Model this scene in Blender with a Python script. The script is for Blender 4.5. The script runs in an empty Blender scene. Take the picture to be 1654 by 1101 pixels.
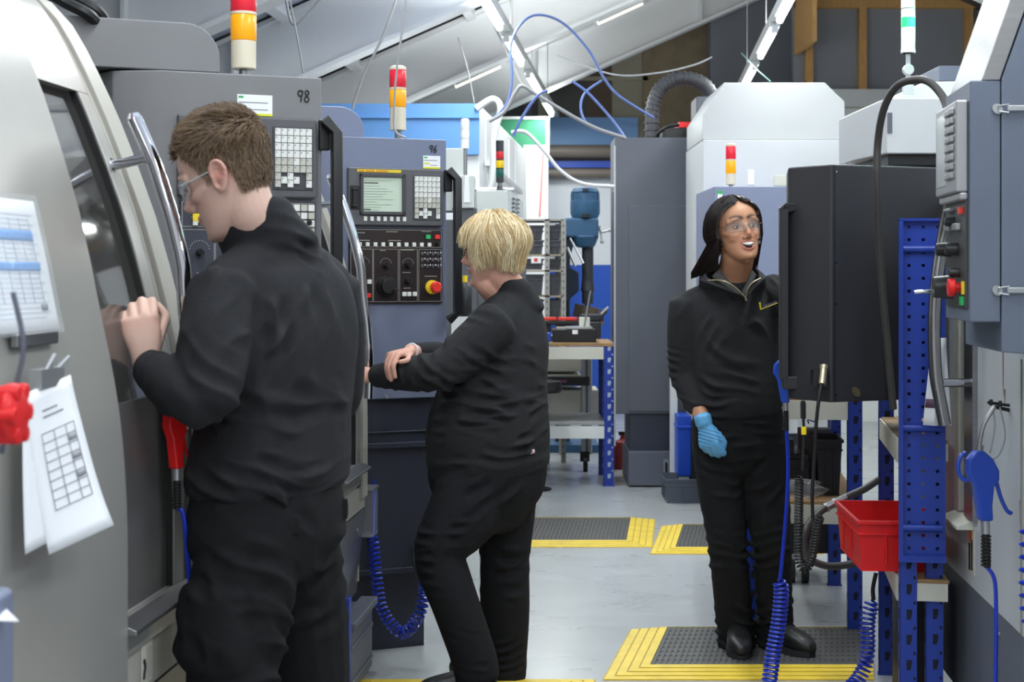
import bpy, bmesh, math, random
from mathutils import Vector, Matrix, noise
C = bpy.context.scene.collection
SC = bpy.context.scene
random.seed(7)
F, H, HY = 2500.0, 1.38, 440.0            # focal length in px of the 1654 px wide frame, camera height, horizon row
def P(px, py, d): return Vector(((px-827)/F*d, d, H-(py-HY)/F*d))

# ---------------- camera, world, lights, exposure
cam = bpy.data.cameras.new('camera'); cam.sensor_width = 36; cam.lens = F/1654*36
cam.shift_y = -110.5/1654; cam.clip_end = 100
co = bpy.data.objects.new('camera', cam); C.objects.link(co)
co.location = (0, 0, H); co.rotation_euler = (math.pi/2, 0, 0); SC.camera = co
cam.dof.use_dof = True; cam.dof.focus_distance = 5.0; cam.dof.aperture_fstop = 7.0
w = bpy.data.worlds.new('World'); SC.world = w; w.use_nodes = True
w.node_tree.nodes['Background'].inputs[0].default_value = (0.92, 0.96, 1.0, 1)
w.node_tree.nodes['Background'].inputs[1].default_value = 0.62
SC.view_settings.view_transform = 'Standard'; SC.view_settings.look = 'None'
SC.view_settings.gamma = 1.0; SC.view_settings.exposure = 0.0
SC.cycles.use_denoising = True; SC.cycles.max_bounces = 7; SC.cycles.sample_clamp_indirect = 4
ROW = math.atan2(217, 2500)                # direction of the machine rows (vanishing point at x=1044)
U = Vector((math.sin(ROW), math.cos(ROW), 0)); V = Vector((math.cos(ROW), -math.sin(ROW), 0))
def row(xo, d, z): return Vector((xo+0.0868*d, d, z))
STRIP_Z = 2.93
LAMPS = [(-0.93, y) for y in (-1.5, 1.0, 3.2, 5.4, 7.35, 9.2, 10.9, 12.8, 14.6)] + [(0.82, y) for y in (-1.5, 1.0, 3.2, 5.4, 7.3, 8.9, 10.5, 12.3)] \
      + [(-3.0, y) for y in (0.5, 3.5, 6.5, 9.5)] + [(3.4, y) for y in (0.5, 3.5, 6.5, 9.5)]
def lamp_light(p, watts, flip=False):
    l = bpy.data.lights.new('tube_light', 'AREA'); l.shape = 'RECTANGLE'; l.size = 0.06; l.size_y = 1.15
    l.energy = watts; l.color = (0.95, 1.0, 0.98)
    o = bpy.data.objects.new('tube_light', l); C.objects.link(o); o.location = p
    o.rotation_euler = (math.pi if flip else 0, 0, -ROW); return o
for xo, y in LAMPS:
    near = (xo == -0.93 and y < 8) or (xo == 0.82 and 7 < y < 11)
    lamp_light(row(xo, y, STRIP_Z-0.03), 17 if near else 26); lamp_light(row(xo, y, STRIP_Z+0.11), 6 if y > 12 else 24, True)

# ---------------- helpers
def lin(c):
    return tuple((v/255/12.92 if v/255 <= 0.04045 else ((v/255+0.055)/1.055)**2.4) for v in c)+(1,)
MATS = {}
def mat(name, rgb, rough=0.5, metal=0.0, var=0.0, vscale=6.0, bump=0.0, bscale=200.0, emit=0, spec=None, trans=0, alpha=1, attr=None, stretch=None, coat=0, rvar=0, col2=None, sheen=0):
    if name in MATS: return MATS[name]
    m = bpy.data.materials.new(name); m.use_nodes = True; n = m.node_tree.nodes; L = m.node_tree.links
    b = n['Principled BSDF']; c = lin(rgb)
    b.inputs['Base Color'].default_value = c; b.inputs['Roughness'].default_value = rough; b.inputs['Metallic'].default_value = metal
    if spec is not None: b.inputs['Specular IOR Level'].default_value = spec
    if trans: b.inputs['Transmission Weight'].default_value = trans
    if alpha < 1: b.inputs['Alpha'].default_value = alpha
    if coat: b.inputs['Coat Weight'].default_value = coat
    if sheen: b.inputs['Sheen Weight'].default_value = sheen
    if emit: b.inputs['Emission Color'].default_value = c; b.inputs['Emission Strength'].default_value = emit
    tc = None
    if var or bump or rvar:
        tc = n.new('ShaderNodeTexCoord'); mp = n.new('ShaderNodeMapping'); L.new(tc.outputs['Object'], mp.inputs[0])
        if stretch: mp.inputs['Scale'].default_value = stretch
    if attr:
        a = n.new('ShaderNodeVertexColor'); a.layer_name = attr; L.new(a.outputs[0], b.inputs['Base Color'])
    if var:
        t = n.new('ShaderNodeTexNoise'); t.inputs['Scale'].default_value = vscale; t.inputs['Detail'].default_value = 5
        L.new(mp.outputs[0], t.inputs[0])
        r = n.new('ShaderNodeMapRange'); r.inputs[1].default_value = 0.3; r.inputs[2].default_value = 0.7
        L.new(t.outputs[0], r.inputs[0])
        mx = n.new('ShaderNodeMix'); mx.data_type = 'RGBA'; L.new(r.outputs[0], mx.inputs[0])
        mx.inputs[6].default_value = tuple(v*(1-var) for v in c[:3])+(1,)
        mx.inputs[7].default_value = (lin(col2) if col2 else tuple(min(1, v*(1+var)) for v in c[:3])+(1,))
        if attr:
            mx.blend_type = 'MULTIPLY'; mx.inputs[0].default_value = 1
            for l in list(mx.inputs[0].links): L.remove(l)
            r.inputs[3].default_value = 1-var; r.inputs[4].default_value = 1
            L.new(a.outputs[0], mx.inputs[6]); L.new(r.outputs[0], mx.inputs[7])
        L.new(mx.outputs[2], b.inputs['Base Color'])
    if rvar:
        t = n.new('ShaderNodeTexNoise'); t.inputs['Scale'].default_value = 3; t.inputs['Detail'].default_value = 6
        L.new(mp.outputs[0], t.inputs[0]); r = n.new('ShaderNodeMapRange'); L.new(t.outputs[0], r.inputs[0])
        r.inputs[3].default_value = rough-rvar; r.inputs[4].default_value = rough+rvar; L.new(r.outputs[0], b.inputs['Roughness'])
    if bump:
        t = n.new('ShaderNodeTexNoise'); t.inputs['Scale'].default_value = bscale; t.inputs['Detail'].default_value = 3
        L.new(mp.outputs[0], t.inputs[0]); bp = n.new('ShaderNodeBump'); bp.inputs['Strength'].default_value = bump
        bp.inputs['Distance'].default_value = 0.002
        L.new(t.outputs[0], bp.inputs['Height']); L.new(bp.outputs[0], b.inputs['Normal'])
    MATS[name] = m; return m

def tag(o, label=None, cat=None, group=None, kind=None):
    if label: o['label'] = label
    if cat: o['category'] = cat
    if group: o['group'] = group
    if kind: o['kind'] = kind
    return o
def thing(name, label, cat, loc=(0, 0, 0), rz=0, group=None):
    o = bpy.data.objects.new(name, None); C.objects.link(o); o.location = loc; o.rotation_euler = (0, 0, rz)
    o.empty_display_size = 0.1
    return tag(o, label, cat, group)

class MB:
    def __init__(s): s.v = []; s.f = []; s.m = []; s.T = Matrix()
    def add(s, vs, fs, mi=0):
        b = len(s.v); s.v += [tuple(s.T @ Vector(v)) for v in vs]
        for f in fs: s.f.append(tuple(b+i for i in f)); s.m.append(mi)
        return s
    def box(s, lo, hi, mi=0, rz=0):
        x0, y0, z0 = lo; x1, y1, z1 = hi
        vs = [(x0,y0,z0),(x1,y0,z0),(x1,y1,z0),(x0,y1,z0),(x0,y0,z1),(x1,y0,z1),(x1,y1,z1),(x0,y1,z1)]
        if rz:
            c = Vector(((x0+x1)/2, (y0+y1)/2, 0)); R = Matrix.Rotation(rz, 3, 'Z')
            vs = [tuple(R @ (Vector(v)-c)+c) for v in vs]
        return s.add(vs, [(0,3,2,1),(4,5,6,7),(0,1,5,4),(1,2,6,5),(2,3,7,6),(3,0,4,7)], mi)
    def cbox(s, c, size, mi=0, rz=0):
        return s.box([c[i]-size[i]/2 for i in range(3)], [c[i]+size[i]/2 for i in range(3)], mi, rz)
    def prism(s, poly, vec, mi=0):
        n = len(poly); vec = Vector(vec); a = [Vector(p) for p in poly]
        return s.add(a+[p+vec for p in a], [tuple(range(n))[::-1], tuple(range(n, 2*n))]+[(i, (i+1) % n, n+(i+1) % n, n+i) for i in range(n)], mi)
    def pxz(s, poly, y0, y1, mi=0): return s.prism([(x, y0, z) for x, z in poly], (0, y1-y0, 0), mi)
    def pxy(s, poly, z0, z1, mi=0): return s.prism([(x, y, z0) for x, y in poly], (0, 0, z1-z0), mi)
    def pyz(s, poly, x0, x1, mi=0): return s.prism([(x0, y, z) for y, z in poly], (x1-x0, 0, 0), mi)
    def grid(s, rows, mi=0, closed=False, caps=False):
        n = len(rows[0]); vs = [p for r in rows for p in r]; fs = []
        for i in range(len(rows)-1):
            for j in range(n if closed else n-1):
                k = (j+1) % n; fs.append((i*n+j, i*n+k, (i+1)*n+k, (i+1)*n+j))
        if caps: fs.append(tuple(range(n))[::-1]); fs.append(tuple((len(rows)-1)*n+j for j in range(n)))
        return s.add(vs, fs, mi)
    def tube(s, pts, r, n=8, mi=0, sx=1.0):
        pts = [Vector(p) for p in pts]; rr = r if isinstance(r, (list, tuple)) else [r]*len(pts)
        rows = []; up = None
        for i, p in enumerate(pts):
            t = (pts[min(i+1, len(pts)-1)]-pts[max(i-1, 0)])
            t = t.normalized() if t.length > 1e-9 else Vector((0, 0, 1))
            if up is None: up = t.orthogonal().normalized()
            else:
                up = up-t*up.dot(t); up = up.normalized() if up.length > 1e-6 else t.orthogonal().normalized()
            b = t.cross(up)
            rows.append([p+(up*math.cos(2*math.pi*k/n)+b*math.sin(2*math.pi*k/n)*sx)*rr[i] for k in range(n)])
        return s.grid(rows, mi, True, True)
    def cyl(s, p0, p1, r0, r1=None, n=20, mi=0): return s.tube([p0, p1], [r0, r0 if r1 is None else r1], n, mi)
    def lathe(s, prof, c=(0, 0, 0), n=24, mi=0):
        c = Vector(c)
        return s.grid([[c+Vector((r*math.cos(2*math.pi*k/n), r*math.sin(2*math.pi*k/n), z)) for k in range(n)] for r, z in prof], mi, True, True)
    def ball(s, c, r, n=12, mi=0):
        rx, ry, rz = r if isinstance(r, (tuple, list)) else (r, r, r); c = Vector(c)
        return s.grid([[c+Vector((rx*math.sin(math.pi*i/n+1e-3)*math.cos(2*math.pi*k/n/1.5), ry*math.sin(math.pi*i/n+1e-3)*math.sin(2*math.pi*k/n/1.5), -rz*math.cos(math.pi*i/n))) for k in range(int(n*1.5))] for i in range(n+1)], mi, True, True)
    def build(s, name, mats, parent=None, bevel=0, angle=35, seg=2, solid=0):
        me = bpy.data.meshes.new(name); me.from_pydata(s.v, [], s.f)
        if not isinstance(mats, (list, tuple)): mats = [mats]
        for m in mats: me.materials.append(m)
        me.polygons.foreach_set('material_index', s.m); me.polygons.foreach_set('use_smooth', [True]*len(s.f))
        bm = bmesh.new(); bm.from_mesh(me); bmesh.ops.recalc_face_normals(bm, faces=bm.faces); bm.to_mesh(me); bm.free()
        me.set_sharp_from_angle(angle=math.radians(angle)); me.update()
        o = bpy.data.objects.new(name, me); C.objects.link(o)
        if parent: o.parent = parent
        if solid:
            q = o.modifiers.new('s', 'SOLIDIFY'); q.thickness = solid; q.offset = 0
        if bevel:
            q = o.modifiers.new('b', 'BEVEL'); q.width = bevel; q.segments = seg; q.limit_method = 'ANGLE'; q.angle_limit = math.radians(40)
            q.harden_normals = True
        return o
def spline(pts, k=8):
    pts = [Vector(p) for p in pts]; out = []
    for i in range(len(pts)-1):
        a = pts[max(i-1, 0)]; b = pts[i]; c = pts[i+1]; d = pts[min(i+2, len(pts)-1)]
        for j in range(k):
            t = j/k
            out.append(0.5*((2*b)+(c-a)*t+(2*a-5*b+4*c-d)*t*t+(3*b-a-3*c+d)*t**3))
    out.append(pts[-1]); return out
def coil(pts, rc, turns, k=10, rvec=None):
    path = spline(pts, 30); n = int(turns*k); out = []; L = [0]
    for i in range(1, len(path)): L.append(L[-1]+(path[i]-path[i-1]).length)
    up = None; j = 0
    for q in range(n+1):
        s_ = L[-1]*q/n
        while j < len(path)-2 and L[j+1] < s_: j += 1
        f = (s_-L[j])/max(L[j+1]-L[j], 1e-9); p = path[j].lerp(path[j+1], f); t = (path[j+1]-path[j]).normalized()
        if up is None: up = t.orthogonal().normalized()
        up = (up-t*up.dot(t)).normalized(); b = t.cross(up); a = 2*math.pi*q/k
        e = min(1, q/k, (n-q)/k)
        out.append(p+(up*math.cos(a)+b*math.sin(a))*rc*e)
    return out
def text(s, size, loc, rot, m, parent, name='lettering', depth=0.0005, align='CENTER', sx=1.0):
    cu = bpy.data.curves.new(name, 'FONT'); cu.body = s; cu.size = size; cu.align_x = align; cu.align_y = 'CENTER'; cu.extrude = depth
    cu.resolution_u = 3; cu.materials.append(m)
    t_ = bpy.data.objects.new('t', cu); C.objects.link(t_); dg = bpy.context.evaluated_depsgraph_get(); me = bpy.data.meshes.new_from_object(t_.evaluated_get(dg)); me.name = name
    bpy.data.objects.remove(t_); o = bpy.data.objects.new(name, me); C.objects.link(o); o.parent = parent; o.location = loc; o.rotation_euler = rot; return o

# ---------------- materials
shellM = mat('machine_paint_warm_grey', (164, 161, 153), 0.42, var=0.05, vscale=3, bump=0.05, bscale=400)
panelM = mat('door_sheet_grey', (162, 160, 155), 0.28, metal=0.35, var=0.05, vscale=2, bump=0.03, bscale=300)
steelM = mat('brushed_steel', (150, 150, 152), 0.32, metal=0.9, var=0.08, vscale=8, stretch=(1, 1, 8))
darkSteel = mat('dark_sheet_steel', (124, 122, 121), 0.42, metal=0.6, var=0.12, vscale=4)
chromeM = mat('chrome', (215, 215, 220), 0.08, metal=1.0)
greyCab = mat('cabinet_grey', (118, 118, 121), 0.5, var=0.04, vscale=5, bump=0.12, bscale=500)
blueCab = mat('cabinet_blue_grey', (112, 119, 143), 0.5, var=0.04, vscale=5, bump=0.12, bscale=500)
slateM = mat('cabinet_slate', (48, 52, 66), 0.5, var=0.06, vscale=5, bump=0.1, bscale=400)
slate2 = mat('cabinet_mid_slate', (92, 96, 108), 0.5, var=0.04, vscale=5, bump=0.12, bscale=400)
bezelM = mat('bezel_grey', (84, 84, 88), 0.5)
blackM = mat('black_plastic', (22, 22, 24), 0.4)
rubberM = mat('black_rubber', (20, 20, 21), 0.55)
panelBlk = mat('panel_maroon_black', (34, 24, 26), 0.35)
keyM = mat('key_white', (222, 222, 218), 0.5)
keyG = mat('key_beige', (186, 184, 174), 0.5)
whiteM = mat('white_paint', (226, 228, 226), 0.5, var=0.02, vscale=3)
creamM = mat('cream_paint', (205, 203, 190), 0.5, var=0.04, vscale=4)
paperM = mat('paper_white', (235, 236, 240), 0.6)
inkM = mat('ink_grey', (120, 124, 132), 0.7)
inkB = mat('ink_black', (20, 20, 20), 0.7)
blueInk = mat('print_blue', (86, 150, 214), 0.6)
yelM = mat('yellow_paint', (236, 205, 40), 0.5)
redM = mat('red_plastic', (216, 28, 30), 0.4, spec=0.4)
redK = mat('red_key', (220, 50, 40), 0.4)
greenM = mat('green_key', (40, 170, 90), 0.4)
screenM = mat('lcd_screen', (186, 200, 184), 0.2, emit=0.15)
blueM = mat('blue_shelf_paint', (26, 56, 150), 0.4, var=0.06, vscale=6)
blueP = mat('blue_plastic', (24, 74, 190), 0.35)
hoseM = mat('blue_hose', (18, 50, 178), 0.28)
woodM = mat('chipboard', (150, 118, 80), 0.7, var=0.2, vscale=20, stretch=(1, 8, 8))
pineM = mat('pine_timber', (196, 150, 92), 0.7, var=0.12, vscale=10, stretch=(8, 8, 1))
beamM = mat('roof_white_paint', (232, 233, 235), 0.55, var=0.04, vscale=1.5)
roofM = mat('roof_dark_sheet', (74, 72, 72), 0.7, var=0.15, vscale=3)
roofL = mat('roof_light_sheet', (196, 204, 222), 0.6, var=0.04, vscale=2)
glassM = mat('tinted_glass', (60, 58, 58), 0.06, trans=0.0, alpha=0.45, spec=0.9, coat=1.0)
clearM = mat('clear_plastic', (235, 240, 245), 0.08, alpha=0.13, spec=0.5)
amberM = mat('amber_lens', (238, 160, 20), 0.25, emit=0.25)
redLens = mat('red_lens', (214, 36, 54), 0.25, emit=0.15)
beigeL = mat('lamp_base_beige', (214, 205, 184), 0.45)
lampW = mat('lamp_white', (236, 238, 238), 0.35)
tubeM = mat('fluorescent_tube', (246, 252, 255), 0.3, emit=9)
consoleM = mat('console_black', (44, 44, 48), 0.45, bump=0.15, bscale=500)
rimM = mat('zinc', (180, 182, 184), 0.35, metal=0.8)
# ---------------- the setting
def floor_mat():
    m = mat('epoxy_floor', (168, 171, 172), 0.3, var=0.05, vscale=1.3, bump=0.06, bscale=7, rvar=0.1, stretch=(1, 2.2, 1)); return m
b = MB(); b.add([(-9, -3, 0), (11, -3, 0), (11, 19, 0), (-9, 19, 0)], [(0, 1, 2, 3)])
tag(b.build('floor', floor_mat()), kind='structure')
brick = bpy.data.materials.new('painted_block_wall'); brick.use_nodes = True
def block_wall(name, lower, upper, zsplit):
    m = bpy.data.materials.new(name); m.use_nodes = True; n = m.node_tree.nodes; L = m.node_tree.links
    tc = n.new('ShaderNodeTexCoord'); mp = n.new('ShaderNodeMapping'); mp.inputs['Rotation'].default_value = (math.pi/2, 0, 0)
    L.new(tc.outputs['Object'], mp.inputs[0]); br = n.new('ShaderNodeTexBrick'); br.inputs['Scale'].default_value = 2.2
    br.inputs['Mortar Size'].default_value = 0.012; L.new(mp.outputs[0], br.inputs[0])
    bp = n.new('ShaderNodeBump'); bp.inputs['Strength'].default_value = 0.3; bp.invert = True; L.new(br.outputs['Fac'], bp.inputs['Height'])
    sp = n.new('ShaderNodeSeparateXYZ'); L.new(tc.outputs['Object'], sp.inputs[0])
    gt = n.new('ShaderNodeMath'); gt.operation = 'GREATER_THAN'; gt.inputs[1].default_value = zsplit; L.new(sp.outputs['Z'], gt.inputs[0])
    mx = n.new('ShaderNodeMix'); mx.data_type = 'RGBA'; L.new(gt.outputs[0], mx.inputs[0]); mx.inputs[6].default_value = lin(lower); mx.inputs[7].default_value = lin(upper)
    bs = n['Principled BSDF']; bs.inputs['Roughness'].default_value = 0.5
    L.new(mx.outputs[2], bs.inputs['Base Color']); L.new(bp.outputs[0], bs.inputs['Normal']); return m
bw = block_wall('block_wall_blue_white', (24, 82, 190), (226, 230, 238), 1.46)
WALLD = 16.0
b = MB(); b.box((-9, WALLD, 0), (2.15, WALLD+0.2, 2.42)); tag(b.build('wall_back', bw), kind='structure')
upw = mat('upper_wall_beige_panel', (158, 152, 134), 0.7, var=0.08, vscale=2)
b = MB(); b.box((-9, WALLD, 2.42), (2.15, WALLD+0.2, 6)); tag(b.build('wall_back', upw), kind='structure')
trimB = mat('light_blue_band', (126, 168, 222), 0.5); pipeM = mat('brown_pipe', (120, 110, 104), 0.5)
b = MB(); b.box((-9, WALLD-0.03, 2.68), (1.3, WALLD, 3.0 - 0.02)); tag(b.build('trim_1', trimB), kind='structure')
b = MB(); b.cyl((-1, WALLD-0.12, 2.62), (1.4, WALLD-0.12, 2.62), 0.07); b.cyl((-1, WALLD-0.1, 2.4), (1.4, WALLD-0.1, 2.4), 0.05)
b.box((-1, WALLD-0.06, 2.46), (1.4, WALLD-0.01, 2.53), 1); tag(b.build('trim_2', [pipeM, blueP]), kind='structure')
darkW = mat('dark_upper_window', (58, 54, 52), 0.35, var=0.2, vscale=3)
b = MB(); b.box((-2.0, WALLD-0.02, 2.98), (0.78, WALLD, 3.9)); b.box((0.78, WALLD-0.02, 2.98), (1.03, WALLD, 3.7), 1)
b.box((-2, WALLD-0.05, 3.36), (1.4, WALLD-0.02, 3.40), 2); b.box((0.27, WALLD-0.06, 2.5), (0.36, WALLD-0.02, 3.4), 2); b.box((0.13, WALLD-0.04, 3.0), (0.2, WALLD-0.02, 3.33), 3)
tag(b.build('window_1', [darkW, mat('brown_blind', (92, 74, 62), 0.7), upw, slate2]), kind='structure')
osb = mat('hessian_brown_board', (138, 122, 98), 0.8, var=0.15, vscale=8)
b = MB(); b.box((1.35, WALLD-0.05, 2.3), (2.16, WALLD, 6)); tag(b.build('wall_back', osb), kind='structure')
gw = mat('grey_board_wall', (134, 136, 142), 0.6, var=0.04, vscale=2)
gw2 = mat('grey_side_wall', (108, 112, 120), 0.6, var=0.06, vscale=2)
b = MB(); b.box((1.95, 15.2, 0), (2.75, 15.4, 6)); tag(b.build('wall_back', gw2), kind='structure')
# timber framed partition on the mezzanine, with white blockwork under it
DM = 14.4
b = MB(); b.box((2.62, DM, 3.08), (6.2, DM+0.1, 6)); tag(b.build('wall_partition', gw), kind='structure')
b = MB(); b.box((2.2, DM-0.05, 0), (6.2, DM+0.15, 3.08))
for z in (2.62, 2.76, 2.9): b.box((2.2, DM-0.06, z), (6.2, DM-0.04, z+0.015), 1)
tag(b.build('wall_right', [whiteM, keyG]), kind='structure')
k = 3
for px in (1305, 1391, 1562):
    x = (px-827)/F*DM; b = MB(); b.box((x-0.035, DM-0.08, 3.08), (x+0.035, DM, 4.6)); tag(b.build('trim_%d' % k, pineM), kind='structure'); k += 1
b = MB(); b.box((2.62, DM-0.09, 3.83), (6.2, DM-0.005, 3.91)); tag(b.build('trim_6', pineM), kind='structure')
b = MB(); b.prism([(2.62, DM-0.02, 3.4), (2.62, DM-0.9, 3.4), (2.62, DM-0.9, 4.5), (2.62, DM-0.02, 4.5)], (0.04, 0, 0)); tag(b.build('trim_7', pineM), kind='structure')
# side walls out of frame keep the hall closed on the left and right
b = MB(); b.box((-5.2, -3, 0), (-5.0, 19, 2.6)); tag(b.build('wall_left', whiteM), kind='structure')
b = MB(); b.box((9, -3, 0), (9.2, 19, 4)); tag(b.build('wall_right', whiteM), kind='structure')

# roof: portal rafters rising to the ridge, roof sheets on top
SL = 0.44; XR = 2.6                        # ridge, in the coordinate X' = X-0.0868*(d-15)
def zlow(xp): return 2.85+SL*(xp+0.282) if xp <= XR else 2.85+SL*(XR+0.282)-SL*(xp-XR)
def rafter(d, n, xa=-5.2, xb=7.5):
    off = 0.0868*(d-15); b = MB()
    segs = [(xa, min(XR, xb))] + ([(XR, xb)] if xb > XR else [])
    for x0, x1 in segs:
        z0, z1 = zlow(x0), zlow(x1)
        for (h0, h1, dy) in ((0, 0.03, 0.1), (0.44, 0.47, 0.1), (0.03, 0.44, 0.015)):
            b.prism([(x0+off, d-dy, z0+h0), (x1+off, d-dy, z1+h0), (x1+off, d-dy, z1+h1), (x0+off, d-dy, z0+h1)], (0, 2*dy, 0))
        m = 5
        for i in range(m):                 # stiffener plates
            x = x0+(x1-x0)*(i+0.5)/m; z = zlow(x); b.box((x+off-0.01, d-0.09, z+0.02), (x+off+0.01, d+0.09, z+0.45))
    return tag(b.build('trim_%d' % n, beamM), kind='structure')
rafter(15.0, 8, xb=2.6); rafter(12.2, 9); rafter(9.8, 10); rafter(7.75, 11); rafter(5.6, 12); rafter(3.0, 13)
# purlins
b = MB()
for xp in [x*0.9-4.6 for x in range(9)]:
    z = zlow(xp)+0.42; p0 = Vector((xp+0.0868*(3-15), 3, z)); p1 = Vector((xp+0.0868*(16-15), 16, z))
    b.prism([p0, p0+Vector((0.06, 0, 0.025)), p0+Vector((0.06, 0, 0.1)), p0+Vector((0, 0, 0.08))], p1-p0)
tag(b.build('trim_14', beamM), kind='structure')
def sheet(d0, d1, m, nm, xa=-5.2, xb=9):
    b = MB(); o0 = 0.0868*(d0-15); o1 = 0.0868*(d1-15)
    for x0, x1 in ((xa, XR), (XR, xb)):
        rows = [[], []]; n = 60
        for i in range(n+1):
            x = x0+(x1-x0)*i/n; z = zlow(x)+0.5
            rows[0].append((x+o0, d0, z)); rows[1].append((x+o1, d1, z))
        b.grid(rows)
    tag(b.build(nm, m, solid=0.03), kind='structure')
sheet(9.8, 17, roofM, 'ceiling'); sheet(-3, 9.8, roofL, 'ceiling')
# twin-tube fitting seen in the slot between two rafters
for px, py in ((735, 140), (965, 38)):
    p = P(px, py, 14.4); q = p+Vector((0.42, 0.0, 0.19))
    o = thing('roof_light', ('shorter' if px < 800 else 'longer')+' strip light fixed up in the slot between two white rafters, '+('lower left one' if px < 800 else 'upper right one'), 'light', p)
    b = MB(); b.tube([(0, 0, 0.03), q-p+Vector((0, 0, 0.03))], 0.03); b.build('housing', whiteM, o)
    b = MB(); b.tube([(0, 0, 0), q-p], 0.018); b.build('tube', mat('old_tube', (245, 240, 225), 0.4, emit=1.2), o)

# strip lights hanging in two rows from a white channel
dl = {0: [], 1: []}
names = {(-0.93, 9.2): 'nearest lit tube of the left hanging row, cut by the top of the photo', (-0.93, 10.9): 'second lit tube from the top in the left hanging row', (-0.93, 12.8): 'third lit tube from the top in the left hanging row', (-0.93, 14.6): 'farthest and lowest lit tube of the left hanging row',
         (0.82, 8.9): 'nearest lit tube of the right hanging row, at the top edge', (0.82, 10.5): 'middle lit tube of the right hanging row', (0.82, 12.3): 'farthest and lowest lit tube of the right hanging row'}
for (xo, y), lb in names.items():
    o = thing('strip_light', lb, 'light', row(xo, y, STRIP_Z), -ROW, 'fluorescent tubes hanging in two rows')
    b = MB(); b.box((-0.035, -0.62, 0.02), (0.035, 0.62, 0.05)); b.box((-0.02, -0.64, -0.02), (0.02, -0.6, 0.03)); b.box((-0.02, 0.6, -0.02), (0.02, 0.64, 0.03)); b.build('housing', lampW, o, bevel=0.004)
    b = MB(); b.tube([(0, -0.6, 0), (0, 0.6, 0)], 0.022, 12); b.build('tube', tubeM, o)
for xo, y0, y1, lb in ((-0.93, 8.0, 16, 'white hanging channel carrying the left row of strip lights'), (0.82, 8.0, 14.2, 'white hanging channel carrying the right row of strip lights')):
    o = thing('light_channel', lb, 'light channel', row(xo, y0, STRIP_Z+0.05), -ROW)
    b = MB(); b.box((-0.03, 0, 0), (0.03, y1-y0, 0.045)); b.build('rail', whiteM, o)
    y = 0.6
    while y < y1-y0:
        xp = row(xo, y0+y, 0)[0]-0.0868*(y0+y-15); top = zlow(xp)+0.45-(STRIP_Z+0.05)
        b = MB(); b.cyl((0, y, 0.04), (0, y, max(0.3, top)), 0.004, n=6); b.build('wire', rimM, o); y += 2.0

# ---------------- hanging hoses and cables under the roof
def hose(name, pts, r, m, label, cat, n=8):
    b = MB(); p0 = Vector(pts[0]); b.T = Matrix.Translation(-p0); b.tube(spline(pts, 10), r, n)
    o = b.build(name, m); o.location = p0; return tag(o, label, cat)
airM = mat('blue_airline', (96, 118, 178), 0.4); cabM = mat('grey_cable', (150, 150, 152), 0.5); wcab = mat('white_cable', (214, 216, 220), 0.5)
D1 = 9.0
hose('air_hose', [P(793, 195, D1), P(818, 168, D1), P(827, 130, D1), P(826, 70, D1), P(845, 35, D1), P(872, 24, D1), P(910, 38, D1), P(950, 80, D1), P(975, 125, D1), P(1000, 155, D1), P(1056, 190, D1)], 0.0075, airM, 'longest blue air hose arching from the white booth over the hanging tubes', 'hose')
hose('air_hose', [P(829, 220, 8.7), P(843, 190, 8.7), P(868, 155, 8.7), P(885, 146, 8.7)], 0.008, airM, 'short blue air hose rising steeply from the green board to the rafter', 'hose')
hose('air_hose', [P(924, 131, 9.4), P(952, 152, 9.4), P(990, 195, 9.4), P(1010, 224, 9.4)], 0.008, airM, 'blue air hose running down to the top left corner of the tall grey cabinet', 'hose')
hose('air_hose', [P(972, 130, 9.7), P(945, 150, 9.7), P(938, 175, 9.7), P(948, 200, 9.7), P(968, 213, 9.7)], 0.0075, airM, 'hooked blue air hose curling beside the lowest left strip light', 'hose')
hose('cable', [P(790, 196, 8.9), P(815, 180, 8.9), P(832, 150, 8.9), P(844, 139, 8.9), P(870, 155, 8.9), P(925, 188, 8.9), P(965, 208, 8.9), P(1010, 223, 8.9)], 0.011, cabM, 'thick grey cable peaking at the rafter and sagging to the tall grey cabinet', 'cable')
hose('cable', [P(826, 214, 9.3), P(850, 214, 9.3), P(880, 245, 9.3), P(905, 275, 9.3), P(940, 296, 9.3), P(992, 301, 9.3)], 0.011, wcab, 'white cable curving from the booth down past the drill motor to the grey cabinet', 'cable')
hose('cable', [P(468, 0, 7.0), P(480, 60, 7.0), P(490, 118, 7.0)], 0.004, cabM, 'thin grey cable dropping straight behind the nearer grey cabinet', 'cable')
hose('cable', [P(640, 0, 7.2), P(618, 60, 7.2), P(588, 120, 7.2), P(569, 176, 7.2)], 0.006, cabM, 'slanting grey cable dropping to the rounded blue grey cover', 'cable')
hose('cable', [P(655, 0, 5.6), P(648, 60, 5.6), P(640, 120, 5.6), P(636, 190, 5.6), P(640, 214, 5.6), P(655, 222, 5.6)], 0.004, cabM, 'thin cable dropping beside the red and amber lamp of the middle machine', 'cable')
hose('cable', [P(778, 0, 10), P(812, 70, 10), P(844, 139, 10)], 0.006, cabM, 'thin dark wire from the roof to the peak of the thick grey cable', 'cable')
hose('cable', [P(740, 60, 10), P(755, 110, 10), P(766, 165, 10)], 0.004, cabM, 'thin wire hanging above the blue topped booth', 'cable')
hose('cable', [P(900, 90, 11), P(990, 120, 11), P(1060, 118, 11), P(1120, 105, 11), P(1150, 92, 11)], 0.006, wcab, 'pale cable sagging across the brown wall towards the right light row', 'cable')
hose('cable', [P(1197, 85, 11), P(1220, 110, 11), P(1245, 132, 11)], 0.004, mat('green_wire', (120, 160, 150), 0.5), 'thin green wire falling from the right light row to the white machine roof', 'cable')
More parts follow.
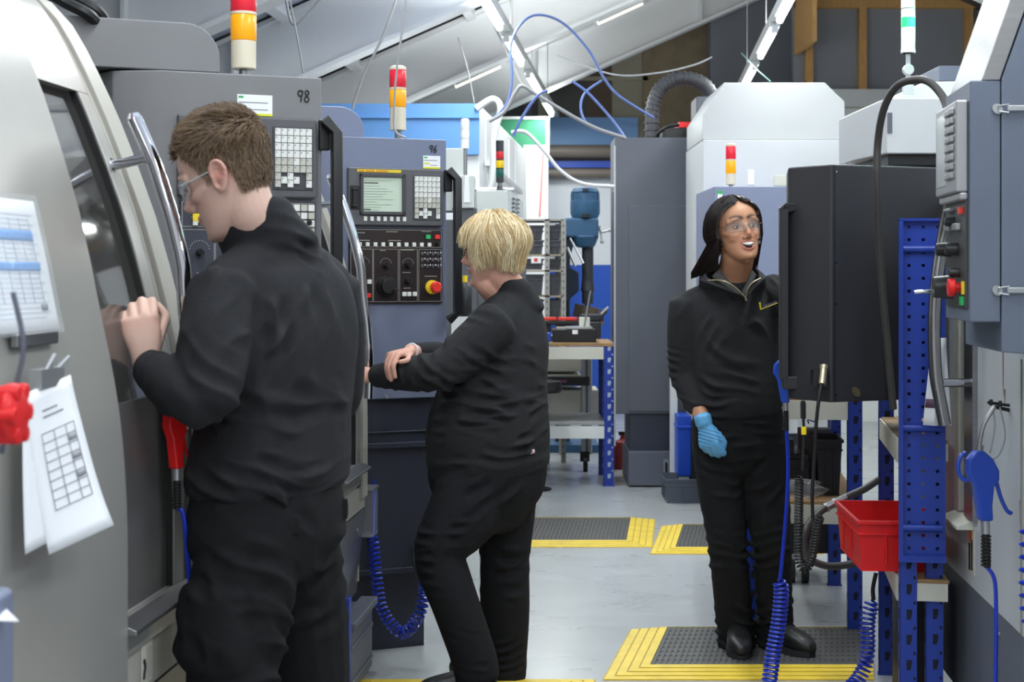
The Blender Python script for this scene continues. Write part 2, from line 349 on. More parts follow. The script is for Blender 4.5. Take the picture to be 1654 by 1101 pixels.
hose('cable', [P(462, 0, 7.3), P(476, 40, 7.3), P(520, -5, 7.3)], 0.006, cabM, 'short looped cable at the very top edge left of centre', 'cable')
# thick black cables, top left
for i, (dx, lb) in enumerate(((0, 'upper'), (1, 'lower'))):
    hose('power_cable', [P(95-30*i, -20, 3.9-.05*i), P(128-22*i, 0+4*i, 3.9-.05*i), P(158-14*i, 18+6*i, 3.9-.05*i), P(172-10*i, 40+6*i, 3.95)], 0.015, rubberM, lb+' of the two thick black cables at the top left corner behind the nearest machine', 'cable')
# ---------------- machines on the left: curved front lathes with an angled control cabinet
PR = [(0.55, 0), (0.9, 0), (1.0, -0.004), (1.1, -0.012), (1.2, -0.028), (1.3, -0.05), (1.4, -0.076), (1.5, -0.105), (1.6, -0.141), (1.7, -0.18), (1.78, -0.216), (1.85, -0.25), (1.9, -0.278), (1.95, -0.31), (1.99, -0.355), (2.01, -0.40), (2.02, -0.5)]
def prof(z):
    if z <= PR[0][0]: return 0.0
    for (a, u), (c, v) in zip(PR, PR[1:]):
        if z <= c: return u+(v-u)*(z-a)/(c-a)
    return PR[-1][1]
def skin(b, y0, y1, z0, z1, off=0.0, th=0.02, mi=0, nz=26, flare=0.0):
    """curved sheet following the front profile, with thickness"""
    zs = [z0+(z1-z0)*i/nz for i in range(nz+1)]
    out = [(prof(z)+off+flare*max(0, z-1.3)/0.5, z) for z in zs]; inn = [(x-th, z) for x, z in out]
    b.prism([(x, y0, z) for x, z in out+inn[::-1]], (0, y1-y0, 0), mi)
def control_face(cab, var, zt, hw='98'):
    """operator panel on the front (local y=0, x 0..0.41) of the cabinet; zt = top of the bezel"""
    X = lambda px: 0.035+(px-560)/153*0.36
    Z = lambda py: zt-(py-271)/91*0.205
    b = MB(); b.box((X(560), -0.022, Z(363)), (X(713), 0.0, Z(271)))
    bz = b.build('screen_housing', bezelM, cab, bevel=0.006)
    b = MB(); x0, x1, z0, z1 = X(578), X(650), Z(346), Z(281)
    for lo, hi in (((x0, z0), (x1, z0+0.012)), ((x0, z1-0.012), (x1, z1)), ((x0, z0), (x0+0.012, z1)), ((x1-0.012, z0), (x1, z1))):
        b.box((lo[0], -0.032, lo[1]), (hi[0], -0.02, hi[1]))
    b.box((X(663), -0.024, Z(354)), (X(709), -0.021, Z(281))); b.build('bezel_frame', mat('bezel_dark', (62, 62, 67), 0.5), cab, bevel=0.002)
    b = MB(); b.box((x0+0.011, -0.0245, z0+0.011), (x1-0.011, -0.021, z1-0.011))
    for i in range(13):
        zz = z1-0.025-i*0.0095; b.box((x0+0.016, -0.0255, zz), (x0+0.016+0.11*random.uniform(0.4, 1), -0.0244, zz+(0.004 if i == 1 else 0.0018)), 2 if i == 1 else 1)
    b.box((x0+0.014, -0.0255, z0+0.016), (x0+0.04, -0.0244, z0+0.021), 2)
    b.build('screen', [screenM, mat('lcd_text', (150, 164, 150), 0.4), mat('lcd_bar', (70, 78, 72), 0.4)], cab)
    b = MB(); b.box((X(574), -0.0235, Z(278.5)), (X(644), -0.021, Z(274)))
    yl = b.build('maker_strip', mat('strip_yellow', (222, 196, 40), 0.5), cab)
    for i in range(20):
        if i in (4, 11): continue
        c = MB() if i == 0 else c; c.box((X(576)+i*0.0056, -0.0242, Z(278)), (X(576)+i*0.0056+0.0034, -0.0232, Z(275)))
    c.build('strip_print', mat('print_red_brown', (200, 110, 30), 0.5), cab)
    # keypad: 6 columns
    b = MB(); kp = (X(707)-X(665))/6; kz = (Z(283)-Z(352))/8.1
    def key(cx, rz, mi): b.box((X(665)+kp*cx+0.0009, -0.029, Z(283)-kz*(rz+1)+0.0009), (X(665)+kp*(cx+1)-0.0009, -0.023, Z(283)-kz*rz-0.0009), mi); b.box((X(665)+kp*cx+0.0025, -0.0294, Z(283)-kz*rz-0.0075), (X(665)+kp*cx+0.0055, -0.0289, Z(283)-kz*rz-0.0035), 2)
    for r in range(6):
        for c_ in range(6): key(c_, r, 0 if r < 4 or (c_ == 3 and r == 4) else 1)
    for c_, r, m_ in ((0, 6, 1), (0, 7, 1), (1, 6.5, 0), (2, 6, 0), (2, 7, 0), (3, 6.5, 0), (5, 6, 1), (5, 7, 0)): key(c_, r, m_)
    b.build('keypad', [keyM, keyG, inkM], cab, bevel=0.0006, seg=1)
    b = MB()
    for i in range(7): b.box((X(584)+i*0.0245, -0.0275, Z(356)), (X(584)+i*0.0245+0.0125, -0.021, Z(348.5)))
    b.build('soft_keys', keyM, cab, bevel=0.001, seg=1)
    b = MB(); b.box((X(562.5), -0.025, Z(338)), (X(577), -0.0215, Z(300))); b.box((X(566), -0.034, Z(333)), (X(572), -0.02, Z(305))); b.box((X(565), -0.037, Z(334)), (X(573.5), -0.03, Z(330))); b.box((X(565), -0.037, Z(308)), (X(573.5), -0.03, Z(304)))
    b.build('card_slot', blackM, cab, bevel=0.002)
    # lower operation panel
    zb, zu = Z(487), Z(367)
    b = MB(); b.box((X(563), -0.012, zb), (X(713), 0.0, zu)); op = b.build('operation_panel', panelBlk if var == 96 else mat('op_panel_slate', (58, 60, 72), 0.4), cab, bevel=0.002)
    wl = MB(); e = -0.0126
    def fr(xa, xb, ya, yb, t=0.0011):
        for q in ((X(xa), Z(yb), X(xb), Z(yb)+t), (X(xa), Z(ya)-t, X(xb), Z(ya)), (X(xa), Z(yb), X(xa)+t, Z(ya)), (X(xb)-t, Z(yb), X(xb), Z(ya))):
            wl.box((q[0], e, q[1]), (q[2], -0.011, q[3]))
    fr(565, 711, 369, 397); fr(565, 600, 400, 484); fr(601, 641, 400, 484); fr(643, 672, 400, 484); fr(674, 711, 400, 484)
    for cx, cy, r in ((584, 424, 11), (621, 424, 9), (657, 424, 9)):
        for a in range(-5, 6):
            t = a*0.27; rr = r*0.00235
            wl.box((X(cx)+math.sin(t)*rr-0.0011, e, Z(cy)+math.cos(t)*rr-0.0011), (X(cx)+math.sin(t)*rr+0.0011, -0.011, Z(cy)+math.cos(t)*rr+0.0011))
    for x_, y_, n_ in ((612, 403, 4), (646, 402, 9), (648, 438, 6), (650, 463, 5), (684, 444, 9), (572, 375, 7), (622, 373, 8), (575, 387, 9), (625, 387, 9), (679, 372, 7)):
        for i in range(n_): wl.box((X(x_+i*2.3), e, Z(y_)), (X(x_+i*2.3)+0.0032, -0.011, Z(y_)+0.003))
    wl.build('panel_markings', keyG, cab)
    b = MB()
    for i in range(10): b.box((X(576)+i*0.0293, -0.02, Z(396)), (X(576)+i*0.0293+0.0135, -0.011, Z(389.5)), 0)
    for x_, y_ in ((584, 452), (594, 452), (650, 472), (658, 472), (667, 472)): b.box((X(x_)-0.008, -0.02, Z(y_)-0.008), (X(x_)+0.008, -0.011, Z(y_)+0.008), 0)
    for x_, y_, m_ in ((689, 380, 2), (704, 380, 1), (593, 474, 1)) if var == 96 else ((593, 474, 1),): b.box((X(x_)-0.009, -0.02, Z(y_)-0.008), (X(x_)+0.009, -0.011, Z(y_)+0.008), m_)
    b.build('push_buttons', [keyM, redK, greenM], cab, bevel=0.0015, seg=1)
    for x_, y_, r in ((584, 426, .0095), (621, 426, .011), (657, 425, .0125), (657, 451, .0125), (704, 391, .007)):
        b = MB(); b.cyl((X(x_), -0.01, Z(y_)), (X(x_), -0.034, Z(y_)), r, r*0.85); b.box((X(x_)-0.003, -0.038, Z(y_)-r), (X(x_)+0.003, -0.03, Z(y_)+r)); b.build('rotary_knob', blackM, cab, bevel=0.001, seg=1)
    b = MB(); cx, cz = X(622), Z(459)
    b.cyl((cx, -0.01, cz), (cx, -0.028, cz), 0.037, 0.036, 32); b.cyl((cx, -0.026, cz), (cx, -0.05, cz), 0.031, 0.028, 32)
    for i in range(20):
        a = i*math.pi/10; b.cyl((cx+0.034*math.cos(a), -0.012, cz+0.034*math.sin(a)), (cx+0.034*math.cos(a), -0.03, cz+0.034*math.sin(a)), 0.0035, n=6)
    b.cyl((cx+0.018, -0.045, cz-0.016), (cx+0.018, -0.07, cz-0.016), 0.007, 0.008); b.build('hand_wheel', blackM, cab, bevel=0.002, seg=1)
    if var == 98:
        b = MB()
        for r in range(4):
            for c_ in range(3): b.box((X(687+c_*8.3), -0.022, Z(378+r*9)), (X(694+c_*8.3), -0.012, Z(370.5+r*9)), (r+c_) % 2)
        b.build('mode_keys', [keyM, keyG], cab, bevel=0.001, seg=1); b = MB(); b.box((X(576), -0.02, Z(392)), (X(587), -0.012, Z(374))); b.build('yellow_key', yelM, cab, bevel=0.001, seg=1)
    b = MB()
    for r in range(3):
        for c_ in range(4):
            x_, z_ = X(680+c_*8.7), Z(407+r*10); b.cyl((x_, -0.01, z_), (x_, -0.016, z_), 0.006, n=10); b.cyl((x_, -0.014, z_), (x_+0.003, -0.032, z_+0.004), 0.0022, 0.003, n=8)
    b.build('toggle_switches', steelM, cab) if var == 96 else None
    b = MB(); cx, cz = X(698), Z(461)
    b.cyl((cx-0.006, -0.011, cz), (cx-0.006, -0.022, cz), 0.0255, n=28, mi=1); b.cyl((cx, -0.02, cz), (cx, -0.032, cz), 0.012, n=20); b.cyl((cx, -0.03, cz), (cx, -0.046, cz), 0.019, 0.021, 28); b.cyl((cx, -0.045, cz), (cx, -0.052, cz), 0.021, 0.016, 28)
    b.build('emergency_stop', [redK, yelM], cab)
    # note sticker with green corner and yellow base
    sx, sz = (X(683), Z(244)) if var == 96 else (X(626), Z(239))
    sx2, sz2 = (X(711), Z(271)-0.002) if var == 96 else (X(658), Z(264))
    if var == 98: sx2, sz2, sz = X(665), zt+0.004, zt+0.058
    else: sz, sz2 = zt+0.05, zt+0.003
    b = MB(); b.box((sx, -0.002, sz2), (sx2, -0.0004, sz), 0); b.box((sx+0.003, -0.0026, sz-0.009), (sx+0.016, -0.0018, sz-0.004), 1)
    b.box((sx, -0.0026, sz2), (sx2, -0.0018, sz2+0.006), 2); b.box((sx+0.003, -0.0026, (sz+sz2)/2-0.007), (sx+0.024, -0.0018, (sz+sz2)/2-0.002), 2)
    b.box((sx+0.004, -0.0026, (sz+sz2)/2+0.006), (sx2-0.012, -0.0018, (sz+sz2)/2+0.008), 3); b.box((sx+0.026, -0.0026, (sz+sz2)/2-0.012), (sx2-0.012, -0.0018, (sz+sz2)/2-0.010), 3)
    b.build('sticker', [paperM, greenM, mat('sticker_yellow', (214, 214, 40), 0.6), inkM], cab)
    # hand written number
    gx, gz = (X(694), zt+0.062) if var == 96 else (X(694), zt+0.045); hgt = 0.026 if var == 96 else 0.03
    b = MB()
    nine = [(0.5, 0.95), (0.15, 0.98), (0.0, 0.7), (0.25, 0.5), (0.5, 0.75), (0.52, 0.95), (0.42, 0.5), (0.3, 0.0)]
    if var == 98: sec = [(1.25, 0.85), (1.0, 1.02), (0.78, 0.8), (1.0, 0.55), (1.22, 0.28), (1.0, 0.02), (0.72, 0.2), (0.95, 0.55), (1.2, 0.75), (1.15, 0.98)]
    else: sec = [(1.25, 1.0), (0.85, 0.6), (0.75, 0.2), (0.95, 0.0), (1.2, 0.25), (1.05, 0.5), (0.8, 0.3)]
    for st in (nine, sec): b.tube([Vector((gx+p.x*hgt*0.8, -0.0012, gz+p.y*hgt)) for p in spline([(x, z, 0) for x, z in st], 6)], 0.0018, 6)
    b.build('handwritten_number', inkB, cab)

def signal_lamp(parent, loc, kinds, r=0.033, base=0.075, hh=0.068, pole=0.03, cap=True, baseM=None):
    baseM = baseM or beigeL; p0 = Vector(loc); z = pole
    b = MB(); b.cyl((0, 0, 0), (0, 0, z), 0.012, n=12, mi=1); b.cyl((0, 0, 0), (0, 0, 0.006), 0.025, n=16, mi=1); b.cyl((0, 0, z), (0, 0, z+base), r*0.97, n=28); z += base
    lamp = b.build('signal_lamp', [baseM, steelM], parent, bevel=0.003); lamp.location = p0
    for k_ in kinds:
        b = MB(); b.lathe([(r*0.95, z), (r, z+0.003), (r, z+hh-0.006), (r*0.95, z+hh-0.003)], n=28)
        b.build(k_[0], k_[1], lamp)
        b = MB(); b.cyl((0, 0, z+hh-0.003), (0, 0, z+hh+0.004), r*1.01, n=28); b.build('ring', baseM, lamp); z += hh+0.004
    if cap: b = MB(); b.lathe([(r, z), (r*0.98, z+0.004), (r*0.6, z+0.009)], n=28); b.build('cap', baseM, lamp)
    return lamp

def make_lathe(var, origin, y_start, gap, cabm, dz):
    """gap = distance from the door end to the control cabinet"""
    o = thing('cnc_lathe', None, 'machine', origin, -ROW)
    ye = 0.57; b = MB()
    if y_start < 0: skin(b, y_start, 0, 0.56, 2.02)
    skin(b, 0, 0.36, 0.56, 0.735); skin(b, 0, 0.36, 1.755, 2.02); skin(b, 0.36, ye, 0.56, 2.02)
    b.box((-1.3, y_start, 0.56), (-1.28, ye, 2.02)); b.box((-1.29, ye-0.02, 0.3), (-0.02, ye-0.002, 0.9)); b.prism([(prof(z)-0.012, ye-0.02, z) for z in [0.56+i*0.0609 for i in range(25)]]+[(-1.28, ye-0.02, 2.02), (-1.28, ye-0.02, 0.56)], (0, 0.02, 0))
    b.box((-1.3, y_start, 2.0), (-0.48, ye, 2.025))
    b.build('body', shellM, o, bevel=0.002)
    b = MB(); b.box((-0.62, -0.02, 0.5), (-0.6, 0.42, 1.98)); b.box((-0.6, -0.02, 0.5), (-0.03, -0.005, 1.9)) if y_start >= 0 else None
    b.box((-0.6, 0.37, 0.5), (-0.32, 0.375, 1.9)); b.box((-0.6, 0, 0.66), (-0.03, 0.36, 0.68)); b.cyl((-0.6, 0.18, 1.15), (-0.35, 0.18, 1.15), 0.11, n=32)
    b.build('work_area', mat('work_area_dark', (70, 70, 72), 0.5, metal=0.3), o)
    # skirt and base
    b = MB(); b.prism([(0.0, y_start, 0.555), (-0.02, y_start, 0.555), (-0.05, y_start, 0.26), (-0.03, y_start, 0.26)], (0, ye-y_start, 0)); b.box((-1.3, y_start, 0.26), (-0.04, ye-0.02, 0.3))
    b.cyl((0.0, ye-0.15, 0.5), (0.006, ye-0.15, 0.5), 0.008, n=10); b.build('skirt', steelM, o)
    b = MB(); b.box((-0.75, y_start+0.05, 0.02), (-0.3, ye-0.1, 0.27)); b.build('base', slateM, o)
    # fixed sheet and sliding door
    if y_start < -0.3:
        b = MB(); skin(b, y_start+0.02, -0.0, 0.60, 1.97, off=0.034, th=0.012, flare=0.03); b.build('front_sheet', panelM, o, bevel=0.003)
    d_ = MB(); skin(d_, -0.01, 0.405, 0.66, 0.735, 0.014, 0.014); skin(d_, -0.01, 0.405, 1.755, 1.965, 0.014, 0.014, nz=10); skin(d_, 0.345, 0.405, 0.735, 1.755, 0.014, 0.014)
    door = d_.build('sliding_door', panelM, o, bevel=0.002)
    b = MB(); skin(b, 0.0, 0.35, 1.13, 1.76, -0.006, 0.004); b.build('window', glassM, door)
    b = MB(); skin(b, 0.0, 0.35, 0.73, 1.13, -0.002, 0.006, nz=8); b.build('lower_plate', darkSteel, door)
    b = MB(); b.prism([(0.014, 0, 0.735), (0.05, 0, 0.72), (0.05, 0, 0.712), (0.014, 0, 0.712)], (0, 0.42, 0)); b.build('sill', steelM, door, bevel=0.002)
    b = MB(); skin(b, 0.338, 0.348, 0.735, 1.755, 0.010, 0.014); skin(b, 0.405, 0.43, 0.66, 1.97, 0.006, 0.02); b.build('seal', rubberM, door)
    b = MB(); zs = [0.955+i*(1.70-0.955)/24 for i in range(25)]; HX = [(0.9, .045), (1.3, .078), (1.4, .098), (1.6, .106), (1.75, .096)]; hx_ = lambda z: prof(z)+next(u+(v-u)*(z-a_)/(c_-a_) for (a_, u), (c_, v) in zip(HX, HX[1:]) if z <= c_); b.tube([(hx_(z), 0.375, z) for z in zs], 0.0165, 16)
    b.tube([(hx_(1.70), 0.375, 1.70), (hx_(1.70)-0.002, 0.375, 1.712)], [0.0165, 0.011], 16)
    h = b.build('handle', chromeM, door)
    for z in (1.62, 1.06):
        b = MB(); b.tube([(prof(z)+0.0, 0.375, z-0.02 if z > 1.3 else z), (hx_(z)-0.004, 0.375, z+0.0)], 0.011, 14); b.cyl((prof(z)+0.005, 0.375, z-0.02 if z > 1.3 else z), (prof(z)+0.022, 0.375, z-0.015 if z > 1.3 else z), 0.016, n=16); b.build('bracket', chromeM, h)
    b = MB(); skin(b, 0.47, 0.56, 0.60, 1.98, 0.012, 0.02); b.build('end_trim', shellM, o, bevel=0.003)
    # control cabinet
    R = Matrix.Rotation(ROW, 3, 'Z')
    cb = R @ (Vector((gap[0], gap[1], 0))-Vector(origin)); a = math.radians(23)+ROW
    W_ = 0.415; T = 1.87+dz
    b = MB(); q = 0.115
    poly = [(0, 0), (W_, 0), (W_+0.01, 0.5), (-0.30, 0.5), (-0.115, 0.055)]
    b.pxy(poly, 0.93+dz, T, 0)
    cab = b.build('control_cabinet', cabm, o, bevel=0.004); cab.location = cb; cab.rotation_euler = (0, 0, a)
    b = MB(); b.pxy([(0.02, 0.03), (W_-0.02, 0.03), (W_-0.02, 0.48), (-0.26, 0.48), (-0.1, 0.08)], 0.29, 0.935+dz); b.box((0.02, 0.022, 0.80), (W_-0.02, 0.035, 0.806)); b.box((0.02, 0.016, 0.745), (W_-0.02, 0.035, 0.765)); b.box((0.02, 0.02, 0.29), (W_-0.02, 0.035, 0.31))
    b.pxy([(0.05, 0.1), (W_-0.05, 0.1), (W_-0.05, 0.44), (0, 0.44)], 0.0, 0.29)
    b.build('lower_cabinet', slateM, cab, bevel=0.003)
    control_face(cab, var, 1.76+dz)
    b = MB(); zz = 1.74+dz
    pts = [(W_-0.0, -0.02, zz+0.02), (W_+0.03, -0.035, zz-0.015), (W_+0.03, -0.035, zz-0.5), (W_-0.0, -0.02, zz-0.53)]
    b.tube(pts, 0.02, 4); b.box((W_-0.01, -0.015, zz-0.06), (W_+0.02, 0.01, zz+0.02)); b.build('side_grip', blackM, cab, bevel=0.004)
    return o, cab

oA, cabA = make_lathe(98, row(-0.987, 2.85, 0)+Vector((0, 0, 0)), -0.95, (-0.881, 3.9), greyCab, 0.02)
tag(oA, 'nearest grey lathe on the left with curved door and 98 written on its cabinet')
oB, cabB = make_lathe(96, row(-0.987, 4.86, 0), -0.2, (-0.622, 5.5), blueCab, -0.005)
tag(oB, 'blue grey lathe with lit screen and 96 written on its cabinet')
# top cover arms with rounded end, signal lamps
def hood(cab, x0, x1, z0, z1, y0, y1, m, r):
    b = MB(); n = 10; poly = [(x0, z0), (x1, z0)]+[(x1-r+r*math.cos(t), z1-r+r*math.sin(t)) for t in [i*math.pi/2/n for i in range(n+1)]]+[(x0, z1)]
    b.pxz(poly, y0, y1); return b.build('rounded_cover', m, cab, bevel=0.004)
hood(cabA, -0.30, 0.155, 1.895, 2.02, 0.04, 0.3, greyCab, 0.09)
hood(cabB, -0.13, 0.115, 1.867, 1.975, 0.04, 0.28, blueCab, 0.09)
signal_lamp(cabA, (0.235, 0.12, 1.892), [('amber_lens', amberM), ('red_lens', redLens)], r=0.034, base=0.075, hh=0.072, pole=0.026)
signal_lamp(cabB, (0.262, 0.10, 1.867), [('amber_lens', amberM), ('red_lens', redLens)], r=0.031, base=0.085, hh=0.068, pole=0.035)
# extras on the nearest lathe
b = MB(); b.box((-0.46, 0.10, 2.02), (-0.25, 0.13, 2.05)); b.box((-0.30, -0.14, 1.985), (-0.22, 0.08, 2.035)); b.build('hinge_block', redM, oA, bevel=0.006)
b = MB(); b.box((-0.26, -0.09, 1.985), (-0.20, 0.02, 2.02)); b.cyl((-0.2, -0.06, 2.0), (-0.19, -0.06, 2.0), 0.006); b.cyl((-0.2, -0.0, 2.0), (-0.19, -0.0, 2.0), 0.006); b.build('hinge_plate', steelM, oA, bevel=0.002)
b = MB(); b.box((0.001, 0.17, 0.572), (0.003, 0.235, 0.652), 0); b.box((0.0028, 0.195, 0.577), (0.0036, 0.232, 0.642), 1); b.tube([(0.0032, 0.178, 0.584), (0.0032, 0.182, 0.597), (0.0032, 0.187, 0.607), (0.0032, 0.18, 0.622)], 0.004, 5, 2); b.build('safety_sticker', [creamM, keyG, inkB], oA)
b = MB()
for i, t in enumerate('GENOS L'):
    pass
pl = text('GENOS L', 0.035, (0.0035, 0.47, 0.655), (math.pi/2, 0, math.pi/2), inkB, oB)
b = MB(); skin(b, -0.0005, 0.002, 1.13, 1.134, 0, 0.01); 
def pointdoor(y, z, off): return Vector((prof(z)+off, y, z))
# documents: built as things of their own hanging on the front sheet
def local(o, p): return Vector(o.location)+Matrix.Rotation(o.rotation_euler.z, 3, 'Z') @ Vector(p)
base = local(oA, (0.040, -0.42, 1.28)); yS = 0.085; DOC = oA; d = thing('document_holder', 'clear sleeve with a job sheet and two blue bars on the nearest grey lathe', 'document holder', base, -ROW)
def sheetgrid(b, y0, y1, z0, z1, off, mi=0, zo=1.28, yo=-0.42, n=10):
    rows = [[(prof(z0+(z1-z0)*i/n)+off+0.06*max(0, z0+(z1-z0)*i/n-1.3), y+yS-yo, z0+(z1-z0)*i/n-zo) for y in (y0, y1)] for i in range(n+1)]
    b.grid(rows, mi)
b = MB(); sheetgrid(b, -0.70, -0.325, 1.285, 1.50, 0.004); b.build('paper', paperM, d, solid=0.001)
b = MB(); sheetgrid(b, -0.60, -0.365, 1.432, 1.449, 0.0055, n=3); sheetgrid(b, -0.58, -0.36, 1.383, 1.397, 0.0055, n=3); b.build('blue_bar', blueInk, d, solid=0.0006)
b = MB()
for i in range(22):
    z = 1.475-i*0.008; sheetgrid(b, -0.66, -0.35-0.02*(i % 2), z, z+0.0009, 0.0053, n=1)
for i in range(8): y = -0.65+i*0.04; sheetgrid(b, y, y+0.0012, 1.33, 1.47, 0.0053, n=4)
sheetgrid(b, -0.385, -0.36, 1.318, 1.328, 0.0056, 1, n=1); sheetgrid(b, -0.59, -0.52, 1.486, 1.492, 0.0056, 2, n=1); b.build('print', [mat('print_pale_blue', (176, 190, 214), 0.6), inkM, blueInk], d, solid=0.0005)
b = MB(); sheetgrid(b, -0.72, -0.315, 1.28, 1.51, 0.008); b.build('sleeve', clearM, d, solid=0.0008)
b = MB(); b.box((-0.045, -0.02, -0.018), (-0.032, 0.15, 0.004)); b.build('clip', steelM, d, bevel=0.003)
# hanging curled sheets with a bulldog clip
base = local(oA, (0.034, -0.41, 1.20)); d = thing('paper_bundle', 'bundle of curled white forms hanging from a steel clip on the nearest grey lathe', 'papers', base, -ROW)
b = MB(); b.box((0.0, -0.05, 0.0), (0.02, 0.045, 0.03)); b.tube([(0.01, -0.02, 0.02), (0.025, -0.01, 0.05), (0.01, 0.01, 0.02)], 0.004, 8); b.tube([(0.01, 0.02, 0.02), (0.03, 0.035, 0.045), (0.01, 0.04, 0.02)], 0.004, 8); b.build('clip', rimM, d, bevel=0.004)
def curled(y0, w_, h_, amp, sk, ph, name, par):
    n = 14; rows = []
    for i in range(n+1):
        t = i/n; rows.append([(0.012+amp*(t**1.5)*(0.5+0.9*s_/8)+0.012*math.sin(3*t+ph)*s_/8, y0+w_*s_/8+sk*t, 0.015-h_*t-0.02*(1-s_/8)) for s_ in range(9)])
    b = MB(); b.grid(rows); o_ = b.build(name, paperM, par, solid=0.0008); return rows, o_
curled(-0.10, 0.15, 0.235, 0.03, -0.03, 0, 'sheet', d); rows, o_ = curled(-0.095, 0.16, 0.245, 0.06, 0.02, 1.0, 'sheet', d)
b = MB()
def pt(u_, v_):
    i = min(int(v_*14), 13); f = v_*14-i; j = min(int(u_*8), 7); g = u_*8-j
    A = Vector(rows[i][j]).lerp(Vector(rows[i][j+1]), g); B = Vector(rows[i+1][j]).lerp(Vector(rows[i+1][j+1]), g)
    p = A.lerp(B, f); p.x += 0.0016; p.y -= 0.0012; return p
def cell(u0, u1, v0, v1, mi): b.grid([[pt(u0, v0), pt(u1, v0)], [pt(u0, (v0+v1)/2), pt(u1, (v0+v1)/2)], [pt(u0, v1), pt(u1, v1)]], mi)
for r in range(9): cell(0.22, 0.85, 0.28+r*0.06, 0.285+r*0.06, 0)
for c_ in (0.22, 0.45, 0.68, 0.845): cell(c_, c_+0.008, 0.28, 0.76, 0)
for r in (1, 3, 5): cell(0.69, 0.84, 0.29+r*0.06, 0.33+r*0.06, 1)
cell(0.3, 0.6, 0.14, 0.15, 0); cell(0.3, 0.7, 0.18, 0.19, 0)
b.build('form_print', [inkM, mat('form_grey', (150, 150, 154), 0.7)], d, solid=0.0004)
# near post with red star knob, at the left edge
d = thing('machine_post', 'blue grey post with a red star knob cut by the left edge', 'post', (-0.72, 1.92, 0))
b = MB(); b.box((-0.1, -0.06, 0), (0.085, 0.06, 0.98)); b.box((-0.1, -0.04, 1.0), (0.05, 0.04, 1.2)); b.build('column', blueCab, d, bevel=0.01)
b = MB(); b.tube([(0.05, 0, 1.205), (0.088, 0, 1.205)], 0.014, 14)
b.tube([(0.085+0.03*i/5, 0, 1.205) for i in range(6)], [0.024, 0.034, 0.038, 0.038, 0.034, 0.022], 24)
for i in range(6):
    a = i*math.pi/3; b.tube([(0.085, 0.03*math.cos(a), 1.205+0.03*math.sin(a)), (0.115, 0.03*math.cos(a), 1.205+0.03*math.sin(a))], [0.010, 0.011], 12)
b.build('star_knob', redM, d, bevel=0.003)
b = MB(); b.tube(spline([(0.085, 0.05, 1.355), (0.098, 0.05, 1.29), (0.090, 0.05, 1.24), (0.07, 0.05, 1.15)]), 0.0035, 10); b.build('rail', slate2, d)
b = MB(); b.add([(0.0, -0.02, 0.955), (0.115, -0.02, 0.952), (0.06, 0.06, 0.962), (0.0, 0.06, 0.965)], [(0, 1, 2, 3)]); q_ = b.build('paper_slip', paperM, d, solid=0.001)

# blow guns: drawn in the local x-z plane, nozzle up, hose connector down
def blow_gun(name, label, loc, rz, m, s=1.0, tip='steel', hook=True, group=None):
    o = thing(name, label, 'air gun', loc, rz)
    b = MB(); body = [(-0.028, 0.045), (-0.03, 0.02), (-0.016, -0.005), (-0.010, -0.04), (-0.004, -0.075), (0.022, -0.075), (0.020, -0.045), (0.024, -0.008), (0.034, 0.002), (0.034, 0.022), (0.022, 0.045), (0.004, 0.06), (-0.012, 0.062)]
    b.pxz([(x*s, z*s) for x, z in body], -0.012*s, 0.012*s); b.build('body', m, o, bevel=0.005*s, seg=3)
    if hook:
        b = MB(); b.tube([( (-0.030+0.015*math.cos(t))*s, 0, (0.03+0.026*math.sin(t))*s) for t in [math.pi/2+i*math.pi*1.1/12 for i in range(13)]], 0.0045*s, 8); b.build('hanging_ring', m, o)
    b = MB(); b.tube(spline([(0.032*s, 0, -0.002*s), (0.040*s, 0, -0.03*s), (0.052*s, 0, -0.055*s), (0.062*s, 0, -0.062*s)]), 0.0042*s, 8); b.build('lever', m, o)
    b = MB(); b.cyl((-0.004*s, 0, 0.055*s), (-0.002*s, 0, 0.072*s), 0.008*s); b.tube(spline([(-0.003*s, 0, 0.07*s), (0.006*s, 0, 0.11*s), (0.028*s, 0, 0.145*s)]), 0.0045*s, 8); b.build('nozzle', steelM if tip == 'steel' else rubberM, o)
    b = MB(); b.cyl((0.009*s, 0, -0.074*s), (0.010*s, 0, -0.10*s), 0.009*s, n=12); b.build('connector', rimM, o)
    b = MB()
    pts = [(0.010*s, 0, -0.098*s), (0.013*s, 0, -0.165*s)]; b.tube(pts, 0.007*s, 10)
    for i in range(9): z = -0.104-i*0.0068; b.cyl((0.0105*s, 0, z*s), (0.0108*s, 0, (z-0.0035)*s), 0.0098*s, n=12)
    b.build('strain_relief', rubberM, o); return o
def gun_tail(loc, s, rz=0): return Vector(loc)+Matrix.Rotation(rz, 3, 'Z') @ Vector((0.013*s, 0, -0.165*s))
# red gun on the nearest lathe
gl = P(281, 702, 3.12); blow_gun('blow_gun', 'red air blow gun hanging beside the nearest lathe door, behind the man', gl, 1.15, redM, 0.92, hook=False)
t = gun_tail(gl, 0.92, 1.15); hose('air_hose', [t, P(296, 830, 3.13), P(303, 900, 3.14), P(312, 1000, 3.15), P(330, 1100, 3.16)], 0.0045, hoseM, 'straight blue hose under the red air gun by the man', 'hose')
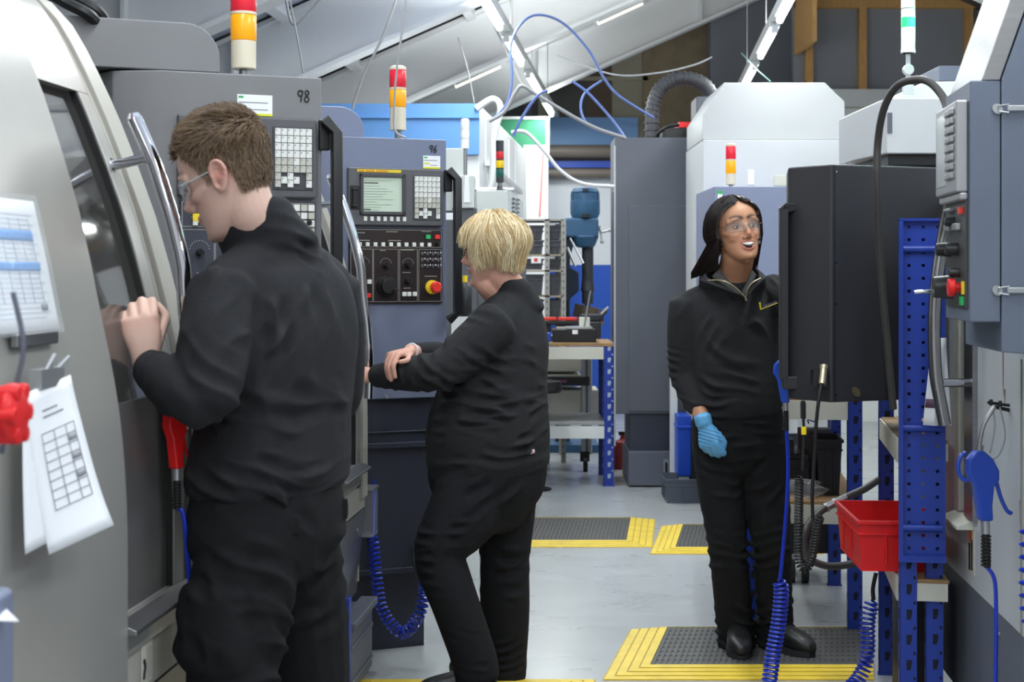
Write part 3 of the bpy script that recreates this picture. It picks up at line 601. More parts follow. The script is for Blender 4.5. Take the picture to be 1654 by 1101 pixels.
# coiled blue hose looping under the middle machine
b = MB(); pts = [P(603, 862, 5.5), P(607, 920, 5.47), P(618, 985, 5.42), P(650, 1022, 5.38), P(678, 990, 5.36), P(686, 945, 5.38), P(684, 930, 5.4)]
p0 = Vector(pts[0]); b.T = Matrix.Translation(-p0); b.tube(coil(pts, 0.019, 34, 12), 0.0042, 6); q_ = b.build('coiled_hose', hoseM); q_.location = p0
tag(q_, 'blue coiled hose looping in a U between the middle machine and the blonde woman', 'hose')
hose('air_hose', [P(684, 932, 5.4), P(676, 925, 5.45), P(668, 900, 5.6), P(672, 850, 5.75)], 0.006, rubberM, 'short black hose end joining the U shaped blue coil', 'hose')
hose('air_hose', [P(603, 640, 5.6), P(604, 720, 5.6), P(604, 800, 5.58), P(603, 862, 5.5)], 0.007, hoseM, 'straight blue hose running down the corner of the middle machine to the coil', 'hose')
# tray and bench leg at the middle machine's foot
d = thing('coolant_tank', 'low grey coolant tank under the blue leg of the middle machine', 'tank', P(575, 1045, 4.85)*1.0, -ROW)
d.location = row(-1.0, 4.75, 0)
b = MB(); b.box((-0.1, 0.2, 0.02), (0.05, 0.62, 0.24)); b.box((0.048, 0.22, 0.16), (0.056, 0.61, 0.175)); b.box((0.048, 0.22, 0.05), (0.056, 0.61, 0.062)); b.box((0.01, 0.2, 0.235), (0.07, 0.62, 0.26)); b.build('tank', slate2, d, bevel=0.004)
b = MB(); b.box((0.03, 0.10, 0.0), (0.07, 0.14, 0.36)); b.box((0.02, 0.08, 0.0), (0.08, 0.16, 0.012)); b.build('leg', blueM, d, bevel=0.002)
d = thing('chip_guard', 'clear plastic tray hooked on the corner of the middle machine', 'tray', row(-0.985, 5.44, 0.45), -ROW)
b = MB(); b.box((-0.02, 0, 0), (0.02, 0.004, 0.17)); b.box((0.02, 0, 0), (0.024, 0.1, 0.17)); b.box((-0.02, 0.0, 0), (0.024, 0.1, 0.004)); b.build('tray', clearM, d); b = MB(); b.box((-0.022, -0.002, 0.165), (0.028, 0.1, 0.172)); b.build('rim', rimM, d)
# ---------------- floor mats
def mat_quad(label, c, wl, wr, wf, wb, ribs=(0.02, 0.012), wedge_k=4):
    """c: four floor corners front-left, front-right, back-right, back-left; w*: yellow border widths (0 = none)"""
    fl, fr, br, bl = [Vector(p) for p in c]; o = thing('anti_fatigue_mat', label, 'floor mat', fl, 0, 'ribbed floor mats with yellow edges')
    def q(u, v): return fl.lerp(fr, u).lerp(bl.lerp(br, u), v)-fl
    Wd = (fr-fl).length; Dp = (bl-fl).length
    u0, u1, v0, v1 = wl/Wd, 1-wr/Wd, wf/Dp, 1-wb/Dp; h = 0.014
    b = MB(); up = Vector((0, 0, h))
    b.prism([q(u0, v0)+Vector((0,0,0.001)), q(u1, v0)+Vector((0,0,0.001)), q(u1, v1)+Vector((0,0,0.001)), q(u0, v1)+Vector((0,0,0.001))], (0, 0, h-0.004), 0)
    n = int((u1-u0)*Wd/ribs[0])
    for i in range(n):
        a = u0+(u1-u0)*(i+0.15)/n; e = u0+(u1-u0)*(i+0.7)/n
        b.prism([q(a, v0)+up*0.7, q(e, v0)+up*0.7, q(e, v1)+up*0.7, q(a, v1)+up*0.7], (0, 0, h*0.35), 0)
    m = int((v1-v0)*Dp/0.06)
    for i in range(m):
        a = v0+(v1-v0)*(i+0.2)/m; e = v0+(v1-v0)*(i+0.75)/m
        b.prism([q(u0, a)+up*0.7, q(u1, a)+up*0.7, q(u1, e)+up*0.7, q(u0, e)+up*0.7], (0, 0, h*0.22), 0)
    b.build('ribbed_surface', mat('mat_charcoal', (72, 71, 70), 0.6, bump=0.2, bscale=100), o)
    b = MB(); ym = mat('mat_yellow', (226, 196, 62), 0.5, var=0.12, vscale=12); yd = mat('mat_yellow_groove', (186, 158, 62), 0.6, var=0.2, vscale=20)  # second, duller yellow goes in the grooves between the ridges
    def edge(a0, a1, b0, b1):
        """ramp from inner edge a0-a1 (height h) to outer edge b0-b1 (floor) with raised ridges"""
        for i in range(wedge_k):
            s0, s1 = i/wedge_k, (i+0.82)/wedge_k; h0, h1 = h*(1-s0), h*(1-s1)+0.002
            p = [a0.lerp(b0, s0), a1.lerp(b1, s0), a1.lerp(b1, s1), a0.lerp(b0, s1)]
            top = [p[0]+Vector((0,0,h0+0.002)), p[1]+Vector((0,0,h0+0.002)), p[2]+Vector((0,0,h1+0.001)), p[3]+Vector((0,0,h1+0.001))]
            bot = [v+Vector((0,0,0.0005)) for v in p]
            b.add(bot+top, [(3,2,1,0),(4,5,6,7),(0,1,5,4),(1,2,6,5),(2,3,7,6),(3,0,4,7)], 0)
            s2, s3 = s1, min(1, (i+1)/wedge_k); h2 = h*(1-s1)-0.001
            p = [a0.lerp(b0, s2), a1.lerp(b1, s2), a1.lerp(b1, s3), a0.lerp(b0, s3)]
            if s3 > s2: b.add([v+Vector((0,0,0.0004)) for v in p]+[v+Vector((0,0,max(0.001, h2))) for v in p], [(3,2,1,0),(4,5,6,7),(0,1,5,4),(1,2,6,5),(2,3,7,6),(3,0,4,7)], 1)
    if wf: edge(q(u0, v0), q(u1, v0), q(0, 0), q(1, 0))
    if wl: edge(q(u0, v1), q(u0, v0), q(0, 1), q(0, 0))
    if wr: edge(q(u1, v0), q(u1, v1), q(1, 0), q(1, 1))
    if wb: edge(q(u1, v1), q(u0, v1), q(1, 1), q(0, 1))
    b.build('yellow_edge', [ym, yd], o); return o
def fl(px, py): d = F*H/(py-HY); return Vector(((px-827)/F*d, d, 0))
mat_quad('ribbed black mat with yellow edges under the laughing woman, nearest mat on the right', (fl(972, 1099), fl(1412, 1099), fl(1404, 1017), fl(1018, 1017)), 0.145, 0, 0.16, 0.015)
mat_quad('ribbed black mat with yellow edge behind the blonde woman, left of the far pair', (fl(600, 884), fl(1054, 884), fl(1059, 839), fl(640, 839)), 0, 0.135, 0.13, 0.012)
mat_quad('ribbed black mat with yellow left edge behind the laughing woman, right of the far pair', (fl(1049, 895), fl(1330, 895), fl(1320, 850), fl(1068, 850)), 0.12, 0, 0.12, 0.012)
mat_quad('mat whose yellow back edge shows at the bottom edge below the blonde woman', (Vector((-0.35, 4.4, 0)), Vector((0.262, 4.4, 0)), fl(962, 1097.5), fl(560, 1097.5)), 0.1, 0.12, 0, 0.10)

# ---------------- right: black pendant console
o = thing('pendant_console', 'black pendant console box hanging in front of the laughing woman, with screws down its edge', 'control console', Vector((0.968, 4.70, 0)))
x2 = (1520-827)/F*4.9-0.968
poly = [(0, 0), (x2, 0.16), (x2, 0.42), (-0.06, 0.42), (-0.105, 0.14)]
zt, zb = 1.38+175/F*4.7, 1.38-210/F*4.7
b = MB(); b.pxy(poly, zb, zt); b.build('housing', consoleM, o, bevel=0.006)
b = MB(); pv = Vector((x2, 0.16, 0)).normalized(); 
a = pv*0.012; c2 = pv*0.0155; nrm = Vector((pv.y, -pv.x, 0))
b.prism([(a.x, a.y, zb+0.003), (c2.x, c2.y, zb+0.003), (c2.x, c2.y, zt-0.003), (a.x, a.y, zt-0.003)], nrm*0.0012); b.build('panel_seam', blackM, o)
for py in (277, 424, 491, 638):
    q = pv*0.019; z = 1.38-(py-440)/F*4.7; b = MB(); b.cyl((q.x, q.y, z), q+nrm*0.003+Vector((0, 0, z)), 0.003, n=8); b.build('screw', chromeM, o)
b = MB(); q = pv*0.09; z = zb+0.03; b.tube([q+nrm*-0.002+Vector((0, 0, z)), q+nrm*0.004+Vector((0, 0, z))], 0.012, 16, sx=1.5); b.build('badge', mat('brass_badge', (120, 112, 84), 0.4, metal=0.6), o)
# grip on the left edge
hx = -0.105; b = MB()
zt2, zb2 = 1.38+112/F*4.84, 1.38-172/F*4.84
b.box((hx-0.028, 0.11, zb2), (hx-0.002, 0.15, zt2-0.02)); b.prism([(hx-0.028, 0.11, zt2-0.03), (hx-0.002, 0.11, zt2-0.03), (hx+0.03, 0.115, zt2-0.022), (hx+0.03, 0.115, zt2), (hx-0.012, 0.11, zt2), (hx-0.028, 0.11, zt2-0.014)], (0, 0.04, 0))
b.box((hx-0.02, 0.11, zb2-0.03), (hx+0.05, 0.15, zb2+0.01)); b.build('grip', mat('grip_black', (34, 34, 37), 0.4), o, bevel=0.004)
b = MB(); b.cyl((hx-0.01, 0.105, zt2-0.008), (hx-0.01, 0.112, zt2-0.008), 0.006); b.build('grip_screw', blackM, o)
# connector and its lead
b = MB(); c = P(1330, 603, 4.68)-Vector(o.location); b.box((c.x-0.03, c.y+0.0, c.z-0.04), (c.x+0.012, c.y+0.045, c.z+0.01)); b.build('socket_recess', blackM, o)
b = MB(); b.cyl(c+Vector((0.0, -0.005, 0.015)), c+Vector((-0.008, -0.02, -0.03)), 0.011, n=16); b.cyl(c+Vector((0.0, -0.005, 0.015)), c+Vector((0.001, -0.002, 0.026)), 0.013, n=16); b.build('plug', mat('nickel', (196, 186, 160), 0.3, metal=0.8), o)
hose('cable', [P(1327, 618, 4.66), P(1322, 650, 4.65), P(1318, 690, 4.66), P(1314, 760, 4.68), P(1312, 800, 4.7), P(1313, 840, 4.72)], 0.0055, rubberM, 'thin black lead dropping from the metal plug of the black console', 'cable')
hose('cable', [P(1297, 648, 4.72), P(1298, 700, 4.72), P(1296, 760, 4.72)], 0.0045, rubberM, 'black lead with yellow tag left of the plug lead', 'cable')
b = MB(); b.T = Matrix.Translation(-P(1297, 655, 4.72)); b.tube([P(1297, 647, 4.72), P(1298, 676, 4.72)], 0.007, 10); 
for i in range(8): b.cyl(P(1297.2, 650+i*3.3, 4.72), P(1297.2, 651.8+i*3.3, 4.72), 0.0095, n=10)
q_ = b.build('strain_relief', rubberM); q_.location = P(1297, 655, 4.72); q_.parent = None; q_.name = 'cable_sleeve'; tag(q_, 'ribbed black cable sleeve just under the left bottom corner of the black console', 'cable sleeve')
b = MB(); b.cyl((0, 0, -0.012), (0, 0, 0.012), 0.008, n=12); q_ = b.build('yellow_cable_tag', yelM); q_.location = P(1298.5, 695, 4.72); tag(q_, 'small yellow tag around the thin lead below the black console', 'tag')
hose('power_hose', [P(1532, 182, 4.0), P(1522, 155, 4.05), P(1500, 132, 4.1), P(1475, 129, 4.15), P(1448, 140, 4.2), P(1428, 175, 4.25), P(1418, 230, 4.3), P(1417, 300, 4.3), P(1422, 420, 4.35), P(1432, 540, 4.4), P(1443, 660, 4.45)], 0.0105, mat('hose_dark_brown', (52, 48, 46), 0.5), 'thick dark hose arching over the white lamp bracket and hanging beside the blue panel', 'hose', 14)
# blue gun in front of the laughing woman
gl = P(1264, 612, 4.95); blow_gun('blow_gun', 'bright blue air gun hanging at the left edge of the black console', gl, -0.1, blueP, 1.0, hook=False, tip='rubber')
t = gun_tail(gl, 1.0, -0.1)
hose('air_hose', [P(1263, 585, 4.95), P(1268, 565, 4.95), P(1276, 548, 4.93), P(1281, 546, 4.9)], 0.004, rubberM, 'short black hook cord holding the air gun to the console grip', 'cord')
hose('air_hose', [t, P(1273, 760, 4.95), P(1268, 850, 4.95), P(1260, 935, 4.95)], 0.0062, hoseM, 'straight blue hose falling in front of the laughing woman', 'hose')
b = MB(); pts = [P(1260, 935, 4.95), P(1262, 960, 4.95), P(1257, 1010, 4.95), P(1248, 1060, 4.95), P(1240, 1125, 4.95)]; p0 = pts[0]; b.T = Matrix.Translation(-p0); b.tube(coil(pts, 0.022, 27, 12), 0.0046, 6); q_ = b.build('coiled_hose', hoseM); q_.location = p0; tag(q_, 'blue coiled hose hanging down in front of the laughing woman to the mat', 'hose')
b = MB(); pts = [P(1411, 968, 5.1), P(1402, 1000, 5.1), P(1400, 1060, 5.1), P(1385, 1098, 5.08), P(1360, 1120, 5.05)]; p0 = pts[0]; b.T = Matrix.Translation(-p0); b.tube(coil(pts, 0.022, 22, 12), 0.0044, 6); q_ = b.build('coiled_hose', hoseM); q_.location = p0; tag(q_, 'blue coiled hose under the red crate beside the blue shelf post', 'hose')
hose('air_hose', [P(1415, 925, 5.1), P(1410, 950, 5.1), P(1411, 968, 5.1)], 0.007, rubberM, 'short black hose end above the coil under the red crate', 'hose')
# black coiled lead and big grey conduit loop
b = MB(); pts = [P(1291, 768, 4.75), P(1290, 830, 4.76), P(1290, 900, 4.77), P(1301, 918, 4.77), P(1311, 900, 4.77), P(1320, 850, 4.75), P(1326, 832, 4.74)]; p0 = pts[0]; b.T = Matrix.Translation(-p0); b.tube(coil(pts, 0.0115, 50, 10), 0.0038, 6); q_ = b.build('coiled_lead', rubberM); q_.location = p0; tag(q_, 'black coiled lead hanging in a narrow U under the black console', 'cable')
hose('conduit_hose', [P(1418, 775, 5.3), P(1395, 790, 5.25), P(1360, 806, 5.2), P(1325, 826, 5.15), P(1303, 852, 5.1), P(1298, 880, 5.1), P(1308, 902, 5.1), P(1340, 914, 5.12), P(1385, 908, 5.2), P(1410, 893, 5.25)], 0.0125, mat('conduit_grey', (58, 56, 56), 0.5), 'thick grey conduit curling in a loop left of the red crate', 'hose', 14)
b = MB(); b.T = Matrix.Translation(-P(1345, 814, 5.17)); b.cyl(P(1336, 818, 5.17), P(1368, 803, 5.17), 0.0145, n=16); b.cyl(P(1346, 813, 5.17), P(1351, 811, 5.17), 0.017, n=16, mi=1); b.cyl(P(1333, 820, 5.17), P(1337, 818, 5.17), 0.017, n=16, mi=1); q_ = b.build('hose_coupling', [steelM, rimM]); q_.location = P(1345, 814, 5.17); tag(q_, 'metal hose coupling on the thick grey conduit loop', 'coupling')

# ---------------- near right machine
XR0 = 1.394-0.0868*5.07
oR = thing('cnc_machine', 'nearest white and grey machine on the right with chrome handle and steel latches', 'machine', (XR0+0.0868*3.0, 3.0, 0), -ROW)
def rl(p): return Matrix.Rotation(ROW, 3, 'Z') @ (Vector(p)-Vector(oR.location))
ylen = 2.08
wgM = mat('machine_white_grey', (186, 190, 192), 0.45, var=0.06, vscale=3, bump=0.05, bscale=300)
b = MB(); y1w, y0w = 1.74, 1.56            # window opening along the side
b.box((0, -1.0, 0.457), (0.9, y0w, 1.9)); b.box((0, y1w, 0.457), (0.9, ylen, 1.62)); b.box((0, y0w, 0.457), (0.9, y1w, 0.66)); b.build('body', wgM, oR, bevel=0.003)
b = MB(); b.box((0.004, -1.0, 0.1), (0.9, ylen-0.003, 0.457)); b.box((0.1, -1, 0), (0.85, ylen-0.1, 0.1)); b.build('plinth', slate2, oR, bevel=0.002)
for y in (1.2, 1.9):
    b = MB(); b.cyl((0.004, y, 0.40), (-0.004, y, 0.40), 0.007, n=10); b.build('bolt', rimM, oR)
b = MB(); b.box((-0.012, y1w-0.06, 0.66), (0.02, y1w+0.005, 1.45), 0); b.box((0.03, y0w+0.0, 0.66), (0.06, y1w-0.06, 1.5), 1); b.box((-0.015, y0w-0.10, 0.66), (0.02, y0w+0.02, 1.5), 2)
b.build('door_frame', [creamM, blackM, steelM], oR, bevel=0.002)
b = MB(); b.prism([(0.0, y0w-0.05, 0.66), (-0.05, y0w-0.05, 0.64), (-0.05, y0w-0.05, 0.63), (0.0, y0w-0.05, 0.63)], (0, 0.23, 0)); b.build('sill', creamM, oR, bevel=0.002)
# chrome curved handle
def hp(px, py, d): return rl(P(px, py, d))
b = MB(); b.tube(spline([hp(1534, 330, 4.42), hp(1524, 380, 4.45), hp(1514, 450, 4.45), hp(1509, 520, 4.45), hp(1511, 600, 4.45), hp(1519, 650, 4.45), hp(1526, 686, 4.45)], 8), 0.0185, 16); hd = b.build('handle', mat('handle_satin', (170, 168, 168), 0.22, metal=1.0), oR)
b = MB(); b.cyl(hp(1520, 618, 4.45), hp(1578, 618, 4.50), 0.0125, n=16); b.build('bracket', chromeM, hd)
# control box with folding latches
greyBlue = mat('control_box_blue_grey', (96, 104, 120), 0.5, var=0.04, vscale=5, bump=0.15, bscale=450)
A = rl((1.071, 3.82, 0)); B = rl((1.036, 3.5, 0)); ztc, zbc = 1.814, 1.268
b = MB(); b.pxy([(A.x, A.y), (B.x, B.y), (B.x+0.068, B.y+0.004), (A.x+0.07, A.y)], zbc, ztc); cbx = b.build('control_box', greyBlue, oR, bevel=0.003)
b = MB(); B2 = Vector((B.x+0.07, B.y+0.002, 0))
b.prism([(B2.x, B2.y, 1.20), (B2.x+0.5, B2.y, 1.165), (B2.x+0.5, B2.y, 2.35), (B2.x+0.17, B2.y, 2.3), (B2.x+0.0, B2.y, 1.817)], (0, 0.40, 0)); b.build('cabinet', greyBlue, oR, bevel=0.003)
b = MB(); b.prism([(B2.x-0.045, B2.y-0.0, 1.8145), (B2.x-0.004, B2.y-0.0, 1.8145), (B2.x+0.168, B2.y, 2.31), (B2.x+0.127, B2.y, 2.31)], (0, 0.38, 0)); b.build('steel_cover', steelM, oR, bevel=0.002)
for z in (1.38+264/F*3.5, 1.38-29/F*3.5):
    lt = MB(); x = B2.x-0.004; y = B2.y-0.003
    lt.tube([(x-0.006, y+0.002, z), (x-0.006, y-0.002, z)], 0.0105, 14, sx=1.2); lt = lt.build('latch', rimM, oR)
    b = MB(); b.tube([(x-0.004, y-0.004, z+0.006), (x+0.018, y-0.006, z+0.009), (x+0.018, y-0.006, z-0.009), (x-0.004, y-0.004, z-0.006), (x-0.004, y-0.004, z+0.006)], 0.002, 6); b.build('latch_loop', rimM, lt)
    b = MB(); b.box((x+0.014, y-0.008, z-0.006), (x+0.065, y-0.002, z+0.007)); b.build('latch_lever', rimM, lt, bevel=0.002)
# operator panel on the left face of the control box (face runs from A to B)
ab = (B-A); Lp = Vector((ab.x, ab.y, 0)).length; e1 = Vector((ab.x, ab.y, 0)).normalized(); nn = Vector((e1.y, -e1.x, 0))
if nn.x > 0: nn = -nn
def face_box(b, u0, u1, z0, z1, t0, t1, mi=0):
    a_ = Vector((A.x, A.y, 0)); b.prism([a_+e1*u0+nn*t0+Vector((0, 0, z0)), a_+e1*u1+nn*t0+Vector((0, 0, z0)), a_+e1*u1+nn*t0+Vector((0, 0, z1)), a_+e1*u0+nn*t0+Vector((0, 0, z1))], nn*(t1-t0), mi)
def fp(u, z, t): return Vector((A.x, A.y, 0))+e1*u+nn*t+Vector((0, 0, z))
z0s, z1s = 1.575, 1.765; msc = mat('keypad_frame_silver', (156, 156, 158), 0.4, metal=0.3)
b = MB(); face_box(b, 0.02, 0.30, z0s-0.012, z1s+0.008, 0, 0.028); face_box(b, 0.02, 0.30, z0s-0.03, z0s-0.012, 0, 0.02); pf = b.build('panel_frame', msc, cbx, bevel=0.005)
b = MB(); face_box(b, 0.05, 0.17, z0s+0.01, z1s-0.012, 0.028, 0.030); b.build('screen', mat('pale_screen', (200, 204, 206), 0.2), cbx)
b = MB(); 
for r in range(8):
    for c_ in range(4): face_box(b, 0.185+c_*0.025, 0.205+c_*0.025, z1s-0.022-r*0.021, z1s-0.008-r*0.021, 0.028, 0.036)
b.build('keypad', msc, cbx, bevel=0.002)
b = MB(); face_box(b, 0.03, 0.30, 1.30, z0s-0.03, 0, 0.006); b.build('switch_plate', mat('plate_dark', (58, 56, 56), 0.4), cbx)
for u_, z_, r_, h_ in ((0.10, 1.435, 0.018, 0.04), (0.20, 1.435, 0.016, 0.035), (0.12, 1.345, 0.03, 0.05), (0.16, 1.50, 0.012, 0.03), (0.22, 1.38, 0.012, 0.03)):
    b = MB(); b.cyl(fp(u_, z_, 0.004), fp(u_, z_, h_), r_, r_*0.85); b.build('knob', blackM, cbx, bevel=0.002)
b = MB(); b.cyl(fp(0.06, 1.335, 0.03), fp(0.06, 1.332, 0.085), 0.005, n=10); b.build('crank_lever', chromeM, cbx)
b = MB(); b.cyl(fp(0.23, 1.345, 0.004), fp(0.23, 1.345, 0.02), 0.012); b.cyl(fp(0.23, 1.345, 0.018), fp(0.23, 1.345, 0.034), 0.02, 0.021, 24); b.build('emergency_stop', redM, cbx, bevel=0.003)
b = MB(); face_box(b, 0.08, 0.14, 1.478, 1.495, 0.005, 0.02); face_box(b, 0.18, 0.24, 1.478, 1.495, 0.005, 0.018); face_box(b, 0.08, 0.16, 1.525, 1.533, 0.005, 0.02); b.build('key_switch', rimM, cbx, bevel=0.003)
b = MB(); face_box(b, 0.25, 0.28, 1.305, 1.325, 0.006, 0.012, 0); face_box(b, 0.265, 0.285, 1.33, 1.36, 0.006, 0.010, 1); face_box(b, 0.24, 0.27, 1.515, 1.53, 0.006, 0.014, 2); b.build('indicator_lights', [greenM, yelM, redK], cbx)
# sticker, rust streaks
b = MB(); b.box((-0.002, 1.50, 0.50), (0.0, 1.595, 0.63), 0); b.box((-0.003, 1.52, 0.51), (-0.0015, 1.54, 0.60), 1); b.box((-0.003, 1.55, 0.505), (-0.0015, 1.575, 0.585), 1); b.box((-0.003, 1.53, 0.59), (-0.0015, 1.57, 0.622), 2); b.build('warning_sticker', [creamM, inkB, mat('sticker_orange', (226, 110, 50), 0.5)], oR)
rust = mat('rust_brown', (120, 84, 70), 0.9)
for y, z0, z1, w_ in ((1.14, 1.05, 1.20, 0.012), (1.12, 1.02, 1.07, 0.02), (0.90, 0.6, 1.0, 0.006), (0.95, 0.72, 0.80, 0.012)):
    b = MB(); b.prism([(-0.0006, y, z0), (-0.0006, y+w_*0.5, z0+0.03), (-0.0006, y+w_*0.7, z1), (-0.0006, y-w_*0.4, z1), (-0.0006, y-w_*0.3, z0+0.05)], (0.0005, 0, 0)); b.build('rust_streak', rust, oR)
b = MB(); b.box((-0.004, 0.93, 0.46), (0.0, 0.936, 1.16)); b.build('panel_joint', mat('worn_joint', (140, 136, 128), 0.8), oR)
# hook, blue gun
hk = P(1608, 657, 4.05); hk = oR.matrix_basis @ Vector((0, 0, 0)) if False else hk
o = thing('wire_hook', 'bent wire hook holding the near blue air gun on the right machine', 'hook', hk)
b = MB(); b.tube([(0.06, 0.02, 0.0), (-0.02, 0.0, 0.012)], 0.004, 8); b.tube([(0.05, 0.02, -0.012), (0.0, 0.0, 0.0)], 0.005, 8); b.cyl((-0.012, 0, 0.004), (-0.012, 0, 0.02), 0.005, n=8); b.cyl((0.012, 0, -0.004), (0.012, 0, 0.016), 0.005, n=8)
b.build('pegs', rubberM, o)
b = MB(); b.tube(spline([(-0.01, -0.004, 0.0), (-0.005, -0.01, -0.05), (-0.018, -0.01, -0.12)]), 0.0022, 6); b.tube(spline([(0.01, -0.004, 0.0), (0.022, -0.01, -0.07), (0.008, -0.01, -0.12), (-0.018, -0.01, -0.14)]), 0.0022, 6); b.build('wire_loop', cabM, o)
gl = P(1584, 778, 3.95); blow_gun('blow_gun', 'dark blue air gun hanging from a wire hook on the near right machine', gl, 0.1, mat('gun_blue', (28, 66, 168), 0.35), 1.32)
t = gun_tail(gl, 1.32, 0.1)
hose('air_hose', [t, P(1607, 940, 3.95), P(1609, 1010, 3.95), P(1608, 1110, 3.95)], 0.0055, hoseM, 'straight blue hose below the dark blue air gun on the right machine', 'hose')
b = MB(); pts = [P(1662, 835, 3.7), P(1661, 950, 3.7), P(1664, 1020, 3.7)]; p0 = pts[0]; b.T = Matrix.Translation(-p0); b.tube(coil(pts, 0.018, 9, 12), 0.0045, 6); q_ = b.build('coiled_hose', hoseM); q_.location = p0; tag(q_, 'blue coiled hose just cut by the right edge of the photo', 'hose')
# papers hanging at the handle
o = thing('hanging_papers', 'white printed sheets hanging behind the chrome handle of the right machine', 'papers', P(1510, 545, 4.52))
b = MB(); rows = []
for i in range(11):
    t = i/10; rows.append([(-0.025*t+0.0+s_*0.012*(0.6+t*0.5)-0.01, -0.012+0.012*math.sin(s_*1.3+t*2), -0.255*t) for s_ in range(7)])
b.grid(rows); b.build('sheet', paperM, o, solid=0.001)
b = MB()
for r_ in (2, 4): b.grid([[Vector(rows[i][j])+Vector((0, -0.002, 0)) for j in (1, 2, 3)] for i in (r_, r_+1)])
b.grid([[Vector(rows[i][j])+Vector((0, -0.002, 0)) for j in (0, 1, 2, 3, 4)] for i in (7, 8)], 1); b.build('print', [inkM, mat('ink_plum', (90, 60, 80), 0.6)], o, solid=0.0006)
b = MB(); b.ball((0, 0, 0.01), (0.014, 0.01, 0.012)); b.build('clip', rimM, o)

# ---------------- blue bolted shelving with perforated panel
o = thing('shelving_unit', 'blue bolted shelving with perforated end panel and chipboard shelves, beside the red crate', 'shelving', (1.152, 4.6, 0), -0.157)
def post(b, x, y, z1, w_=0.048, face=1):
    b.box((x, y, 0), (x+w_, y+0.003, z1)); b.box((x, y, 0), (x+0.003, y+w_*0.8, z1)); b.box((x-0.004, y-0.004, 0), (x+w_+0.004, y+0.03, 0.006))
    for i in range(int(z1/0.075)):
        z = 0.05+i*0.075; b.prism([(x+w_*0.4, y-0.0006, z), (x+w_*0.62, y-0.0006, z), (x+w_*0.72, y-0.0006, z+0.018), (x+w_*0.72, y-0.0006, z+0.03), (x+w_*0.4, y-0.0006, z+0.03)], (0, 0.0004, 0), 1); b.box((x+w_*0.8, y-0.0006, z+0.045), (x+w_*0.93, y-0.0002, z+0.055), 1)
        b.box((x-0.0006, y+w_*0.25, z), (x-0.0002, y+w_*0.55, z+0.028), 1)
hM = mat('slot_dark', (12, 16, 34), 0.8)
for nm_, x, y, z1 in (('near', 0, 0, 0.98), ('far', -0.005, 0.72, 0.96), ('r', 0.078, 0.02, 0.97), ('fr', 0.078, 0.72, 0.96)):
    b = MB(); post(b, x, y, z1, 0.05); b.build('post', [blueM, hM], o)
for z in (0.885, 0.47):
    b = MB(); b.box((0.003, 0.004, z-0.012), (0.14, 0.765, z)); sh = b.build('shelf_board', woodM, o)
    b = MB(); b.box((-0.004, 0.05, z-0.075), (0.0025, 0.72, z-0.004)); b.box((0.05, 0.004, z-0.065), (0.14, 0.007, z-0.012)); b.build('beam', creamM, o, bevel=0.001)
# perforated panel: sheet with real square holes
b = MB(); px0, px1, pz0, pz1 = -0.004, 0.131, 0.545, 1.536; nc, nr = 3, 26
xs = [px0+0.012]; 
for c_ in range(nc): cx = px0+0.03+c_*0.041; xs += [cx-0.0045, cx+0.0045]
xs.append(px1); zs = [pz0]
for r_ in range(nr): cz = pz0+0.02+r_*0.038; zs += [cz-0.0045, cz+0.0045]
zs.append(pz1)
for i in range(len(xs)-1):
    for j in range(len(zs)-1):
        if i % 2 == 1 and j % 2 == 1: continue
        b.add([(xs[i], -0.012, zs[j]), (xs[i+1], -0.012, zs[j]), (xs[i+1], -0.012, zs[j+1]), (xs[i], -0.012, zs[j+1])], [(0, 1, 2, 3)])
b.box((px0, -0.03, pz0), (px0+0.012, -0.005, pz1)); b.box((px0, -0.03, pz1-0.004), (px1, -0.008, pz1+0.004)); b.box((px0, -0.03, pz0-0.02), (px1, -0.008, pz0))
for z in (1.45, 0.625, 0.92): b.tube([(px0+0.012, -0.018, z), (px1-0.01, -0.018, z)], 0.011, 12)
pb = b.build('perforated_panel', blueM, o, bevel=0.0)
b = MB(); b.box((px0+0.014, 0.012, 0.96), (px1-0.005, 0.014, pz1-0.004)); b.build('panel_backing', mat('blue_dark_back', (16, 30, 80), 0.6), o)
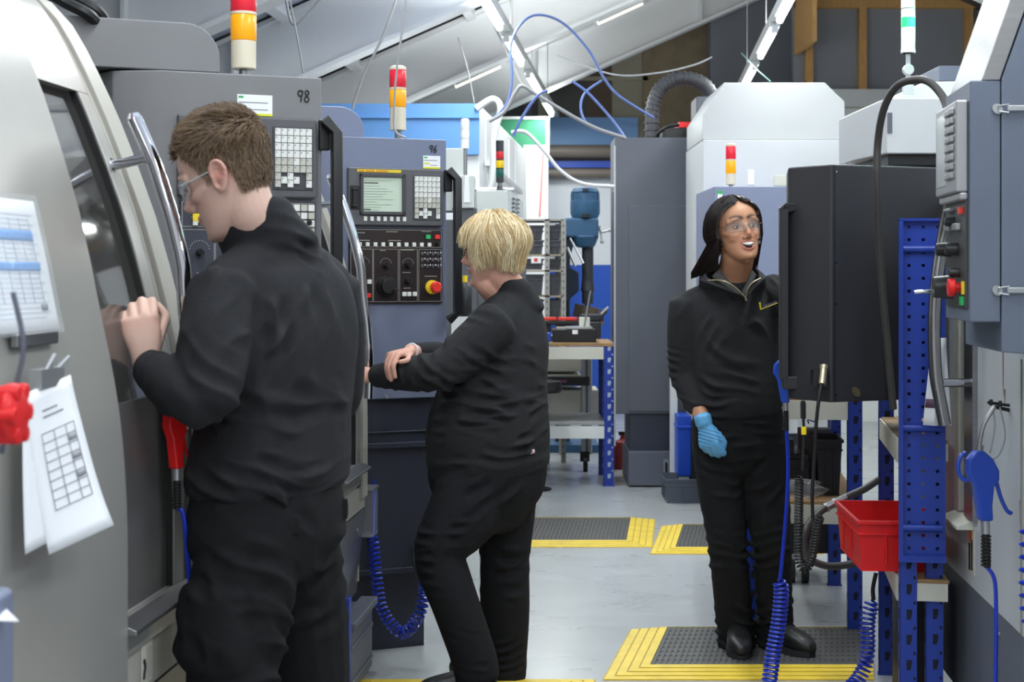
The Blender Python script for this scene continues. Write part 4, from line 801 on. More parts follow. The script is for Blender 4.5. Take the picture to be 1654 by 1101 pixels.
# red crate: open box with ribs
def crate(name, label, loc, rz, w_, d_, h_, m, group=None, t=0.004, grip=True):
    o = thing(name, label, 'crate', loc, rz, group); tp = 0.012
    b = MB()
    def ring(z0, z1, e0, e1, tt):
        out0 = [(-e0, -e0), (w_+e0, -e0), (w_+e0, d_+e0), (-e0, d_+e0)]; out1 = [(-e1, -e1), (w_+e1, -e1), (w_+e1, d_+e1), (-e1, d_+e1)]
        i0 = [(-e0+tt, -e0+tt), (w_+e0-tt, -e0+tt), (w_+e0-tt, d_+e0-tt), (-e0+tt, d_+e0-tt)]; i1 = [(-e1+tt, -e1+tt), (w_+e1-tt, -e1+tt), (w_+e1-tt, d_+e1-tt), (-e1+tt, d_+e1-tt)]
        vs = [(x, y, z0) for x, y in out0]+[(x, y, z1) for x, y in out1]+[(x, y, z0) for x, y in i0]+[(x, y, z1) for x, y in i1]
        fs = []
        for k in range(4):
            n = (k+1) % 4; fs += [(k, n, 4+n, 4+k), (8+n, 8+k, 12+k, 12+n), (4+k, 4+n, 12+n, 12+k), (n, k, 8+k, 8+n)]
        b.add(vs, fs)
    ring(0.002, h_, -0.012, 0.0, t); b.box((0.01, 0.01, 0), (w_-0.01, d_-0.01, 0.006)); b.build('body', m, o)
    b = MB(); ring(h_-0.012, h_, 0.006, 0.006, 0.01); ring(h_-0.045, h_-0.038, 0.002, 0.002, 0.006)
    for k in range(1, 3):
        b.box((w_*k/3-0.003, -0.004, 0.02), (w_*k/3+0.003, 0.004, h_-0.04)); b.box((-0.004, d_*k/3-0.003, 0.02), (0.004, d_*k/3+0.003, h_-0.04))
    b.build('rim', m, o, bevel=0.002); return o
crate('storage_crate', 'open red plastic crate resting on the lower shelf behind the blue post', (1.052, 4.70, 0.472), -0.05, 0.25, 0.42, 0.155, redM)
o = thing('void_box', 'black box added to fill the dark void under the blue shelving by the right machine', 'box', (1.20, 4.78, 0.0), -0.15)  # added black box, fills the dark void below the lower shelf
b = MB(); b.box((0, 0, 0.0), (0.12, 0.28, 0.36)); b.box((-0.006, -0.006, 0.35), (0.126, 0.286, 0.375)); b.build('box', mat('box_black', (18, 18, 20), 0.5), o, bevel=0.004)
# ---------------- workbench behind the console
o = thing('workbench', 'blue legged workbench with chipboard tops behind the black console', 'workbench', (0.9, 5.98, 0), -0.12)
W2 = 0.445
for x, y in ((0, 0), (W2-0.055, 0), (0, 0.9), (W2-0.055, 0.9)):
    b = MB(); post(b, x, y, 0.90 if x > 0 else 0.62, 0.055); b.build('leg', [blueM, hM], o)
for z in (0.90, 0.50):
    b = MB(); b.box((0.0, 0.0, z-0.014), (W2, 0.95, z)); b.build('top_board', woodM, o)
    b = MB(); b.box((0.006, -0.004, z-0.085), (W2-0.055, -0.0006, z-0.012)); b.build('beam', creamM, o, bevel=0.001)
crate('parts_bin', 'black lidless bin on the lower workbench board under the console', Vector((1.20, 6.1, 0.502)), -0.12, 0.10, 0.25, 0.22, mat('bin_black', (34, 34, 38), 0.4))
o = thing('tool_case', 'dark tool case with red button on the lower workbench board', 'tool case', (1.02, 6.15, 0.502), -0.1)
b = MB(); b.box((0, 0, 0), (0.16, 0.3, 0.16)); b.box((0.01, -0.008, 0.1), (0.15, 0, 0.14)); b.build('case', mat('case_black', (30, 30, 33), 0.4), o, bevel=0.006)
b = MB(); b.cyl((0.05, -0.004, 0.19), (0.05, -0.03, 0.19), 0.02); b.box((0.0, -0.0, 0.16), (0.1, 0.1, 0.215), 1); b.build('red_button', [redM, mat('case_black', (30, 30, 33))], o, bevel=0.003)
o = thing('plastic_pack', 'clear pack with a small blue coil inside, above the black bin', 'pack', (1.17, 6.3, 0.742), -0.1)
b = MB(); b.box((0, 0, 0), (0.13, 0.1, 0.12)); b.build('wrap', clearM, o, bevel=0.008)
b = MB(); b.tube(coil([(0.04, 0.05, 0.02), (0.06, 0.05, 0.06), (0.05, 0.05, 0.11)], 0.025, 4, 12), 0.003, 6); b.build('coil', hoseM, o)
b = MB(); b.box((0.0, 0.08, -0.24), (0.13, 0.1, 0.0)); b.build('stand', mat('stand_grey', (120, 110, 116), 0.6), o)
o = thing('plastic_bag', 'crumpled clear plastic bag on the lower workbench board', 'bag', (1.12, 6.02, 0.502))
b = MB(); n = 16
b.grid([[(0.0+0.09*math.sin(math.pi*i/n+1e-3)*math.cos(2*math.pi*k/20)*(1+0.3*math.sin(k*2.3+i)), 0.05*math.sin(math.pi*i/n+1e-3)*math.sin(2*math.pi*k/20), 0.035-0.035*math.cos(math.pi*i/n)*(1+0.25*math.sin(k*1.7))) for k in range(20)] for i in range(n+1)], 0, True, True); b.build('film', clearM, o)
o = thing('paper_stack', 'small stack of papers and steel rings on the upper board of the workbench', 'papers', (0.955, 6.0, 0.902), -0.1)
b = MB()
for i in range(7): b.box((0.002*(i % 3), 0.003*(i % 2), 0.012*i), (0.17-0.004*(i % 2), 0.2, 0.012*i+0.009), i % 2)
b.build('stack', [paperM, rimM], o)
o = thing('castor_trolley', 'low trolley with a black castor wheel seen under the workbench', 'trolley', (1.25, 6.9, 0), -0.1)
b = MB(); b.box((-0.05, 0, 0.13), (0.25, 0.35, 0.42)); b.build('body', mat('case_black', (30, 30, 33)), o, bevel=0.004)
for x in (-0.02, 0.04):
    b = MB(); b.cyl((x, 0.0, 0.055), (x+0.03, 0.0, 0.055), 0.055, n=24); b.cyl((x-0.003, 0, 0.055), (x+0.033, 0, 0.055), 0.02, n=16, mi=1); b.box((x, -0.02, 0.07), (x+0.03, 0.02, 0.13), 1); b.build('castor', [rubberM, rimM], o)
# ---------------- background machines, right of the aisle
# tall dark grey cabinet
o = thing('electrical_cabinet', 'tall dark slate cabinet in the middle of the hall, behind the laughing woman', 'cabinet', P(993, 440, 10)*1.0, 0)
o.location = (0.664, 10.0, 0)
zc = lambda py, d=10.0: 1.38-(py-440)/F*d
midSl = mat('tall_cabinet_slate', (86, 89, 98), 0.5, var=0.03, vscale=5, bump=0.1, bscale=300)
Wc = 0.58
b = MB(); b.box((0, 0, zc(668)), (Wc, 0.42, zc(222))); b.build('body', midSl, o, bevel=0.004)
b = MB(); b.box((0.09, -0.008, zc(664)), (Wc+0.001, 0.0, zc(332))); b.build('door', midSl, o, bevel=0.003)
b = MB(); b.box((-0.012, 0.0, zc(720)), (0.0, 0.1, zc(310)), 1); b.box((0.1, 0.02, 0), (0.36, 0.5, zc(668)), 1); b.build('column', [midSl, slateM], o)
b = MB(); b.box((0.085, -0.05, 0.01), (0.37, 0.5, zc(728))); b.build('foot_box', slate2, o, bevel=0.004)
b = MB(); b.box((0.31, -0.056, 0.06), (0.345, -0.05, 0.18), 0); b.box((0.32, -0.06, 0.08), (0.335, -0.055, 0.16), 1); b.build('recessed_handle', [rimM, blackM], o)
b = MB(); b.box((-0.006, -0.004, zc(720)), (0.006, 0.0, zc(235))); b.build('edge_strip', mat('strip_pale', (170, 172, 176), 0.4), o)
b = MB(); b.tube(spline([(0.27, 0.3, zc(222)), (0.27, 0.3, zc(170)), (0.32, 0.3, zc(135)), (0.45, 0.3, zc(117)), (0.6, 0.3, zc(125)), (0.68, 0.3, zc(150))], 10), 0.045, 12)
q = spline([(0.27, 0.3, zc(222)), (0.27, 0.3, zc(170)), (0.32, 0.3, zc(135)), (0.45, 0.3, zc(117)), (0.6, 0.3, zc(125)), (0.68, 0.3, zc(150))], 10)
for i in range(0, len(q)-1, 2): b.tube([q[i], q[i].lerp(q[i+1], 0.5)], 0.052, 12)
b.build('conduit', mat('conduit_dark', (66, 67, 72), 0.5), o)
b = MB(); b.box((0.55, 0.2, zc(210)), (0.72, 0.5, zc(150))); b.build('junction_box', midSl, o, bevel=0.01)
b = MB(); b.box((0.33, 0.05, zc(222)), (0.55, 0.4, zc(205)), 0); b.box((0.42, 0.03, zc(205)), (0.54, 0.3, zc(196)), 1); b.tube(spline([(0.28, 0.1, zc(215)), (0.35, 0.05, zc(203)), (0.45, 0.08, zc(200))]), 0.012, 8, 0); b.build('fittings', [blackM, redM], o)
# small fan-shaped red fitting at the foot
o = thing('fire_extinguisher', 'small dark red cylinder low behind the blue bench leg', 'extinguisher', (0.78, 10.9, 0))
b = MB(); b.lathe([(0.07, 0), (0.075, 0.02), (0.075, 0.14), (0.06, 0.19), (0.02, 0.21), (0.015, 0.24)], n=20); b.build('bottle', mat('dark_red', (130, 34, 40), 0.4), o); b = MB(); b.box((-0.03, -0.01, 0.235), (0.03, 0.01, 0.26)); b.build('valve', blackM, o)
crate('floor_bin', 'low dark grey bin on the floor left of the laughing woman', (0.918, 9.25, 0), 0, 0.30, 0.32, 0.145, mat('bin_slate', (78, 84, 96), 0.45))
o = thing('white_post', 'narrow white post just left of the laughing woman', 'post', (0.995, 9.72, 0))
b = MB(); b.box((0, 0, 0), (0.045, 0.05, 0.76)); b.build('post', whiteM, o, bevel=0.003)
o = thing('blue_bin', 'tall bright blue bin between white post and laughing woman', 'bin', (1.02, 9.5, 0))
b = MB(); b.box((0, 0, 0.13), (0.08, 0.3, 0.50)); b.box((-0.005, -0.008, 0.42), (0.085, 0.308, 0.44)); b.build('bin', blueP, o, bevel=0.006)
b = MB(); b.box((0.01, 0.02, 0), (0.07, 0.28, 0.13)); b.build('plinth', whiteM, o)
# big white machine
o = thing('machining_centre', 'large white machine with chamfered roof behind the laughing woman', 'machine', (1.12, 9.0, 0))
dz9 = lambda py: 1.38-(py-440)/F*9.0
wm = mat('machine_white', (200, 202, 204), 0.45, var=0.02, vscale=2)
b = MB(); Xc = lambda px: (px-827)/F*9.0-1.12
b.pxz([(Xc(1136), dz9(225)), (Xc(1136), dz9(185)), (Xc(1171), dz9(132)), (Xc(1335), dz9(132)), (Xc(1367), dz9(163)), (Xc(1367), dz9(225))], 0.04, 0.85); b.build('roof_housing', mat('machine_white_dull', (182, 184, 185), 0.5, var=0.03, vscale=3), o, bevel=0.006)
b = MB(); b.box((Xc(1136), 0, dz9(700)), (Xc(1367), 0.9, dz9(226))); b.build('body', wm, o, bevel=0.004)
b = MB(); b.box((Xc(1250), -0.006, dz9(300)), (Xc(1277), 0, dz9(283))); b.build('label_plate', creamM, o, bevel=0.001); b = MB(); b.box((Xc(1208), -0.004, dz9(298)), (Xc(1218), 0, dz9(274))); b.build('paper_notice', paperM, o)
b = MB(); b.box((Xc(1140), 0.1, 0.0), (Xc(1360), 0.85, dz9(700))); b.build('base', slateM, o)
# grey-white head box at its right
b = MB(); b.pxz([(Xc(1367), dz9(265)), (Xc(1367), dz9(215)), (Xc(1395), dz9(199)), (Xc(1440), dz9(199)), (Xc(1440), dz9(265))], -0.4, 0.2); b.build('side_head', wm, o, bevel=0.006)
b = MB(); b.box((Xc(1404)-0.03, -0.406, dz9(262)), (Xc(1413)-0.02, -0.4, dz9(215))); b.build('side_window', blackM, o)
# blue grey pendant cabinet of that machine
d8 = 8.2; z8 = lambda py: 1.38-(py-440)/F*d8
b = MB(); x0 = (1153-827)/F*d8-1.12; x1 = (1300-827)/F*d8-1.12
b.box((x0, -0.8, 0.62), (x1, -0.01, z8(301))); pc = b.build('control_cabinet', mat('pendant_blue_grey', (124, 132, 158), 0.5, var=0.03, bump=0.1, bscale=300), o, bevel=0.004)
b = MB(); b.box((x0+0.02, -0.803, z8(330)), (x0+0.045, -0.8, z8(308)), 0); b.box((x0+0.02, -0.804, z8(313)), (x0+0.045, -0.801, z8(308)), 1); b.build('sticker', [paperM, greenM], pc)
signal_lamp(pc, ((1189-827)/F*d8-1.12, -0.6, z8(301)), [('amber_lens', amberM), ('red_lens', redLens)], r=0.028, base=0.06, hh=0.074, pole=0.02)
# white machine head with green lit lamp, upper right
d46 = 5.35; z46 = lambda py: 1.38-(py-440)/F*d46; x46 = lambda px: (px-827)/F*d46
o = thing('spindle_head', 'white machine head with dark underside carrying the lamp lit green', 'machine', (x46(1430), d46, 0))
xx = lambda px: x46(px)-x46(1430)
b = MB(); b.box((xx(1432), 0.0, z46(248)), (xx(1640), 0.6, z46(158))); b.prism([(xx(1432), 0, z46(248)), (xx(1414), 0.35, z46(248)), (xx(1414), 0.35, z46(165)), (xx(1432), 0, z46(158))], (0, 0.25, 0)); b.prism([(xx(1505), 0.3, z46(160)), (xx(1505), 0.3, z46(130)), (xx(1530), 0.3, z46(115)), (xx(1680), 0.3, z46(112)), (xx(1680), 0.3, z46(160))], (0, 0.5, 0)); b.build('head', wm, o, bevel=0.005)
b = MB(); b.box((xx(1438), 0.03, z46(266)), (xx(1600), 0.55, z46(248))); b.box((xx(1505), 0.25, z46(420)), (xx(1600), 0.55, z46(262)), 1); b.build('underside', [blackM, slate2], o, bevel=0.003)
b = MB(); b.box((xx(1535), 0.3, 0.02), (xx(1680), 0.5, z46(250))); b.build('rear_column', slate2, o)
b = MB(); b.box((xx(1436)-0.006, -0.003, z46(215)), (xx(1441), 0.0, z46(182))); b.build('vent', slate2, o)
b = MB(); c = (xx(1474), 0.06)
b.box((c[0]-0.019, c[1]-0.012, z46(158)), (c[0]+0.019, c[1]+0.012, z46(134))); b.box((c[0]-0.026, c[1]-0.02, z46(158)), (c[0]+0.026, c[1]+0.02, z46(152))); b.box((c[0]-0.008, c[1]-0.005, z46(136)), (c[0]+0.008, c[1]+0.005, z46(82))); b.tube([(c[0], c[1]-0.012, z46(109)), (c[0], c[1]+0.012, z46(109))], 0.019, 20)
br = b.build('lamp_bracket', wm, o, bevel=0.003)
b = MB(); R0 = 0.024
b.cyl((c[0], c[1], z46(82)), (c[0], c[1], z46(40)), R0, n=24); b.cyl((c[0], c[1], z46(82)), (c[0], c[1], z46(76)), R0*1.05, n=24); lamp = b.build('signal_lamp', lampW, o, bevel=0.002)
b = MB(); b.cyl((c[0], c[1], z46(40)), (c[0], c[1], z46(24)), R0, n=24); b.build('green_lens', mat('green_lit', (40, 225, 110), 0.3, emit=1.3), lamp)
for y0_, y1_ in ((24, 10), (9, -5), (-6, -20)):
    b = MB(); b.cyl((c[0], c[1], z46(y0_)), (c[0], c[1], z46(y1_)), R0*0.99, n=24); b.cyl((c[0], c[1], z46(y0_)), (c[0], c[1], z46(y0_)+0.003), R0*1.03, n=24); b.build('clear_lens', mat('clear_lens', (226, 230, 230), 0.25), lamp)
l = bpy.data.lights.new('green_lamp_light', 'POINT'); l.energy = 1.2; l.color = (0.1, 1.0, 0.35); l.shadow_soft_size = 0.03; lo = bpy.data.objects.new('green_lamp_light', l); C.objects.link(lo); lo.location = Vector(o.location)+Vector((c[0]+0.04, c[1]-0.05, z46(30)))
o = thing('cabinet_box', 'blue grey box topped cabinet at the upper right behind the steel cover', 'cabinet', (P(1516, 440, 6.3).x, 6.3, 0))
b = MB(); b.box((0, 0, 0.0), (0.36, 0.3, 1.38+324/F*6)); b.box((0.0, -0.01, 1.38+324/F*6), (0.36, 0.3, 1.38+350/F*6), 1); b.build('body', [whiteM, greyBlue], o, bevel=0.004)

# ---------------- background left of the aisle
# tall white booth with blue band
o = thing('booth', 'large white booth with a bright blue band, beyond the number 96 machine', 'booth', (-1.25, 9.5, 0))
xb = -0.2+1.25; ztop = 1.38+272/F*9.5; zbb = 1.38+190/F*9.5
whB = mat('booth_white', (232, 234, 236), 0.4)
b = MB(); L_ = 3.7; o2 = Vector((0.0868*L_, L_, 0))
b.prism([(0, 0, 0), (xb, 0, 0), (xb+o2.x, L_, 0), (o2.x, L_, 0)], (0, 0, ztop)); b.build('body', whB, o, bevel=0.01)
b = MB(); b.box((-0.02, -0.03, zbb), (xb+0.0, -0.0, ztop+0.0)); b.box((-0.02, -0.045, ztop-0.09), (xb, -0.03, ztop-0.08)); b.build('blue_band', mat('band_blue', (100, 152, 212), 0.5), o)
b = MB()
for i in range(5):                                        # ribs and rails on the receding side
    s0 = i*0.55+0.3; z_ = ztop-0.12-i*0.0
    b.prism([(xb+0.0868*s0+0.001, s0, 1.6), (xb+0.0868*s0+0.012, s0+0.01, 1.6), (xb+0.0868*s0+0.012, s0+0.01, ztop-0.05), (xb+0.0868*s0+0.001, s0, ztop-0.05)], (0, 0.02, 0))
b.prism([(xb+0.03, 0.2, 2.05), (xb+0.06, 0.2, 2.05), (xb+0.06, 0.2, 2.08), (xb+0.03, 0.2, 2.08)], (0.0868*2.6, 2.6, -0.05)); b.prism([(xb+0.0, 0.2, 1.85), (xb+0.02, 0.2, 1.85), (xb+0.02, 0.2, 1.87), (xb+0.0, 0.2, 1.87)], (0.0868*2.6, 2.6, 0))
b.build('side_rails', mat('rail_pale', (200, 202, 206), 0.4), o)
m_ = text('m', 0.12, (0.90, -0.002, 1.38+170/F*9.5), (math.pi/2, 0, 0), mat('letter_grey', (150, 156, 164), 0.6), o)
b = MB(); b.cyl((xb-0.10, -0.05, 1.38+140/F*9.5), (xb-0.10, -0.05, 1.38+163/F*9.5), 0.012, 0.002, n=10); b.build('red_marker', redM, o)
b = MB(); b.tube(spline([(xb-0.05, -0.05, 1.6), (xb+0.07, -0.05, 1.9), (xb+0.09, -0.05, 2.2), (xb+0.13, -0.04, 2.38), (xb+0.08, -0.03, 2.44), (xb-0.02, -0.03, 2.38)]), 0.02, 10); b.build('white_duct', whiteM, o)
o = thing('white_cabinet', 'plain white cabinet with a thin red stripe left of the blue drill', 'cabinet', (0.10, 13.6, 0))
b = MB(); b.box((0.0, 0, 0), (0.22, 0.8, 1.38+206/F*13.6)); b.build('body', whB, o, bevel=0.006)
b = MB(); b.prism([(0.135, -0.003, 1.38+90/F*13.6), (0.15, -0.003, 1.38+90/F*13.6), (0.18, -0.003, 1.38+192/F*13.6), (0.168, -0.003, 1.38+192/F*13.6)], (0, 0.003, 0)); b.build('red_stripe', mat('stripe_red', (214, 120, 116), 0.6), o)
o = thing('green_board', 'small green board with white frame above the white cabinet', 'board', ((843-827)/F*14.6, 14.6, 2.5))
b = MB(); b.box((-0.30, 0, 0), (0.24, 0.03, 0.34)); b.build('board', mat('board_green', (46, 128, 92), 0.6), o); b = MB(); b.box((-0.3, -0.012, 0.325), (0.26, 0.03, 0.35)); b.box((0.225, -0.012, 0), (0.26, 0.03, 0.33)); b.build('frame', whiteM, o)
b = MB(); b.box((0.1, 0.0, -2.5), (0.14, 0.03, 0.0)); b.build('stand', rimM, o)
# beige milling machine with the two small signal lamps
d8b = 8.0; xv = lambda px: (px-827)/F*d8b; zv = lambda py: 1.38-(py-440)/F*d8b
o = thing('milling_machine', 'pale grey machine head with white tag behind the blonde woman', 'machine', (xv(735), d8b, 0)); xw = lambda px: xv(px)-xv(735)
pale = mat('pale_grey_paint', (196, 200, 198), 0.5)
b = MB(); b.box((xw(730), 0, zv(336)), (xw(766), 0.3, zv(283))); b.box((xw(700), 0.05, zv(340)), (xw(748), 0.3, zv(238))); b.build('control_head', pale, o, bevel=0.005)
b = MB(); b.prism([(xw(768), 0.1, zv(352)), (xw(820), 0.1, zv(352)), (xw(820), 0.1, zv(306)), (xw(768), 0.1, zv(306))], (0.0, 0.12, 0)); b.prism([(xw(820), 0.1, zv(352)), (xw(820), 0.1, zv(306)), (xw(846), 0.5, zv(318)), (xw(846), 0.5, zv(352))], (-0.05, 0.1, 0)); b.build('column_head', pale, o, bevel=0.004)
b = MB()
for i in range(5):
    for j in range(2): b.prism([(xw(828+j*7), 0.222+j*0.1-0.02, zv(316+i*7)), (xw(832+j*7), 0.28+j*0.1-0.02, zv(317+i*7)), (xw(832+j*7), 0.28+j*0.1-0.02, zv(319+i*7)), (xw(828+j*7), 0.222+j*0.1-0.02, zv(318+i*7))], (0.004, -0.012, 0))
b.build('vent_slots', slate2, o)
b = MB(); b.box((xw(744), 0.02, 0.9), (xw(770), 0.4, zv(336))); b.box((xw(690), 0.06, 0.9), (xw(850), 0.8, zv(354))); b.box((xw(690), 0.75, 0.0), (xw(850), 1.2, zv(354))); b.build('column', mat('machine_dark_grey', (84, 86, 92), 0.5), o)
b = MB(); b.prism([(xw(749), -0.006, zv(327)), (xw(759), -0.006, zv(327)), (xw(757), -0.006, zv(284)), (xw(751), -0.006, zv(284))], (0, 0.005, 0)); b.build('white_tag', paperM, o)
lp = signal_lamp(o, (xw(750), 0.1, zv(283)), [('white_lens', lampW), ('white_lens', lampW)], r=0.023, base=0.05, hh=0.045, pole=0.145, baseM=lampW)
lp2 = signal_lamp(o, (xw(807), 0.16, zv(306)), [('green_lens', mat('dark_green_lens', (16, 84, 72), 0.3)), ('yellow_lens', mat('yellow_lens', (226, 186, 20), 0.3)), ('red_lens', mat('dk_red_lens', (190, 30, 40), 0.3))], r=0.021, base=0.03, hh=0.043, pole=0.045, baseM=mat('lamp_black', (40, 44, 48), 0.4))
b = MB(); b.cyl((0, 0, 0.045+0.03+0.141), (0, 0, 0.045+0.03+0.141+0.05), 0.021, n=20); b.build('cap', mat('lamp_black', (40, 44, 48)), lp2)
b = MB(); b.lathe([(0.022, 0), (0.006, 0.045)], n=14); b.build('cone_foot', mat('lamp_black', (40, 44, 48)), lp2)
b = MB(); b.tube([(xw(766), 0.2, zv(303)), (xw(830), 0.2, zv(303))], 0.01, 8); b.build('rail', rimM, o)
# low white machine body beside it with papers (seen left of the blonde woman)
o = thing('white_side_cabinet', 'white cabinet strip seen between the black grip and the blonde woman', 'cabinet', (P(722, 440, 7.2).x-0.1, 7.2, 0))
b = MB(); b.box((-0.2, 0, 0), (0.05, 0.3, 1.38+30/F*7.2)); b.build('body', whiteM, o, bevel=0.004)
o = thing('spray_can', 'black bottle with a yellow cap just in front of the blonde woman', 'bottle', P(751, 475, 7.0))
b = MB(); b.lathe([(0.03, -0.10), (0.032, -0.09), (0.032, 0.03), (0.02, 0.05), (0.012, 0.055)], n=18); b.build('bottle', blackM, o); b = MB(); b.cyl((0, 0, 0.055), (0, 0, 0.085), 0.012, n=12); b.build('cap', yelM, o)
b = MB(); b.box((-0.06, -0.04, -1.281), (0.06, 0.04, -0.10)); b.build('stand', whiteM, o)
# racking with grey bins
o = thing('bin_rack', 'slotted grey rack holding dark plastic bins behind the blonde woman', 'rack', (-0.12, 11.22, 0))
rk = mat('rack_grey', (150, 148, 142), 0.5)
zr = lambda py: 1.38-(py-440)/F*11.0; xr = lambda px: (px-827)/F*11.0+0.12
for x in (xr(881), xr(828), xr(908)):
    for y in (0, 0.5) if x != xr(881) else (0,):
        b = MB(); b.box((x, y, 0), (x+0.035, y+0.03, zr(352)))
        for i in range(34): b.box((x+0.013, y-0.001, 0.06+i*0.05), (x+0.021, y+0.001, 0.075+i*0.05), 1)
        b.build('upright', [rk, slateM], o)
shelves = (352, 410, 436, 478, 520)
for py in shelves: b = MB(); b.box((xr(828), 0.0, zr(py)-0.012), (xr(911), 0.5, zr(py))); b.build('shelf', rk if py < 400 else mat('shelf_pale', (150, 142, 122), 0.6), o)
binM = mat('bin_dark_grey', (74, 76, 84), 0.45)
labs = ('top', 'second', 'third', 'lowest'); 
def bin_(x0, x1, pyb, h_, lb):
    crate('storage_bin', lb, (x0-0.12, 11.26, zr(pyb)+0.004), 0, x1-x0, 0.38, h_, binM, 'dark bins in the slotted rack')
for i, (pb_, h_) in enumerate(((410, 0.1), (436, 0.08), (478, 0.15), (520, 0.15))):
    bin_(xr(840), xr(879), pb_, h_, 'dark grey bin left of the slotted upright, on the %s shelf of the rack' % labs[i]); 
    bin_(xr(887), xr(908), pb_, h_, 'dark grey bin right of the slotted upright, on the %s shelf of the rack' % labs[i])
bin_(xr(840), xr(879), 410, 0.1, 'x') if False else None
for i, (x0, x1) in enumerate(((840, 879), (887, 908))):
    crate('storage_bin', 'dark bin stacked under the top of the slotted rack, %s of its upright' % ('left', 'right')[i], (xr(x0)-0.12, 11.26, zr(410)+0.112), 0, xr(x1)-xr(x0), 0.38, 0.10, binM, 'dark bins in the slotted rack')
b = MB(); b.box((0, 0, 0), (0.07, 0.005, 0.05), 0); b.box((0.02, -0.002, 0.012), (0.045, 0, 0.035), 1); q_ = b.build('paper_label', [paperM, redK]); q_.location = P(858, 425, 10.95); tag(q_, 'white label with a red mark on the rack just behind the blonde hair', 'label')
# pillar drill
drillM = mat('drill_blue', (44, 82, 116), 0.45, var=0.08)
dd = 12.0; xd = lambda px: (px-945)/F*dd; zd = lambda py: 1.38-(py-440)/F*dd
o = thing('pillar_drill', 'blue pillar drill with a motor on top, against the blue and white wall', 'drill', ((945-827)/F*dd, dd, 0))
b = MB(); b.lathe([(0.10, zd(352)), (0.115, zd(345)), (0.115, zd(325)), (0.105, zd(323)), (0.105, zd(312)), (0.112, zd(310)), (0.09, zd(304)), (0.05, zd(303))], n=24)
for i in range(16):
    a = i*math.pi/8; b.box((0.108*math.cos(a)-0.004, 0.108*math.sin(a)-0.004, zd(343)), (0.108*math.cos(a)+0.004, 0.108*math.sin(a)+0.004, zd(312)))
b.build('motor', drillM, o)
b = MB(); b.box((-0.03, -0.125, zd(352)), (0.03, -0.1, zd(346))); b.box((-0.025, -0.125, zd(310)), (0.02, -0.1, zd(306))); b.build('vents', blackM, o)
b = MB(); b.box((-0.17, -0.1, zd(384)), (0.10, 0.2, zd(352))); b.cyl((-0.0, -0.02, zd(400)), (0.0, -0.02, zd(380)), 0.07, 0.11, 24); b.build('gear_head', drillM, o, bevel=0.02)
b = MB(); b.cyl((0.02, 0, zd(490)), (0.02, 0, zd(398)), 0.045, 0.045, 20); b.build('quill', mat('drill_dark', (58, 60, 66), 0.4, metal=0.4), o)
b = MB(); b.cyl((0.02, 0, zd(520)), (0.02, 0, zd(455)), 0.022, n=14); b.cyl((0.02, 0, zd(470)), (0.02, 0, zd(445)), 0.055, 0.04, 16); b.build('chuck', mat('drill_dark', (58, 60, 66)), o)
b = MB(); b.prism([(-0.17, -0.05, zd(384)), (-0.08, -0.05, zd(384)), (-0.13, -0.05, zd(430)), (-0.05, -0.05, zd(440)), (-0.05, -0.05, zd(470)), (-0.16, -0.05, zd(490)), (-0.22, -0.05, zd(430))], (0, 0.25, 0)); b.cyl((-0.17, 0.15, 0), (-0.17, 0.15, zd(360)), 0.06, n=20); b.build('column', mat('drill_navy', (26, 42, 62), 0.5), o, bevel=0.01)
for a in (0.3, 2.4, 4.5):
    b = MB(); b.tube([(0.12, -0.02, zd(376)), (0.14+0.05*math.cos(a), -0.05, zd(376)+0.07*math.sin(a))], 0.008, 8); b.ball((0.14+0.05*math.cos(a), -0.05, zd(376)+0.07*math.sin(a)), 0.016, 8); b.build('feed_handle', rimM, o)
b = MB(); b.tube([(-0.12, -0.1, zd(385)), (-0.02, -0.15, zd(425))], 0.008, 8); b.tube([(-0.14, -0.1, zd(400)), (-0.08, -0.12, zd(430))], 0.012, 8); b.build('lever', rimM, o)
b = MB(); b.box((-0.13, -0.12, zd(524)), (0.14, 0.2, zd(514))); b.cyl((-0.0, 0.0, zd(514)), (0.02, 0.0, zd(494)), 0.1, n=20); b.build('table', mat('drill_brown', (84, 70, 60), 0.6), o); b = MB(); b.box((-0.3, -0.15, 0), (0.1, 0.4, 0.06)); b.build('foot', drillM, o)
# near workbench with one blue leg
d10 = 10.0; x10 = lambda px: (px-827)/F*d10; z10 = lambda py: 1.38-(py-440)/F*d10
o = thing('workbench', 'cream fronted bench with a blue perforated leg beside the tall slate cabinet', 'workbench', (x10(860), d10, 0)); xt = lambda px: x10(px)-x10(860)
for x, y in ((xt(975), 0), (xt(975), 0.55), (xt(840), 0), (xt(840), 0.55)):
    b = MB(); post(b, x, y, z10(558), 0.066); b.build('leg', [blueM, mat('slot_pale', (170, 180, 200), 0.6)], o)
b = MB(); b.box((xt(835), -0.005, z10(559)), (xt(992), 0.62, z10(554))); b.build('top_board', woodM, o)
b = MB(); b.box((xt(838), -0.008, z10(580)), (xt(975), -0.002, z10(560))); b.build('beam', creamM, o, bevel=0.001)
b = MB(); b.box((xt(838), -0.004, z10(708)), (xt(976), 0.02, z10(688))); b.box((xt(838), -0.004, z10(686)), (xt(976), 0.60, z10(680)), 1); b.build('lower_rail', [whiteM, rimM], o, bevel=0.001)
o = thing('steel_trolley', 'steel tube trolley with white drawers and a black shelf behind the bench', 'trolley', (x10(870), 10.75, 0))
za = lambda py: 1.38-(py-440)/F*10.75; xa = lambda px: (px-870)/F*10.75
for x in (xa(946), xa(955)): b = MB(); b.cyl((x, 0, 0.12), (x, 0, za(560)), 0.02, n=12); b.build('leg', rimM, o)
